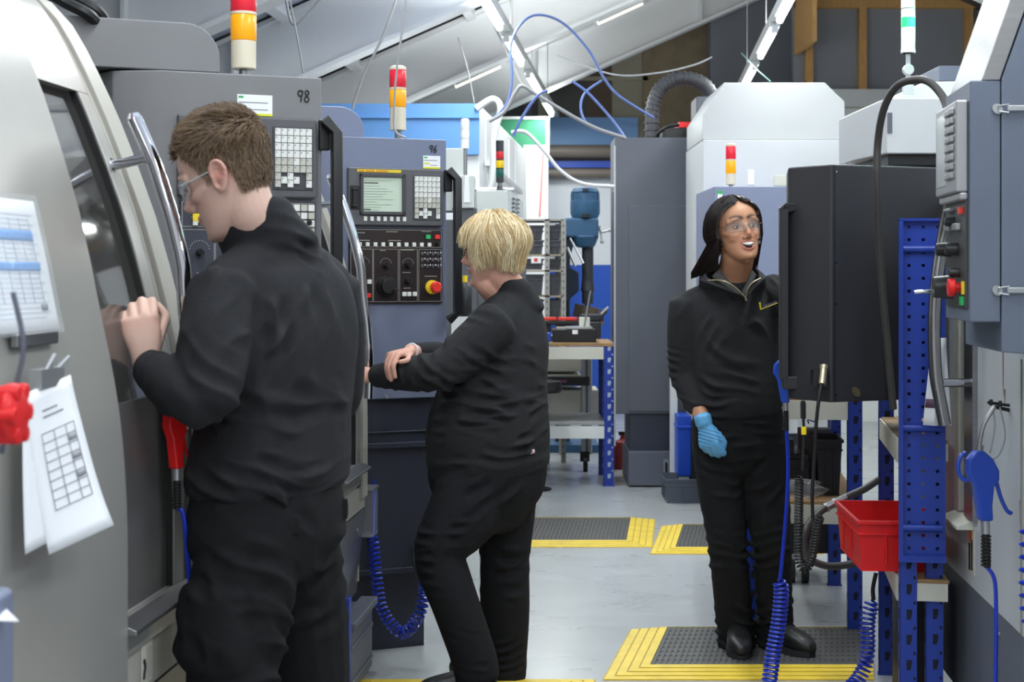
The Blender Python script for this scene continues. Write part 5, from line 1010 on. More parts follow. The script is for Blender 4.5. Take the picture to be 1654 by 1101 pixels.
for z0, z1, m_ in ((600, 578, creamM), (622, 605, creamM), (674, 630, creamM)):
    b = MB(); b.box((xa(835), 0.02, za(z0)), (xa(942 if z0 < 650 else 970), 0.4, za(z1))); b.build('drawer', m_, o, bevel=0.004)
b = MB(); b.box((xa(835), -0.03, za(622)), (xa(955), 0.3, za(608))); b.build('shelf', blackM, o, bevel=0.004)
b = MB(); b.box((xa(892), -0.033, za(617)), (xa(918), -0.03, za(613)), 0); b.build('shelf_label', mat('label_purple', (150, 90, 140), 0.5), o)
b = MB(); b.box((xa(835), 0, za(679)), (xa(965), 0.4, za(674))); b.build('base_frame', mat('drill_dark', (58, 60, 66)), o)
b = MB(); b.tube([(xa(945), 0, 0.05), (xa(945)+0.03, 0, 0.05)], 0.05, 20); b.box((xa(940), -0.02, 0.07), (xa(955), 0.02, 0.14)); b.build('castor', rubberM, o)
# things on the bench
o = thing('black_case', 'black case with pale top edge standing on the bench', 'case', (x10(893), 10.1, z10(554)))
b = MB(); b.box((0, 0, 0), (0.285, 0.3, 0.085)); b.build('case', blackM, o, bevel=0.006); b = MB(); b.box((0.09, -0.004, 0.088), (0.26, 0.2, 0.1)); b.box((0.03, 0.05, 0.086), (0.25, 0.28, 0.094)); b.build('lid', rimM, o); b = MB(); b.box((0.13, -0.003, 0.055), (0.165, 0, 0.082)); b.build('label', paperM, o)
o = thing('scraper_blade', 'thin upright steel rod with a pale block standing on the black case', 'tool', (x10(938), 10.2, z10(554)+0.096))
b = MB(); b.cyl((0.03, 0, 0.0), (0.075, 0, 0.24), 0.006, n=8); b.build('rod', rimM, o); b = MB(); b.box((0, 0, 0), (0.07, 0.05, 0.065)); b.build('block', creamM, o, bevel=0.005)
for i, (x0, x1, dy, lb) in enumerate(((868, 903, 0.0, 'left'), (905, 938, 0.02, 'right'))):
    o = thing('torque_wrench', 'red handled tool lying across the bench, the %s of the red pair' % lb, 'tool', (x10(x0), 10.52, z10(554)+0.10))
    b = MB(); b.box((0, 0, 0.03), (x10(x1)-x10(x0), 0.04, 0.052)); b.build('grip', redK, o, bevel=0.006); b = MB(); b.box((0, 0, 0.0), (x10(x1)-x10(x0)+0.02, 0.05, 0.026)); b.box((0, 0.01, -0.1), (0.1, 0.04, 0.0)); b.build('base', blackM, o, bevel=0.004)
o = thing('blue_box', 'small blue and white tool box at the blonde woman back edge of the bench', 'box', (x10(874), 10.15, z10(554)))
b = MB(); b.box((0, 0, 0), (0.07, 0.1, 0.06)); b.build('box', blueP, o, bevel=0.005); b = MB(); b.box((0.02, -0.004, 0.01), (0.045, 0, 0.04)); b.box((0.07, 0.0, 0.04), (0.12, 0.06, 0.05)); b.build('label', paperM, o)
o = thing('bench_vice', 'dark vice assembly at the right end of the bench by the tall cabinet', 'vice', (x10(940), 10.62, z10(554)-0.0))
b = MB(); b.box((0, 0, 0), (0.16, 0.2, 0.12)); b.box((0.02, 0.02, 0.12), (0.18, 0.15, 0.17)); b.cyl((0.13, 0.05, 0.14), (0.2, 0.05, 0.2), 0.02); b.build('body', mat('drill_dark', (58, 60, 66)), o, bevel=0.012); b = MB(); b.cyl((0.16, 0, 0.17), (0.21, 0, 0.22), 0.008, n=8); b.build('handle', rimM, o)
# stool base behind the blonde woman
o = thing('stool', 'round black stool base on the floor behind the blonde woman', 'stool', (0.15, 9.84, 0))
b = MB(); b.lathe([(0.10, 0), (0.105, 0.008), (0.04, 0.03), (0.03, 0.05)], n=28); b.build('base', blackM, o); b = MB(); b.cyl((-0.01, 0, 0.03), (-0.01, 0, 0.62), 0.035, n=16); b.build('stem', blackM, o); b = MB(); b.lathe([(0.16, 0.62), (0.17, 0.64), (0.16, 0.69), (0.1, 0.70)], n=28); b.build('seat', blackM, o)
# ================= people =================
from mathutils.kdtree import KDTree
def loft(mb, rings, k=4, n=24):
    """rings: (centre, half axis a, half axis b[, exponent]) -> smooth closed tube with rounded ends"""
    def cr(a, b, c, d, t): return 0.5*((2*b)+(c-a)*t+(2*a-5*b+4*c-d)*t*t+(3*b-a-3*c+d)*t**3)
    R = [(Vector(r[0]), Vector(r[1]), Vector(r[2]), r[3] if len(r) > 3 else 2.0) for r in rings]; out = []
    for i in range(len(R)-1):
        a, b, c, d = R[max(i-1, 0)], R[i], R[i+1], R[min(i+2, len(R)-1)]
        for j in range(k):
            t = j/k; out.append(tuple(cr(a[q], b[q], c[q], d[q], t) for q in range(4)))
    out.append(R[-1])
    def ring(c, a, b, e, s=1.0):
        o = []
        for i in range(n):
            t = 2*math.pi*i/n; ct, st = math.cos(t), math.sin(t); p = 2/e
            o.append(c+a*s*math.copysign(abs(ct)**p, ct)+b*s*math.copysign(abs(st)**p, st))
        return o
    rows = []
    def cap(idx, nxt):
        c, a, b, e = out[idx]; dr = (c-out[nxt][0]); dr = dr.normalized() if dr.length > 1e-9 else Vector((0, 0, 1)); m = min(a.length, b.length)*0.5
        return [ring(c+dr*m*math.sin(t), a, b, e, max(0.02, math.cos(t))) for t in (math.pi/2, 1.2, 0.8, 0.4)]
    rows += cap(0, 1); rows += [ring(*r) for r in out]; rows += cap(-1, -2)[::-1]
    mb.grid(rows, 0, True, True)
def limb(mb, pts, rad, k=6, n=16, flat=1.0):
    pts = [Vector(p) for p in pts]; rings = []
    up = None
    for i, p in enumerate(pts):
        t = (pts[min(i+1, len(pts)-1)]-pts[max(i-1, 0)]).normalized()
        if up is None: up = t.orthogonal().normalized()
        up = (up-t*up.dot(t)).normalized(); rings.append((p, up*rad[i], t.cross(up)*rad[i]*flat))
    loft(mb, rings, k, n)
def union(mb, name, mats, parent, origin, voxel=0.006, smooth=3, disp=None, paint=None, smfac=0.5):
    me = bpy.data.meshes.new(name+'_src'); me.from_pydata(mb.v, [], mb.f)
    bm = bmesh.new(); bm.from_mesh(me); bmesh.ops.recalc_face_normals(bm, faces=bm.faces); bm.to_mesh(me); bm.free()
    o = bpy.data.objects.new(name+'_src', me); C.objects.link(o)
    r = o.modifiers.new('r', 'REMESH'); r.mode = 'VOXEL'; r.voxel_size = voxel; r.use_smooth_shade = True
    if smooth: s = o.modifiers.new('s', 'SMOOTH'); s.factor = smfac; s.iterations = smooth
    dg = bpy.context.evaluated_depsgraph_get(); me2 = bpy.data.meshes.new_from_object(o.evaluated_get(dg)); me2.name = name
    bpy.data.objects.remove(o); bpy.data.meshes.remove(me)
    if disp:
        nr = [v.normal.copy() for v in me2.vertices]; cs = [v.co.copy() for v in me2.vertices]
        for v, n_, c in zip(me2.vertices, nr, cs): v.co = c+n_*disp(c, n_)
    if paint:
        ca = me2.color_attributes.new('paint', 'FLOAT_COLOR', 'POINT'); buf = []
        for v in me2.vertices: buf += list(paint(v.co))
        ca.data.foreach_set('color', buf)
    for v in me2.vertices: v.co -= origin
    me2.materials.clear()
    for m in (mats if isinstance(mats, (list, tuple)) else [mats]): me2.materials.append(m)
    me2.polygons.foreach_set('use_smooth', [True]*len(me2.polygons)); me2.polygons.foreach_set('material_index', [0]*len(me2.polygons)); me2.update()
    ob = bpy.data.objects.new(name, me2); C.objects.link(ob); ob.parent = parent; return ob
def part(mb, name, mats, parent, origin, **kw):
    mb.v = [tuple(Vector(v)-origin) for v in mb.v]; return mb.build(name, mats, parent, **kw)
def g(c, p, r): return math.exp(-(c-p).length_squared/(r*r))
def fold_fn(specs, base=0.0012, fine=14.0, seed=0):
    """specs: (centre, direction, wavelength, amplitude, reach)"""
    S = [(Vector(a), Vector(b).normalized(), w_, am, r) for a, b, w_, am, r in specs]
    off = Vector((seed*3.1, seed*1.7, seed))
    def f(c, n_):
        q = c+off; d = noise.noise(q*5)*base*2.4+noise.noise(Vector((q.x*fine, q.y*fine, q.z*fine*0.45)))*base*1.6
        warp = noise.noise(q*7)*2.0+noise.noise(q*3.5)*3.0
        for p, dr, w_, am, r in S:
            e = g(c, p, r)
            if e > 0.02:
                s = math.sin((c-p).dot(dr)*math.pi/w_+warp*0.9); d += am*2.4*e*(1-1.6*abs(s))*max(0.0, 0.35+1.3*noise.noise(q*13))
        return d
    return f
# skull profile: z, front x, back x, half width (metres, face looks along +x, left ear at +y)
HT = [(-.122, .062, .030, .014), (-.114, .079, .008, .030), (-.100, .082, -.012, .042), (-.085, .081, -.035, .051), (-.068, .081, -.052, .058), (-.050, .081, -.066, .063), (-.03, .082, -.080, .068), (-.01, .082, -.090, .072), (.012, .086, -.096, .0745), (.035, .090, -.100, .076), (.06, .086, -.099, .0755), (.082, .073, -.090, .069), (.100, .052, -.072, .055), (.112, .028, -.046, .036), (.118, .005, -.018, .014), (.1195, -.003, -.009, .003)]
def hsec(z):
    if z <= HT[0][0]: return HT[0][1:]
    if z >= HT[-1][0]: return HT[-1][1:]
    for a, b in zip(HT, HT[1:]):
        if z <= b[0]:
            t = (z-a[0])/(b[0]-a[0]); return tuple(a[i]+(b[i]-a[i])*t for i in (1, 2, 3))
def hsurf(z, phi, off=0.0):
    f, b, w_ = hsec(z); cx = (f+b)/2; hx = (f-b)/2; c, s = math.cos(phi), math.sin(phi); e = 2/2.15
    tilt = 0.0
    if z > 0.08: tilt = (z-0.08)/0.038
    k = off*(1-0.75*min(1, tilt))
    return Vector((cx+(hx+k)*math.copysign(abs(c)**e, c), (w_+k)*math.copysign(abs(s)**e, s), z+off*min(1, tilt)*0.9))
def head_matrix(o, fwd, up):
    f = Vector(fwd).normalized(); u = Vector(up); u = (u-f*u.dot(f)).normalized(); l = u.cross(f)
    return Matrix(((f.x, l.x, u.x, o.x), (f.y, l.y, u.y, o.y), (f.z, l.z, u.z, o.z), (0, 0, 0, 1)))
def head_shapes(mb, M, s=1.0, smile=False, ears=True, female=False, neckto=None, neckr=0.056, nose=1.0, chin=0.0, wid=1.0):
    T = M @ Matrix.Scale(s, 4)
    W = lambda x, y, z: T @ Vector((x, y*wid, z)); A = lambda v: (T.to_3x3() @ Vector(v))
    loft(mb, [(W((f+b)/2, 0, z), A(((f-b)/2, 0, 0)), A((0, w_*wid, 0)), 2.15) for z, f, b, w_ in HT], 3, 32)
    L = lambda pts, r, fl=1.0: limb(mb, [W(*p) for p in pts], [q*s for q in r], 4, 12, fl)
    L([(.078, 0, .020), (.087, 0, -.002), (.096, 0, -.022), (.1*nose+.001, 0, -.034)], [.009, .0085, .009, .0105])
    L([(.088, 0, -.030), (.098*nose, 0, -.040)], [.010, .0088])
    for y in (-1, 1):
        L([(.080, .008*y, -.040), (.0905, .0125*y, -.042)], [.008, .0078])
        L([(.080, .012*y, .026), (.081, .036*y, .026), (.064, .056*y, .018)], [.0085, .008, .0075])       # brow ridge
        L([(.062, .030*y, -.026), (.056, .047*y, -.022), (.030, .060*y, -.012)], [.017, .014, .010])       # cheek bone
        if smile: L([(.056, .034*y, -.026), (.052, .037*y, -.044)], [.023, .020])
        if not ears: continue
        # ear
        ear = [(-.004, .075*y, -.030), (.004, .077*y, -.022), (.004, .080*y, -.004), (.002, .083*y, .014), (-.010, .087*y, .026), (-.024, .090*y, .022), (-.030, .089*y, .004), (-.022, .084*y, -.014), (-.010, .078*y, -.030), (-.002, .076*y, -.034)]
        L(ear, [.005, .0045, .004, .004, .0042, .0045, .0045, .0045, .006, .005])
        loft(mb, [(W(-.012, .074*y, -.002), A((.015, 0, .0)), A((0, 0, .024))), (W(-.016, .082*y, .000), A((.013, 0, 0)), A((0, 0, .022)))], 3, 14)
    # lips and chin
    if smile:
        L([(.068, -.029, -.055), (.084, -.015, -.0575), (.0875, 0, -.0585), (.084, .015, -.0575), (.068, .029, -.055)], [.003, .0042, .005, .0042, .003])
        L([(.068, -.028, -.059), (.081, -.016, -.077), (.084, 0, -.084), (.081, .016, -.077), (.068, .028, -.059)], [.003, .0046, .0056, .0046, .003])
    else:
        L([(.072, -.022, -.064), (.084, -.009, -.0605), (.087, 0, -.061), (.084, .009, -.0605), (.072, .022, -.064)], [.003, .0045, .005, .0045, .003])
        L([(.072, -.020, -.067), (.0835, -.008, -.071), (.086, 0, -.0715), (.0835, .008, -.071), (.072, .020, -.067)], [.003, .0045, .0055, .0045, .003])
    L([(.066, -.012, -.105), (.072+chin, 0, -.106), (.066, .012, -.105)], [.013, .0145, .013])
    if neckto is not None:
        a = W(-.022, 0, -.03); q = W(-.018, 0, -.085); limb(mb, [a, q, neckto.lerp(q, 0.4), neckto], [neckr*s, neckr*s, neckr*s*1.03, neckr*s*1.25], 6, 24, 1.0)
    return T
def hand(mb, wr, d, n, side, curls, size=1.0, thumb=(0.6, 0.65, -0.35), thumb_curl=0.3, spread=0.05, grow=0.0):
    """side +1 left hand, -1 right hand; curls: per finger list of 3 joint angles (radians); n = back of the hand"""
    wr = Vector(wr); d = Vector(d).normalized(); n = Vector(n); n = (n-d*n.dot(d)).normalized(); t = d.cross(n)*side; S = size
    loft(mb, [(wr-d*.012*S, t*(.026*S+grow), n*(.019*S+grow)), (wr+d*.02*S+t*.002*S, t*(.031*S+grow), n*(.0175*S+grow), 2.3), (wr+d*.055*S, t*(.039*S+grow), n*(.0155*S+grow), 2.5), (wr+d*.083*S, t*(.040*S+grow), n*(.0125*S+grow), 2.6)], 4, 20)
    offs = (.029, .0098, -.0098, -.028); fw = (.084, .088, .084, .074); ln = (1.0, 1.1, 1.02, .8); rr = (.0098, .0100, .0095, .0083)
    tips = []
    for i in range(4):
        p = wr+d*fw[i]*S+t*offs[i]*S; dirn = (d+t*spread*(1.5-i)).normalized(); pts = [p-dirn*.012*S, p]; a = 0
        for j, sl in enumerate((.043, .026, .021)):
            a += curls[i][j]; v = dirn*math.cos(a)-n*math.sin(a); p = p+v*sl*ln[i]*S; pts.append(p)
        r = rr[i]*S+grow; limb(mb, pts, [r*1.02, r*1.08, r, r*.93, r*.78], 5, 12); tips.append(p)
    v = (d*thumb[0]+t*thumb[1]+n*thumb[2]).normalized(); p = wr+d*.022*S+t*.022*S-n*.006*S; pts = [p-v*.01*S, p]
    v2 = (v*math.cos(thumb_curl)+d*math.sin(thumb_curl)).normalized(); q = p+v*.043*S; pts += [q, q+v2*.03*S, q+(v2*.6-t*.25+d*.3).normalized()*.052*S]
    limb(mb, pts, [.0135*S+grow, .0145*S+grow, .0115*S+grow, .0105*S+grow, .0082*S+grow], 5, 12); return tips
def strands(mb, M, specs, r, nm=3, seed=1):
    """specs: list of local polylines; ribbons of triangular section"""
    rnd = random.Random(seed)
    for pl in specs:
        w = [M @ p for p in pl]; n = len(w); mi = rnd.randrange(nm); rr = [r*(1-0.75*(i/(n-1))**2) for i in range(n)]; mb.tube(w, rr, 3, mi)
def hair_shell(mb, M, off, zlo, zhi, inside, nz=30, nph=72, mi=0, thick=0.006):
    rows = []
    for i in range(nz+1):
        z = zlo+(zhi-zlo)*i/nz; rows.append([(z, 2*math.pi*j/nph) for j in range(nph)])
    vs = {}; faces = []; V_ = []
    def vid(i, j, layer):
        j %= nph; key = (i, j, layer)
        if key not in vs:
            z, ph = rows[i][j]; o_ = off(z, ph); vs[key] = len(V_); V_.append(M @ hsurf(z, ph, o_ if layer == 0 else max(0.0, o_-thick)))
        return vs[key]
    ok = [[inside(*rows[i][j]) for j in range(nph)] for i in range(nz+1)]
    cell = lambda i, j: 0 <= i < nz and ok[i][j % nph] and ok[i][(j+1) % nph] and ok[i+1][j % nph] and ok[i+1][(j+1) % nph]
    for i in range(nz):
        for j in range(nph):
            if not cell(i, j): continue
            a = [(i, j), (i, j+1), (i+1, j+1), (i+1, j)]
            faces.append([vid(*p, 0) for p in a]); faces.append([vid(*p, 1) for p in a][::-1])
            for (p, q, nb) in ((a[0], a[1], (i-1, j)), (a[1], a[2], (i, j+1)), (a[2], a[3], (i+1, j)), (a[3], a[0], (i, j-1))):
                if not cell(*nb): faces.append([vid(*p, 0), vid(*p, 1), vid(*q, 1), vid(*q, 0)])
    top = [(nz, j) for j in range(nph)]
    mb.add(V_, faces, mi)
def shoe(mb, sole, heel, dirn, L_=0.27, w_=0.05, z0=0.0, hgt=0.11):
    heel = Vector(heel); d = Vector((dirn[0], dirn[1], 0)).normalized(); t = Vector((-d.y, d.x, 0)); up = Vector((0, 0, 1))
    prof_ = [(0.0, .55, .045), (.06, .78, .052), (.25, .82, .052), (.5, .85, .043), (.72, 1.0, .036), (.88, .9, .030), (.99, .5, .022)]
    loft(mb, [(Vector((heel.x, heel.y, z0+0.012))+d*L_*a+up*h, t*w_*b, up*h, 2.4) for a, b, h in prof_], 4, 20)
    limb(mb, [Vector((heel.x, heel.y, z0+.06))+d*L_*.24, Vector((heel.x, heel.y, z0+hgt+.03))+d*L_*.2], [.046, .046])
    n = 28; out = []
    for i in range(n):
        a = 2*math.pi*i/n; x = 0.5-0.5*math.cos(a); s = math.sin(a); ww = w_*(0.84+0.2*math.exp(-((x-.72)/.2)**2)); out.append(Vector((heel.x, heel.y, z0+0.001))+d*(L_*1.01*x)+t*(math.copysign(abs(s)**0.6, s)*ww*1.02))
    sole.prism(out, (0, 0, 0.022))

skinM = mat('skin', (205, 160, 140), 0.5, attr='paint', var=0.06, vscale=40, bump=0.06, bscale=600, spec=0.35)
fleeceM = mat('black_fleece', (36, 36, 39), 0.9, bump=0.7, bscale=900, var=0.2, vscale=300, spec=0.3)
fleece2 = mat('charcoal_sweatshirt', (37, 37, 39), 0.92, bump=0.6, bscale=900, var=0.2, vscale=250, spec=0.3)
trM = mat('black_work_trousers', (26, 26, 28), 0.88, spec=0.2, bump=0.5, bscale=1200, var=0.12, vscale=80)
jeanM = mat('black_jeans', (29, 29, 32), 0.88, spec=0.2, bump=0.5, bscale=1200, var=0.15, vscale=60)
shoeM = mat('black_leather', (24, 24, 26), 0.4, bump=0.1); soleM = mat('rubber_sole', (30, 30, 31), 0.7)
def lerpc(a, b, t): t = max(0, min(1, t)); return tuple(a[i]+(b[i]-a[i])*t for i in range(3))+(1,)
def painter(base, spots):
    b0 = lin(base); S = [(p, r, lin(c), k) for p, r, c, k in spots]
    def f(co):
        c = b0; n_ = noise.noise(co*18)*0.06; c = tuple(max(0, v*(1+n_)) for v in c[:3])+(1,)
        for p, r, col, k in S:
            dd = (co-p).length
            if dd < r*2.2: c = lerpc(c, col, k*math.exp(-(dd/r)**2*1.2))
        return c
    return f
def face_spots(T, lip, cheek, brow, smile=False, ear=None, browk=0.75):
    W = lambda x, y, z: T @ Vector((x, y, z)); s = []
    if smile:
        for i in range(-6, 7): t = i/6; s.append((W(.087-.016*t*t, .027*t, -.0585+.003*t*t), .0055, lip, .8)); s.append((W(.084-.014*t*t, .026*t, -.084+.023*t*t), .006, lip, .8))
    else:
        for i in range(-5, 6): t = i/5; s.append((W(.087-.014*t*t, .020*t, -.066), .0065, lip, .7))
    for y in (-1, 1):
        s.append((W(.062, .042*y, -.032), .022, cheek, .35)); s.append((W(-.014, .088*y, .0), .03, ear or cheek, .55))
        for i in range(7): t = i/6; s.append((W(.090-.018*t*t, (.012+.036*t)*y, .029+.006*math.sin(t*2.6)), .0066, brow, browk))
    s.append((W(.104, 0, -.036), .014, cheek, .5)); return s

# ---------------- man on the left
FWD = Vector((-.84, .54, 0)); LAT = Vector((-.54, -.84, 0)); UP = Vector((0, 0, 1))
O = Vector((-.50, 3.32, 0)); man = thing('person', 'man with short brown hair in black fleece leaning on the nearest lathe door', 'person', O)
hM = head_matrix(P(366, 284, 3.2), (-.985*math.cos(.37), .17*math.cos(.37), -math.sin(.37)), (-math.sin(.37), 0, math.cos(.37)))
body = MB(); neckb = P(452, 402, 3.27); T = head_shapes(body, hM, 1.0, neckto=neckb, neckr=0.056, nose=1.03)
def c3(px, z, d): return Vector(((px-827)/F*d, d, z))
ctr = [(452, 1.40, 3.27, .115, .075), (452, 1.35, 3.26, .165, .095), (450, 1.25, 3.25, .175, .11), (444, 1.10, 3.25, .155, .105), (436, .98, 3.25, .155, .11), (434, .88, 3.25, .165, .12), (433, .82, 3.25, .15, .11)]
loft(body, [(c3(px, z, d), LAT*(w_-.012), FWD*(dp-.012), 2.2) for px, z, d, w_, dp in ctr], 4, 28)
shL, elL, wrL = P(362, 470, 3.10), P(332, 648, 2.99), P(236, 590, 3.075)
shR, elR, wrR = P(532, 462, 3.41), P(548, 640, 3.47), P(440, 640, 3.78)
for a, e, w_ in ((shL, elL, wrL), (shR, elR, wrR)):
    limb(body, [a, a.lerp(e, .5), e], [.05, .046, .040]); limb(body, [e, e.lerp(w_, .5), w_], [.040, .036, .026])
fist = [[.95, 1.35, .8]]*4
hd_ = Vector((-.16, .05, .98)); hn_ = Vector((.22, -.96, .1))
hand(body, wrL+hd_*.012, hd_, hn_, 1, [[.75, 1.3, .8], [.85, 1.35, .8], [.9, 1.35, .8], [.85, 1.3, .8]], 1.0, thumb=(.85, .45, -.45), thumb_curl=.1, spread=.03)
hand(body, wrR, (wrR-elR), (0, 0, 1), -1, [[.5, .6, .3]]*4, 1.0)
hipL, hipR = c3(403, .84, 3.17), c3(466, .84, 3.33); knL, knR = P(372, 1120, 3.12)+Vector((0, 0, .0)), P(503, 1120, 3.38); anL, anR = Vector((knL.x-.01, 3.2, .09)), Vector((knR.x+.02, 3.45, .09))
for h, k_, a in ((hipL, knL, anL), (hipR, knR, anR)): limb(body, [h, h.lerp(k_, .5), k_, k_.lerp(a, .4), a], [.085, .075, .052, .05, .036])
def shoulders(mb, c, shl, shr, r):  # trapezius line under the cloth
    limb(mb, [shl, (shl+c)/2+Vector((0, 0, r*.15)), c, (shr+c)/2+Vector((0, 0, r*.15)), shr], [r*.8, r*.9, r, r*.9, r*.8])
shoulders(body, neckb+Vector((0, 0, -.06)), shL, shR, .05)
sp = face_spots(T, (168, 96, 92), (206, 132, 118), (112, 84, 62), ear=(214, 120, 108), browk=.5)
kn = [wrL+hd_*.085+hd_.cross(hn_)*x for x in (.029, .01, -.01, -.028)]
sp += [(p, .014, (216, 140, 126), .5) for p in kn]+[(hM @ Vector((.075, .052, .045)), .0035, (110, 70, 56), .8)]
union(body, 'body', skinM, man, O, voxel=.0034, smooth=3, smfac=.45, paint=painter((216, 178, 162), sp), disp=lambda c, n_: -(g(c, T @ Vector((.088, .032, .0)), .013)+g(c, T @ Vector((.088, -.032, .0)), .013))*.009-(g(c, T @ Vector((-.012, .088, .004)), .008)+g(c, T @ Vector((-.012, -.088, .004)), .008))*.007)
# fleece
fl_ = MB(); loft(fl_, [(c3(px, z, d), LAT*(w_+.012), FWD*(dp+.022), 2.25) for px, z, d, w_, dp in [(455, 1.41, 3.27, .10, .065), (452, 1.36, 3.26, .165, .09), (450, 1.25, 3.25, .182, .112), (444, 1.10, 3.25, .172, .112), (437, 1.00, 3.25, .178, .122), (433, .95, 3.25, .182, .126)]], 4, 32)
shoulders(fl_, neckb+Vector((0, 0, -.045)), shL, shR, .076)
limb(fl_, [shL, shL.lerp(elL, .5)+Vector((0, -.005, 0)), elL+Vector((.005, 0, .0))], [.074, .076, .060]); limb(fl_, [elL, elL.lerp(wrL, .45)+Vector((0, -.005, -.004)), wrL.lerp(elL, .1)], [.062, .060, .040])
limb(fl_, [shR, shR.lerp(elR, .5), elR], [.070, .068, .056]); limb(fl_, [elR, elR.lerp(wrR, .5), wrR.lerp(elR, .1)], [.058, .050, .038])
cz = wrL.lerp(elL, .12); dc = (wrL-elL).normalized(); limb(fl_, [cz-dc*.01, cz+dc*.012], [.0405, .0385])
hemc = [(433, .96, 3.25, .186, .132), (433, .925, 3.25, .176, .122), (433, .905, 3.25, .170, .118)]
loft(fl_, [(c3(px, z, d), LAT*w_, FWD*dp, 2.2) for px, z, d, w_, dp in hemc], 3, 32)
# stand-up collar
ax = Vector((-.44, .10, .89)).normalized()
cu = LAT-ax*LAT.dot(ax); cu.normalize(); cv = ax.cross(cu)
loft(fl_, [(P(446, 412, 3.262), cu*.090, cv*.102, 2.1), (P(424, 384, 3.245), cu*.082, cv*.096, 2.1), (P(410, 357, 3.235), cu*.078, cv*.090, 2.1)], 4, 32)
specs = [(elL, (.6, 0, .8), .035, .0075, .09), (elL.lerp(wrL, .45), (wrL-elL), .03, .006, .07), (shL+Vector((.04, 0, -.07)), (.9, 0, -.5), .05, .008, .12), (shL+Vector((.0, 0, -.13)), (.5, 0, .9), .06, .004, .1), (c3(470, 1.28, 3.13), (1, 0, .1), .075, .006, .17), (c3(480, 1.08, 3.12), (.85, 0, .5), .085, .006, .17), (c3(420, 1.0, 3.12), (.35, 0, 1), .05, .0075, .14), (c3(500, .985, 3.15), (.2, 0, 1), .045, .006, .12), (P(470, 400, 3.2), (.3, 0, 1), .03, .005, .06), (shR, (.6, 0, .8), .08, .002, .1)]
union(fl_, 'fleece_jacket', fleeceM, man, O, voxel=.0055, smooth=12, disp=fold_fn(specs, .0022, 11, 1))
# trousers with cargo pocket and belt line
tr = MB(); loft(tr, [(c3(434, .965, 3.25), LAT*.168, FWD*.12, 2.2), (c3(433, .90, 3.25), LAT*.182, FWD*.135, 2.2), (c3(432, .83, 3.25), LAT*.188, FWD*.138, 2.2), (c3(432, .78, 3.25), LAT*.165, FWD*.12, 2.2)], 4, 32)
for h, k_, a in ((hipL, knL, anL), (hipR, knR, anR)): limb(tr, [h, h.lerp(k_, .35), h.lerp(k_, .7), k_, k_.lerp(a, .5), a+Vector((0, 0, -.02))], [.100, .107, .098, .088, .082, .078])
q = h = c3(345, .66, 3.06); loft(tr, [(c3(346, .74, 3.08), LAT*.05, FWD*.075), (c3(343, .64, 3.08), LAT*.062, FWD*.085), (c3(345, .60, 3.08), LAT*.055, FWD*.08)], 3, 20)
specs = [(c3(430, .78, 3.13), (.5, 0, 1), .06, .008, .12), (c3(400, .62, 3.08), (.2, 0, 1), .07, .009, .13), (c3(500, .66, 3.25), (-.3, 0, 1), .07, .008, .13), (c3(345, .70, 3.0), (.9, 0, .3), .06, .006, .1), (c3(530, .80, 3.25), (.8, 0, .6), .06, .006, .1)]
union(tr, 'trousers', trM, man, O, voxel=.006, smooth=3, disp=fold_fn(specs, .003, 9, 2))
for (p, w_, hh, nm_) in ((P(432, 850, 3.105), .062, .022, 'pocket_flap'), (P(545, 822, 3.28), .02, .024, 'pocket_flap')):
    b = MB(); a = Vector((1, .25, 0)).normalized()
    loft(b, [(p-a*w_*1.0, UP*hh*.9, Vector((0, .006, 0)), 4), (p, UP*hh, Vector((0, .008, 0)), 4), (p+a*w_, UP*hh*.9, Vector((0, .006, 0)), 4)], 4, 20); part(b, nm_, trM, man, O)
def pair(par, O_, *a):
    for kw in a:
        b = MB(); so = MB(); shoe(b, so, *kw[:2], **kw[2]); union(b, 'shoe', shoeM, par, O_, voxel=.005, smooth=2); part(so, 'sole', soleM, par, O_)
pair(man, O, ((anL.x+.04, 3.22), (-.95, .3), {}), ((anR.x+.03, 3.47), (-.9, .4), {}))
# hair: short, brushed forward
def man_in(z, ph):
    ph = (ph+math.pi) % (2*math.pi)-math.pi; a = abs(ph); p = hsurf(z, ph)
    if p.x > .045: lim = .071+(.010 if .4 < a < .85 else 0)
    elif p.x > .01: lim = .066-(.045-p.x)/.035*.075 if p.x > .02 else -.004
    elif p.x > -.035: lim = .022+(.0 if p.x > -.02 else -.03*((-.02-p.x)/.015))
    else: lim = -.045-.02*min(1, (-.035-p.x)/.04)
    return z > lim
hr = [mat('hair_brown_a', (104, 82, 60), .6), mat('hair_brown_b', (128, 104, 78), .6), mat('hair_brown_c', (82, 64, 46), .6)]
hb = MB(); hair_shell(hb, hM, lambda z, ph: .002+.006*max(0, min(1, (z-.0)/.1)), -.075, .1194, man_in)
rnd = random.Random(5); sp_ = []
while len(sp_) < 8500:
    z = rnd.uniform(-.072, .1192); ph = rnd.uniform(-math.pi, math.pi)
    if z < .09 and rnd.random() < .25: continue
    if not man_in(z, ph): continue
    p = hsurf(z, ph, .0015+.006*max(0, min(1, z/.1))); nrm = (hsurf(z, ph, .02)-p).normalized(); top = max(0, min(1, (z-.03)/.07)); ln = .012+.022*top+rnd.uniform(-.003, .004)
    fr_ = max(0, min(1, (p.x-.02)/.04)); ln *= 1-.35*fr_; comb = Vector((.75-.6*fr_, 0, .15+.45*fr_))*top+Vector((.12, 0, -1))*(1-top)+Vector((rnd.uniform(-.35, .35), rnd.uniform(-.35, .35), rnd.uniform(-.1, .3)*top)); comb = (comb-nrm*comb.dot(nrm)*.8).normalized()
    lift = .30+.45*top+rnd.uniform(0, .3)*top; sp_.append([p, p+(nrm*lift*1.3+comb*.6).normalized()*ln*.5, p+(nrm*lift*.75+comb).normalized()*ln])
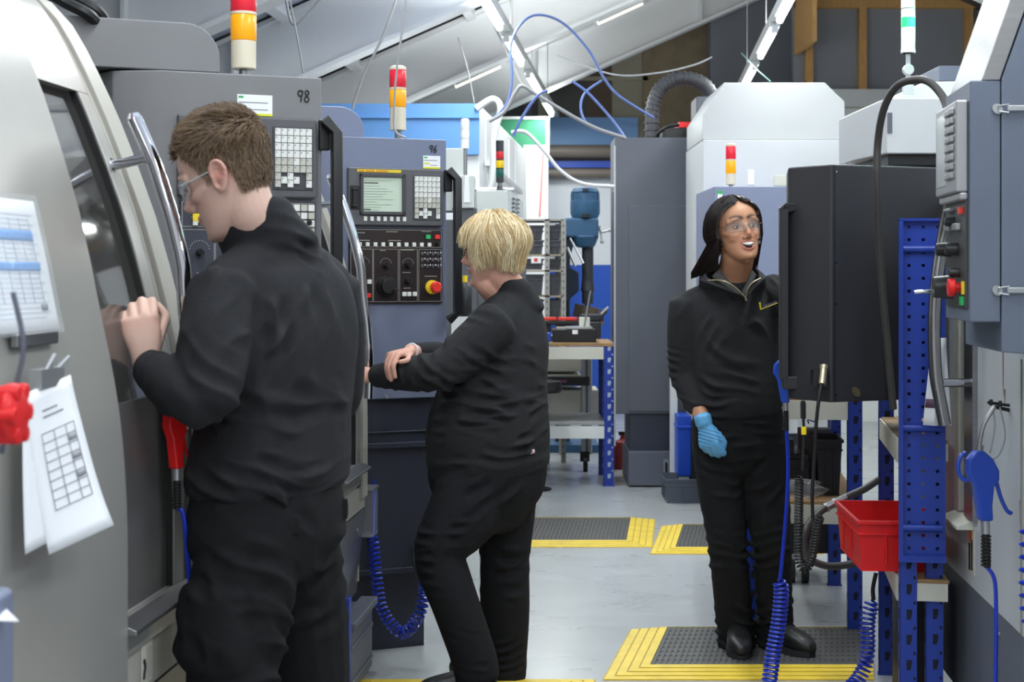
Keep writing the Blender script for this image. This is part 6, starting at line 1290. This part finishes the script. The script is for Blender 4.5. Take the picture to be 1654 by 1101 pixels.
strands(hb, hM, sp_, .0009, 3, 2); part(hb, 'hair', hr, man, O)
# eye, brow, glasses
def eyes(M, par, O_, closed=False, iris=(60, 40, 28), both=True):
    for y in ((1, -1) if both else (1,)):
        b = MB(); c = Vector((.0755, .032*y, .0)); b.T = M; b.ball(c, (.0085, .0135, .0045 if closed else .0046), 12, 0 if not closed else 2)
        if not closed: b.ball(c+Vector((.0050, .0, .0005)), (.0046, .0068, .0062), 10, 1)
        b.tube([c+Vector((.006-.004*abs(t)**2, .0145*t, (.0045 if not closed else -.002)*(1-t*t)+.0005)) for t in [i/5-1 for i in range(11)]], .0019, 6, 1); part(b, 'eye', [mat('eye_white', (205, 196, 190), .35), mat('eye_dark_%d' % iris[0], iris, .4), mat('eyelid', (180, 130, 112), .5)], par, O_)
eyes(hM, man, O, closed=True)
def glasses(M, par, O_, style):
    T_ = M; lensM = mat('safety_lens', (225, 235, 240), .05, alpha=.05, spec=.5) if style != 'rx' else mat('rx_lens', (225, 235, 240), .05, alpha=.08, spec=.6)
    fm = {'safety': mat('clear_frame', (205, 212, 218), .12, alpha=.6, spec=.9), 'rx': mat('frame_dark', (32, 32, 40), .3, metal=.5), 'safety2': mat('clear_frame2', (126, 116, 104), .2, spec=.8)}[style]
    for y in (1, -1):
        b = MB(); b.T = T_; hw, hh = (.030, .019) if style != 'rx' else (.025, .014)
        cen = Vector((.101, .034*y, .000))
        def q(u, v): a_ = (.034*y+u*hw); return Vector((.103-9.5*a_*a_*(1 if style != 'rx' else .5), a_, v*hh+(-.001)))
        rows = [[q(-1+2*i/8, (-1+2*j/6)*(1-.18*abs(-1+2*i/8)**3)) for i in range(9)] for j in range(7)]
        b.grid(rows); part(b, 'lens', lensM, par, O_, solid=.0012)
        b = MB(); b.T = T_; ring = [q(math.copysign(abs(math.cos(t))**.6, math.cos(t)), math.copysign(abs(math.sin(t))**.6, math.sin(t))*(1-.15*abs(math.cos(t))**3)) for t in [i*math.pi/14 for i in range(29)]]
        b.tube(ring, {'safety': .0011, 'safety2': .0009, 'rx': .0017}[style], 6)
        e = q(1 if y > 0 else -1, .35); b.tube([e, Vector((.075, .073*y, .008)), Vector((.02, .079*y, .010)), Vector((-.012, .082*y, .012))], {'safety': .0019, 'safety2': .0011, 'rx': .0016}[style], 6)
        if y > 0: b.tube([q(-1, 0), Vector((.106, 0, .003)), Vector((q(-1, 0).x, -q(-1, 0).y, q(-1, 0).z))], .0016, 6)
        part(b, 'glasses_frame', fm, par, O_)
glasses(hM, man, O, 'safety')

# ---------------- blonde woman in the middle
FWD = Vector((-.9, .43, 0)).normalized(); LAT = Vector((-.43, -.9, 0)).normalized()
O = Vector((-.08, 5.12, 0)); wom = thing('person', 'woman with blonde bob, glasses and black sweatshirt, in profile beside the 96 machine', 'person', O)
hM = head_matrix(P(796, 402, 5.13), (-.99, .12, -.10), (-.10, 0, 1))
body = MB(); neckb = P(828, 478, 5.17); T = head_shapes(body, hM, .98, neckto=neckb, neckr=.058, chin=.006, wid=1.03, nose=1.03)
limb(body, [hM @ Vector((.052, 0, -.088)), hM @ Vector((.03, 0, -.108)), neckb+Vector((-.035, 0, .005))], [.036, .046, .058]); limb(body, [hM @ Vector((.035, -.045, -.07)), hM @ Vector((.02, -.05, -.10))], [.026, .03])
def c3(px, py, d): return P(px, py, d)
ctr = [(824, 488, .11, .07), (816, 512, .165, .10), (808, 560, .18, .14), (796, 620, .185, .155), (789, 690, .195, .18), (786, 740, .20, .18), (788, 780, .19, .165)]
loft(body, [(c3(px, py, 5.15), LAT*(w_-.015), FWD*(dp-.015), 2.1) for px, py, w_, dp in ctr], 4, 28)
shL, elL, wrL = P(802, 522, 5.0), P(716, 596, 4.93), P(603, 607, 5.06); shR, elR, wrR = P(806, 515, 5.34), P(745, 580, 5.30), P(662, 568, 5.03)
for a, e, w_ in ((shL, elL, wrL), (shR, elR, wrR)): limb(body, [a, a.lerp(e, .5), e], [.048, .044, .038]); limb(body, [e, e.lerp(w_, .5), w_], [.038, .033, .025])
hand(body, wrL, (-.97, .22, .05), (-.05, -.75, .65), 1, [[.7, .9, .5]]*4, .93, thumb=(.8, .3, -.5))
hd = Vector((-.66, -.72, -.10)); tipsR = hand(body, wrR, hd, (-.15, -.1, 1), -1, [[.8, .7, .2], [.9, .65, .2], [.95, .6, .2], [1.0, .6, .2]], .90, thumb=(.7, .6, -.2), spread=.06)
hpL, knL, anL = P(768, 775, 5.07), P(711, 893, 4.98), P(768, 1078, 4.98); hpR, knR, anR = P(812, 775, 5.23), P(815, 905, 5.22), P(818, 1078, 5.26)
for h, k_, a in ((hpL, knL, anL), (hpR, knR, anR)): limb(body, [h, h.lerp(k_, .5), k_, k_.lerp(a, .4), a], [.10, .085, .055, .055, .036])
shoulders(body, neckb+Vector((0, 0, -.035)), shL, shR, .055)
sp = face_spots(T, (176, 104, 100), (214, 136, 124), (150, 122, 96), browk=.4)
union(body, 'body', skinM, wom, O, voxel=.0036, smooth=3, smfac=.45, paint=painter((214, 162, 142), sp), disp=lambda c, n_: -(g(c, T @ Vector((.088, .032, .0)), .013)+g(c, T @ Vector((.088, -.032, .0)), .013))*.008)
fl_ = MB(); loft(fl_, [(c3(px, py, 5.15), LAT*(w_+.0), FWD*(dp+.0), 2.15) for px, py, w_, dp in [(826, 484, .10, .065), (817, 508, .17, .105), (808, 555, .19, .150), (798, 615, .20, .170), (790, 672, .212, .196), (788, 710, .214, .202), (788, 738, .205, .195)]], 4, 32)
shoulders(fl_, neckb+Vector((0, 0, -.04)), shL, shR, .07)
limb(fl_, [shL, shL.lerp(elL, .5)+Vector((0, 0, -.01)), elL+Vector((0, 0, -.008))], [.078, .080, .062]); limb(fl_, [elL+Vector((0, 0, -.006)), elL.lerp(wrL, .5)+Vector((0, 0, -.004)), wrL.lerp(elL, .03)], [.064, .055, .040])
limb(fl_, [shR, shR.lerp(elR, .5), elR], [.075, .07, .058]); limb(fl_, [elR, elR.lerp(wrR, .5), wrR.lerp(elR, .12)], [.055, .046, .034])
loft(fl_, [(P(838, 480, 5.17), LAT*.088, Vector((.9, -.3, -.35)).normalized()*.086), (P(828, 462, 5.16), LAT*.080, Vector((.9, -.3, -.35)).normalized()*.080), (P(820, 449, 5.155), LAT*.078, Vector((.9, -.3, -.35)).normalized()*.082)], 4, 28)
loft(fl_, [(P(788, 735, 5.15), LAT*.212, FWD*.203, 2.1), (P(787, 746, 5.15), LAT*.208, FWD*.2, 2.1)], 3, 32)
specs = [(elL, (.7, 0, .7), .04, .007, .09), (elL.lerp(wrL, .5), (1, 0, .1), .035, .006, .08), (shL.lerp(elL, .5), (.5, 0, .9), .05, .005, .1), (P(760, 660, 4.93), (.15, 0, 1), .045, .009, .12), (P(840, 690, 4.98), (-.1, 0, 1), .04, .009, .12), (P(850, 620, 4.98), (.5, 0, 1), .06, .006, .12), (P(790, 590, 4.93), (.7, 0, .8), .05, .007, .09), (P(740, 715, 4.93), (0, 0, 1), .04, .007, .1)]
union(fl_, 'sweatshirt', fleece2, wom, O, voxel=.0058, smooth=12, disp=fold_fn(specs, .0022, 11, 3))
tr = MB(); loft(tr, [(P(788, 725, 5.15), LAT*.2, FWD*.185, 2.1), (P(787, 765, 5.15), LAT*.205, FWD*.192, 2.1), (P(788, 800, 5.15), LAT*.19, FWD*.175, 2.1), (P(785, 830, 5.15), LAT*.15, FWD*.135, 2.1)], 4, 30)
limb(tr, [hpL, P(744, 835, 5.02), knL+Vector((0, 0, .02)), knL+Vector((0, 0, -.03)), P(735, 975, 4.97), P(764, 1060, 4.97), P(770, 1092, 4.97)], [.125, .118, .088, .080, .078, .072, .070], 5, 24)
limb(tr, [hpR, P(816, 840, 5.22), knR, P(815, 985, 5.24), P(818, 1060, 5.26), P(818, 1092, 5.26)], [.125, .102, .085, .083, .070, .068], 5, 24)
specs = [(P(780, 800, 4.95), (-.55, 0, 1), .06, .009, .12), (P(720, 860, 4.9), (.1, 0, 1), .05, .009, .09), (P(705, 910, 4.9), (-.2, 0, 1), .04, .008, .07), (P(815, 880, 5.12), (.3, 0, 1), .06, .007, .1), (P(820, 940, 5.15), (-.3, 0, 1), .06, .006, .1), (P(762, 1065, 4.9), (.3, 0, 1), .03, .006, .07), (P(820, 1060, 5.2), (-.2, 0, 1), .03, .006, .07), (P(735, 790, 4.93), (-.3, 0, 1), .05, .006, .1)]
union(tr, 'jeans', jeanM, wom, O, voxel=.0058, smooth=3, disp=fold_fn(specs, .0025, 10, 4))
b = MB(); p = P(842, 733, 4.985); b.tube([p+Vector((-.04, 0, -.004)), p, p+Vector((.04, .03, .006))], .008, 8); part(b, 'shirt_edge', mat('shirt_pink', (212, 178, 178), .8), wom, O)
pair(wom, O, ((anL.x+.06, 5.0), (-.96, -.1), dict(L_=.25, w_=.045)), ((anR.x+.06, 5.27), (-.96, .1), dict(L_=.25, w_=.045)))
b = MB(); q = wrR+(elR-wrR).normalized()*.005; dR = (wrR-elR).normalized(); uu = dR.orthogonal().normalized(); vv = dR.cross(uu)
b.tube([q+uu*.028*math.cos(t)+vv*.025*math.sin(t) for t in [i*math.pi/10 for i in range(21)]], .0035, 6); part(b, 'bracelet', mat('bracelet_white', (226, 222, 224), .3), wom, O)
b = MB(); b.tube([P(621, 636, 5.0), P(626, 643, 4.99)], .0028, 8); part(b, 'zip_pull', rimM, wom, O)
hbM = [mat('hair_blond_a', (226, 206, 164), .5), mat('hair_blond_b', (204, 178, 130), .5), mat('hair_blond_c', (240, 226, 192), .5), mat('hair_blond_d', (176, 146, 102), .5)]
def bob_bottom(ph):
    a = abs((ph+math.pi) % (2*math.pi)-math.pi)
    if a < .55: return .022
    if a < 1.05: return .022-(a-.55)/.5*.024
    if a < 1.25: return -.002-(a-1.05)/.2*.055
    if a < 2.2: return -.057-(a-1.25)/.95*.012
    return -.069-.006*math.sin((a-2.2)*3)
def hflow(z, ph, off):
    zz = max(z, -.028); p = hsurf(zz, ph, off); p.z = z if z < .08 else p.z; return p
def bob_off(z, ph):
    back = .5-.5*math.cos(ph); fr = max(0, math.cos(ph))**1.5; return (.013+.013*math.exp(-((z-.03)/.06)**2)+.008*back*math.exp(-((z-.0)/.05)**2)-.006*max(0, (-.03-z)/.04))*(1-.75*fr*max(0, min(1, (.09-z)/.05)))
hb = MB(); hair_shell(hb, hM, lambda z, ph: bob_off(z, ph)-.006, -.026, .1194, lambda z, ph: z > bob_bottom(ph)+.004, thick=.006, mi=1)
rows = []                                    # lower skirt of the bob below the ear line
rnd = random.Random(9); sp_ = []
for i in range(5200):
    ph = rnd.uniform(-math.pi, math.pi); z0_ = .117-abs(rnd.gauss(0, .045)); zb_ = bob_bottom(ph)+rnd.uniform(-.010, .014)+.009*math.sin(ph*9)*(abs(ph) > 1); z0_ = max(z0_, zb_+.03); pl = []; n = 9; sw = rnd.uniform(-.2, .2)+.16*math.sin(ph*4); w1 = rnd.uniform(.0, .003); ph1 = rnd.uniform(0, 6); lo_ = rnd.uniform(-.007, .009)*(1 if rnd.random() < .8 else 1.5); clump = math.sin(ph*17)*.005+math.sin(ph*7+1)*.003
    for k_ in range(n):
        t = k_/(n-1); z = z0_+(zb_-z0_)*t; a = ph+sw*t+.07*math.sin(t*5+ph*6); pl.append(hflow(z, a, bob_off(z, a)+lo_*(.3+.7*t)+clump*t+w1*math.sin(t*7+ph1)))
    sp_.append(pl)
for i in range(500):                         # nape wisps
    ph = math.pi+rnd.uniform(-.9, .9); pl = [hflow(-.02-.062*t, ph, .010-.004*t) for t in (0, .3, .6, 1)]; sp_.append(pl)
strands(hb, hM, sp_, .00125, 4, 3); part(hb, 'hair', hbM, wom, O)
eyes(hM, wom, O, closed=False, iris=(70, 80, 90)); glasses(hM, wom, O, 'rx')

# ---------------- laughing woman on the right
FWD = Vector((.10, -.995, 0)); LAT = Vector((.995, .10, 0))
O = Vector((.83, 5.62, 0)); wo2 = thing('person', 'laughing woman with long dark hair, safety glasses and one blue glove', 'person', O)
yaw = .30; pit = .20; fw = Vector((math.sin(yaw)*math.cos(pit), -math.cos(yaw)*math.cos(pit), math.sin(pit)))
hM = head_matrix(P(1188, 373, 5.58), fw, Vector((-.10, .0, 1)))
body = MB(); neckb = P(1184, 452, 5.66); T = head_shapes(body, hM, 1.0, smile=True, ears=False, neckto=neckb, neckr=.060, chin=-.002, nose=.97, wid=1.06)
ctr = [(1184, 458, .10, .06), (1182, 480, .155, .085), (1182, 530, .155, .105), (1186, 600, .15, .10), (1190, 650, .16, .11), (1194, 700, .165, .115), (1196, 730, .155, .10)]
loft(body, [(P(px, py, 5.65), LAT*(w_-.012), FWD*(dp-.015), 2.15) for px, py, w_, dp in ctr], 4, 28)
shR, elR, wrR = P(1112, 492, 5.66), P(1108, 604, 5.68), P(1138, 686, 5.55); shL, elL, wrL = P(1245, 470, 5.68), P(1296, 500, 5.52), P(1322, 440, 5.28)
for a, e, w_ in ((shL, elL, wrL), (shR, elR, wrR)): limb(body, [a, a.lerp(e, .5), e], [.044, .040, .036]); limb(body, [e, e.lerp(w_, .5), w_], [.036, .034, .025])
hdir = Vector((.24, -.12, -.96)); hnn = Vector((-.5, -.85, .0)); cg = [[.5, .95, .5], [.6, 1.0, .5], [.65, 1.0, .5], [.7, 1.0, .5]]
hand(body, wrR, hdir, hnn, -1, cg, .9, thumb=(.85, .4, -.35)); hand(body, wrL, (0, -.6, .8), (.3, -1, 0), 1, [[.3, .4, .3]]*4, .9)
hpR, knR, anR = P(1160, 722, 5.66), P(1174, 878, 5.62), P(1190, 1030, 5.66); hpL, knL, anL = P(1230, 722, 5.66), P(1247, 878, 5.60), P(1254, 1028, 5.66)
for h, k_, a in ((hpL, knL, anL), (hpR, knR, anR)): limb(body, [h, h.lerp(k_, .5), k_, k_.lerp(a, .4), a], [.085, .072, .05, .048, .034])
shoulders(body, neckb+Vector((0, 0, -.03)), shL, shR, .05)
sp = face_spots(T, (176, 92, 84), (196, 124, 100), (36, 24, 20), smile=True, browk=1.0)
union(body, 'body', skinM, wo2, O, voxel=.0034, smooth=6, smfac=.5, paint=painter((186, 134, 104), sp), disp=lambda c, n_: -(g(c, T @ Vector((.088, .032, .0)), .013)+g(c, T @ Vector((.088, -.032, .0)), .013))*.008-g(c, T @ Vector((.086, 0, -.070)), .012)*.007)
b = MB(); b.T = T; b.add([(.0866-17*(.0245*math.cos(t))**2, .0245*math.cos(t), -.0695+12*(.0245*math.cos(t))**2+(.0085 if math.sin(t) > 0 else .0125)*math.sin(t)*(1 if math.sin(t) < 0 else .9)) for t in [i*math.pi/12 for i in range(24)]], [tuple(range(24))]); mo = part(b, 'mouth', mat('mouth_dark', (70, 18, 20), .5), wo2, O)
b = MB(); b.T = T; rows = [[(.0880-15*(a_)**2, a_, z-.0012+11*a_*a_) for a_ in [-.0215+.043*i/12 for i in range(13)]] for z in (-.0592, -.0645)]+[[(.0877-15*a_**2, a_, -.0715+17*a_**2) for a_ in [-.0215+.043*i/12 for i in range(13)]]]; b.grid(rows); part(b, 'teeth', mat('teeth', (240, 236, 228), .25), mo, O, solid=.0015)
fl_ = MB(); loft(fl_, [(P(px, py, 5.65), LAT*w_, FWD*dp, 2.2) for px, py, w_, dp in [(1184, 462, .105, .07), (1182, 482, .16, .092), (1183, 530, .172, .122), (1186, 590, .170, .125), (1190, 632, .168, .130), (1191, 652, .160, .125)]], 4, 32)
loft(fl_, [(P(1191, 645, 5.65), LAT*.166, FWD*.13, 2.2), (P(1191, 660, 5.65), LAT*.160, FWD*.124, 2.2)], 3, 32)
shoulders(fl_, neckb+Vector((0, 0, -.04)), shL, shR, .062)
limb(fl_, [shR, shR.lerp(elR, .5)+Vector((-.004, 0, 0)), elR], [.072, .070, .062]); limb(fl_, [elR, elR.lerp(wrR, .4), elR.lerp(wrR, .68)], [.062, .052, .042])
limb(fl_, [shL, shL.lerp(elL, .5), elL], [.068, .064, .055]); limb(fl_, [elL, elL.lerp(wrL, .5), wrL.lerp(elL, .1)], [.055, .046, .036])
specs = [(elR, (.1, 0, 1), .03, .007, .09), (elR.lerp(wrR, .4), (.3, 0, 1), .028, .006, .07), (shR+Vector((.05, -.05, -.08)), (.8, 0, -.6), .05, .007, .09), (P(1190, 620, 5.52), (.2, 0, 1), .06, .006, .12), (P(1190, 560, 5.5), (.5, 0, 1), .09, .004, .14), (shL, (1, 0, .3), .035, .007, .08), (P(1240, 520, 5.55), (.9, 0, .4), .05, .006, .09), (P(1150, 650, 5.52), (.1, 0, 1), .04, .006, .08)]
union(fl_, 'sweatshirt', fleece2, wo2, O, voxel=.0055, smooth=10, disp=fold_fn(specs, .002, 12, 6))
# open collar folded out, zip, polo collar, emblem
Dc = 5.50
vb = P(1203, 480, Dc+.01); tl, trr = P(1143, 453, Dc+.01), P(1229, 449, Dc+.01); nb = P(1184, 440, 5.76)
def arc3(a, b_, c, n=16): return spline([a, b_, c], n//2)
low = spline([vb, P(1160, 468, Dc+.0), P(1130, 462, 5.60), P(1150, 452, 5.72), P(1186, 446, 5.76), P(1222, 450, 5.72), P(1236, 458, 5.60), P(1222, 466, Dc+.0), vb+Vector((.004, 0, 0))], 6)
top_ = spline([vb+Vector((0, -.004, 0)), tl+Vector((.015, 0, .0)), P(1140, 440, 5.58), P(1152, 430, 5.70), P(1184, 424, 5.74), P(1212, 428, 5.70), P(1224, 438, 5.58), trr+Vector((-.01, 0, 0)), vb+Vector((.004, -.004, 0))], 6)
mid = [a.lerp(b_, .5)+(a.lerp(b_, .5)-Vector((neckb.x, neckb.y, a.z))).normalized()*.012 for a, b_ in zip(low, top_)]
b = MB(); b.grid([low, mid, top_]); part(b, 'collar', fleece2, wo2, O, solid=.007)
b = MB(); b.tube(spline([tl, P(1165, 453, Dc-.008), P(1185, 462, Dc-.012), vb+Vector((0, -.016, 0))], 6), .0026, 6); b.tube(spline([trr, P(1216, 456, Dc-.01), P(1208, 466, Dc-.012), vb+Vector((.001, -.016, 0))], 6), .0026, 6)
b.tube([vb+Vector((0, -.016, .0)), vb+Vector((.003, -.018, -.012))], .003, 6); part(b, 'zip', mat('zip_brass', (150, 138, 110), .4, metal=.6), wo2, O)
b = MB(); b.grid([spline([P(1163, 434, 5.56), P(1176, 452, 5.535), P(1193, 470, 5.525)], 5), spline([P(1150, 446, 5.55), P(1168, 460, 5.525), P(1196, 478, 5.505)], 5)]); b.grid([spline([P(1213, 434, 5.56), P(1207, 452, 5.54), P(1199, 470, 5.525)], 5), spline([P(1222, 444, 5.55), P(1214, 460, 5.525), P(1201, 478, 5.505)], 5)]); part(b, 'polo_collar', mat('polo_charcoal', (62, 60, 60), .9), wo2, O, solid=.003)
b = MB()
def on_chest(px, py):
    return P(px, py, 5.512+(px-1230)*.0009)
b.tube([on_chest(1227, 488), on_chest(1229, 500)], .0032, 6, 0); b.tube([on_chest(1230, 499), on_chest(1256, 489)], .0016, 6, 0)
for i in range(8): b.tube([on_chest(1233+i*2.8, 496.0-i*1.0), on_chest(1234+i*2.8, 492.5-i*1.0)], .0012, 5, 1)
part(b, 'emblem', [mat('emblem_yellow', (214, 190, 40), .6), mat('emblem_violet', (120, 108, 140), .6)], wo2, O)
gl_ = MB(); hand(gl_, wrR, hdir, hnn, -1, cg, .9, thumb=(.85, .4, -.35), grow=.0028); limb(gl_, [wrR-hdir*.03, wrR-hdir*.005], [.033, .031])
union(gl_, 'glove', mat('nitrile_blue', (98, 166, 214), .45, bump=.25, bscale=120), wo2, O, voxel=.0034, smooth=2, disp=fold_fn([(wrR+hdir*.04, (.3, 0, 1), .012, .002, .05)], .0012, 40, 2))
tr = MB(); loft(tr, [(P(1191, 648, 5.66), LAT*.155, FWD*.115, 2.2), (P(1192, 690, 5.66), LAT*.168, FWD*.125, 2.2), (P(1194, 725, 5.66), LAT*.168, FWD*.12, 2.2), (P(1196, 750, 5.66), LAT*.14, FWD*.10, 2.2)], 4, 30)
for h, k_, a in ((hpL, knL, anL), (hpR, knR, anR)): limb(tr, [h, h.lerp(k_, .4), k_, k_.lerp(a, .5), a+Vector((0, 0, .0)), a+Vector((0, 0, -.02))], [.096, .088, .071, .068, .068, .070], 5, 22)
specs = [(P(1195, 700, 5.54), (.0, 0, 1), .04, .006, .12), (P(1150, 770, 5.56), (.3, 0, 1), .05, .006, .09), (knR, (.2, 0, 1), .05, .007, .1), (knL, (-.2, 0, 1), .05, .007, .1), (anR+Vector((0, -.05, .05)), (.3, 0, 1), .035, .009, .09), (anL+Vector((0, -.05, .05)), (-.3, 0, 1), .035, .009, .09), (P(1240, 780, 5.56), (-.5, 0, 1), .05, .006, .1)]
union(tr, 'trousers', trM, wo2, O, voxel=.0058, smooth=3, disp=fold_fn(specs, .0025, 10, 7))
pair(wo2, O, ((anR.x, anR.y+.05), (-.05, -1), dict(L_=.25, w_=.046, z0=.014)), ((anL.x-.055, anL.y+.03), (.62, -.78), dict(L_=.25, w_=.046, z0=.014)))
hdM = [mat('hair_dark_a', (34, 26, 26), .35), mat('hair_dark_b', (46, 34, 32), .35), mat('hair_dark_c', (24, 19, 20), .35)]
# long hair: parted, pushed behind on her left, falling over the shoulder on her right
def lh_min(z):
    pts = [(.12, .0), (.092, .0), (.086, .35), (.072, .72), (.05, .95), (.02, 1.06), (-.02, 1.16), (-.3, 1.3)]
    for a, b_ in zip(pts, pts[1:]):
        if z >= b_[0]: t = (z-a[0])/(b_[0]-a[0]); return a[1]+(b_[1]-a[1])*max(0, t)
    return 1.3
hb = MB(); hair_shell(hb, hM, lambda z, ph: .012+.012*max(0, min(1, (.09-z)/.1))*(1 if math.sin(ph) < 0 else .2), -.06, .1194, lambda z, ph: abs((ph+math.pi) % (2*math.pi)-math.pi) > lh_min(z)+.05, thick=.008)
rnd = random.Random(11); sp_ = []; Mi = hM.inverted()
for i in range(6500):
    side = -1 if rnd.random() < .66 else 1; a0 = rnd.uniform(.06, math.pi); z0_ = .117-abs(rnd.gauss(0, .03)); pl = []; lo_ = rnd.uniform(-.004, .006)
    front = rnd.random() < .35; 
    for k_ in range(6):
        z = z0_+(-.03-z0_)*k_/5; am = lh_min(z); a = max(a0, am+(.0 if not front else .02)+a0*.06); vv_ = max(0, min(1, (.09-z)/.1)); pl.append(hsurf(z, side*a, .014+lo_*.7+(.020 if side < 0 else .004)*vv_*vv_*(3-2*vv_)))
    p = pl[-1]; w = hM @ p
    if side < 0:   # her right: falls outward to the shoulder, image left
        u_ = max(0, 1-a0/1.9) if a0 < 1.9 else rnd.random()*.8; u_ = min(1, max(0, u_+rnd.uniform(-.12, .12))); tgt = P(1116+u_*44, 447-u_*16+rnd.uniform(-7, 4), 5.53+.17*abs(a/math.pi-.1)+rnd.uniform(-.012, .012))
    else: tgt = P(1222-(a0/math.pi)*26+rnd.uniform(-3, 3), 426+rnd.uniform(-10, 10), 5.60+(a0/math.pi)*.12)
    pb_ = w.copy()
    for t in (.2, .45, .72, 1.0):
        q = w.lerp(tgt, t); q.z = w.z+(tgt.z-w.z)*t;  pl.append(Mi @ q)
    sp_.append(pl)
for side, na in ((-1, 20), (1, 14)):
    rows = []
    for j in range(na+1):
        a_ = 1.12+(math.pi-1.12)*j/na; col = []
        for k_ in range(5):
            z = .07+(-.03-.07)*k_/4; vv_ = max(0, min(1, (.09-z)/.1)); a = max(a_, lh_min(z)+.02); col.append(hM @ hsurf(z, side*a, .012+(.018 if side < 0 else .003)*vv_*vv_*(3-2*vv_)))
        u_ = max(0, 1-(a_-1.12)/.9); w = col[-1]
        if a_ > 2.02: u_ = (a_-2.02)/(math.pi-2.02)*.75
        tgt = P(1117+u_*42, 446-u_*15, 5.535+.17*(a_/math.pi-.1)) if side < 0 else P(1222-(a_/math.pi)*26, 428, 5.60+(a_/math.pi)*.12)
        for t in (.17, .33, .5, .67, .83, 1.0): col.append(w.lerp(tgt, t))
        rows.append(col)
    hb.grid(rows, 0); hb.grid([[Vector(p)+(neckb-Vector(p)).normalized()*.004 for p in col] for col in rows], 2)
strands(hb, hM, sp_, .0013, 3, 5); part(hb, 'hair', hdM, wo2, O)
eyes(T, wo2, O, iris=(34, 22, 18)); glasses(T, wo2, O, 'safety2')
b = MB(); b.ball(T @ Vector((.0, -.082, -.036)), .003, 8); part(b, 'earring', rimM, wo2, O)
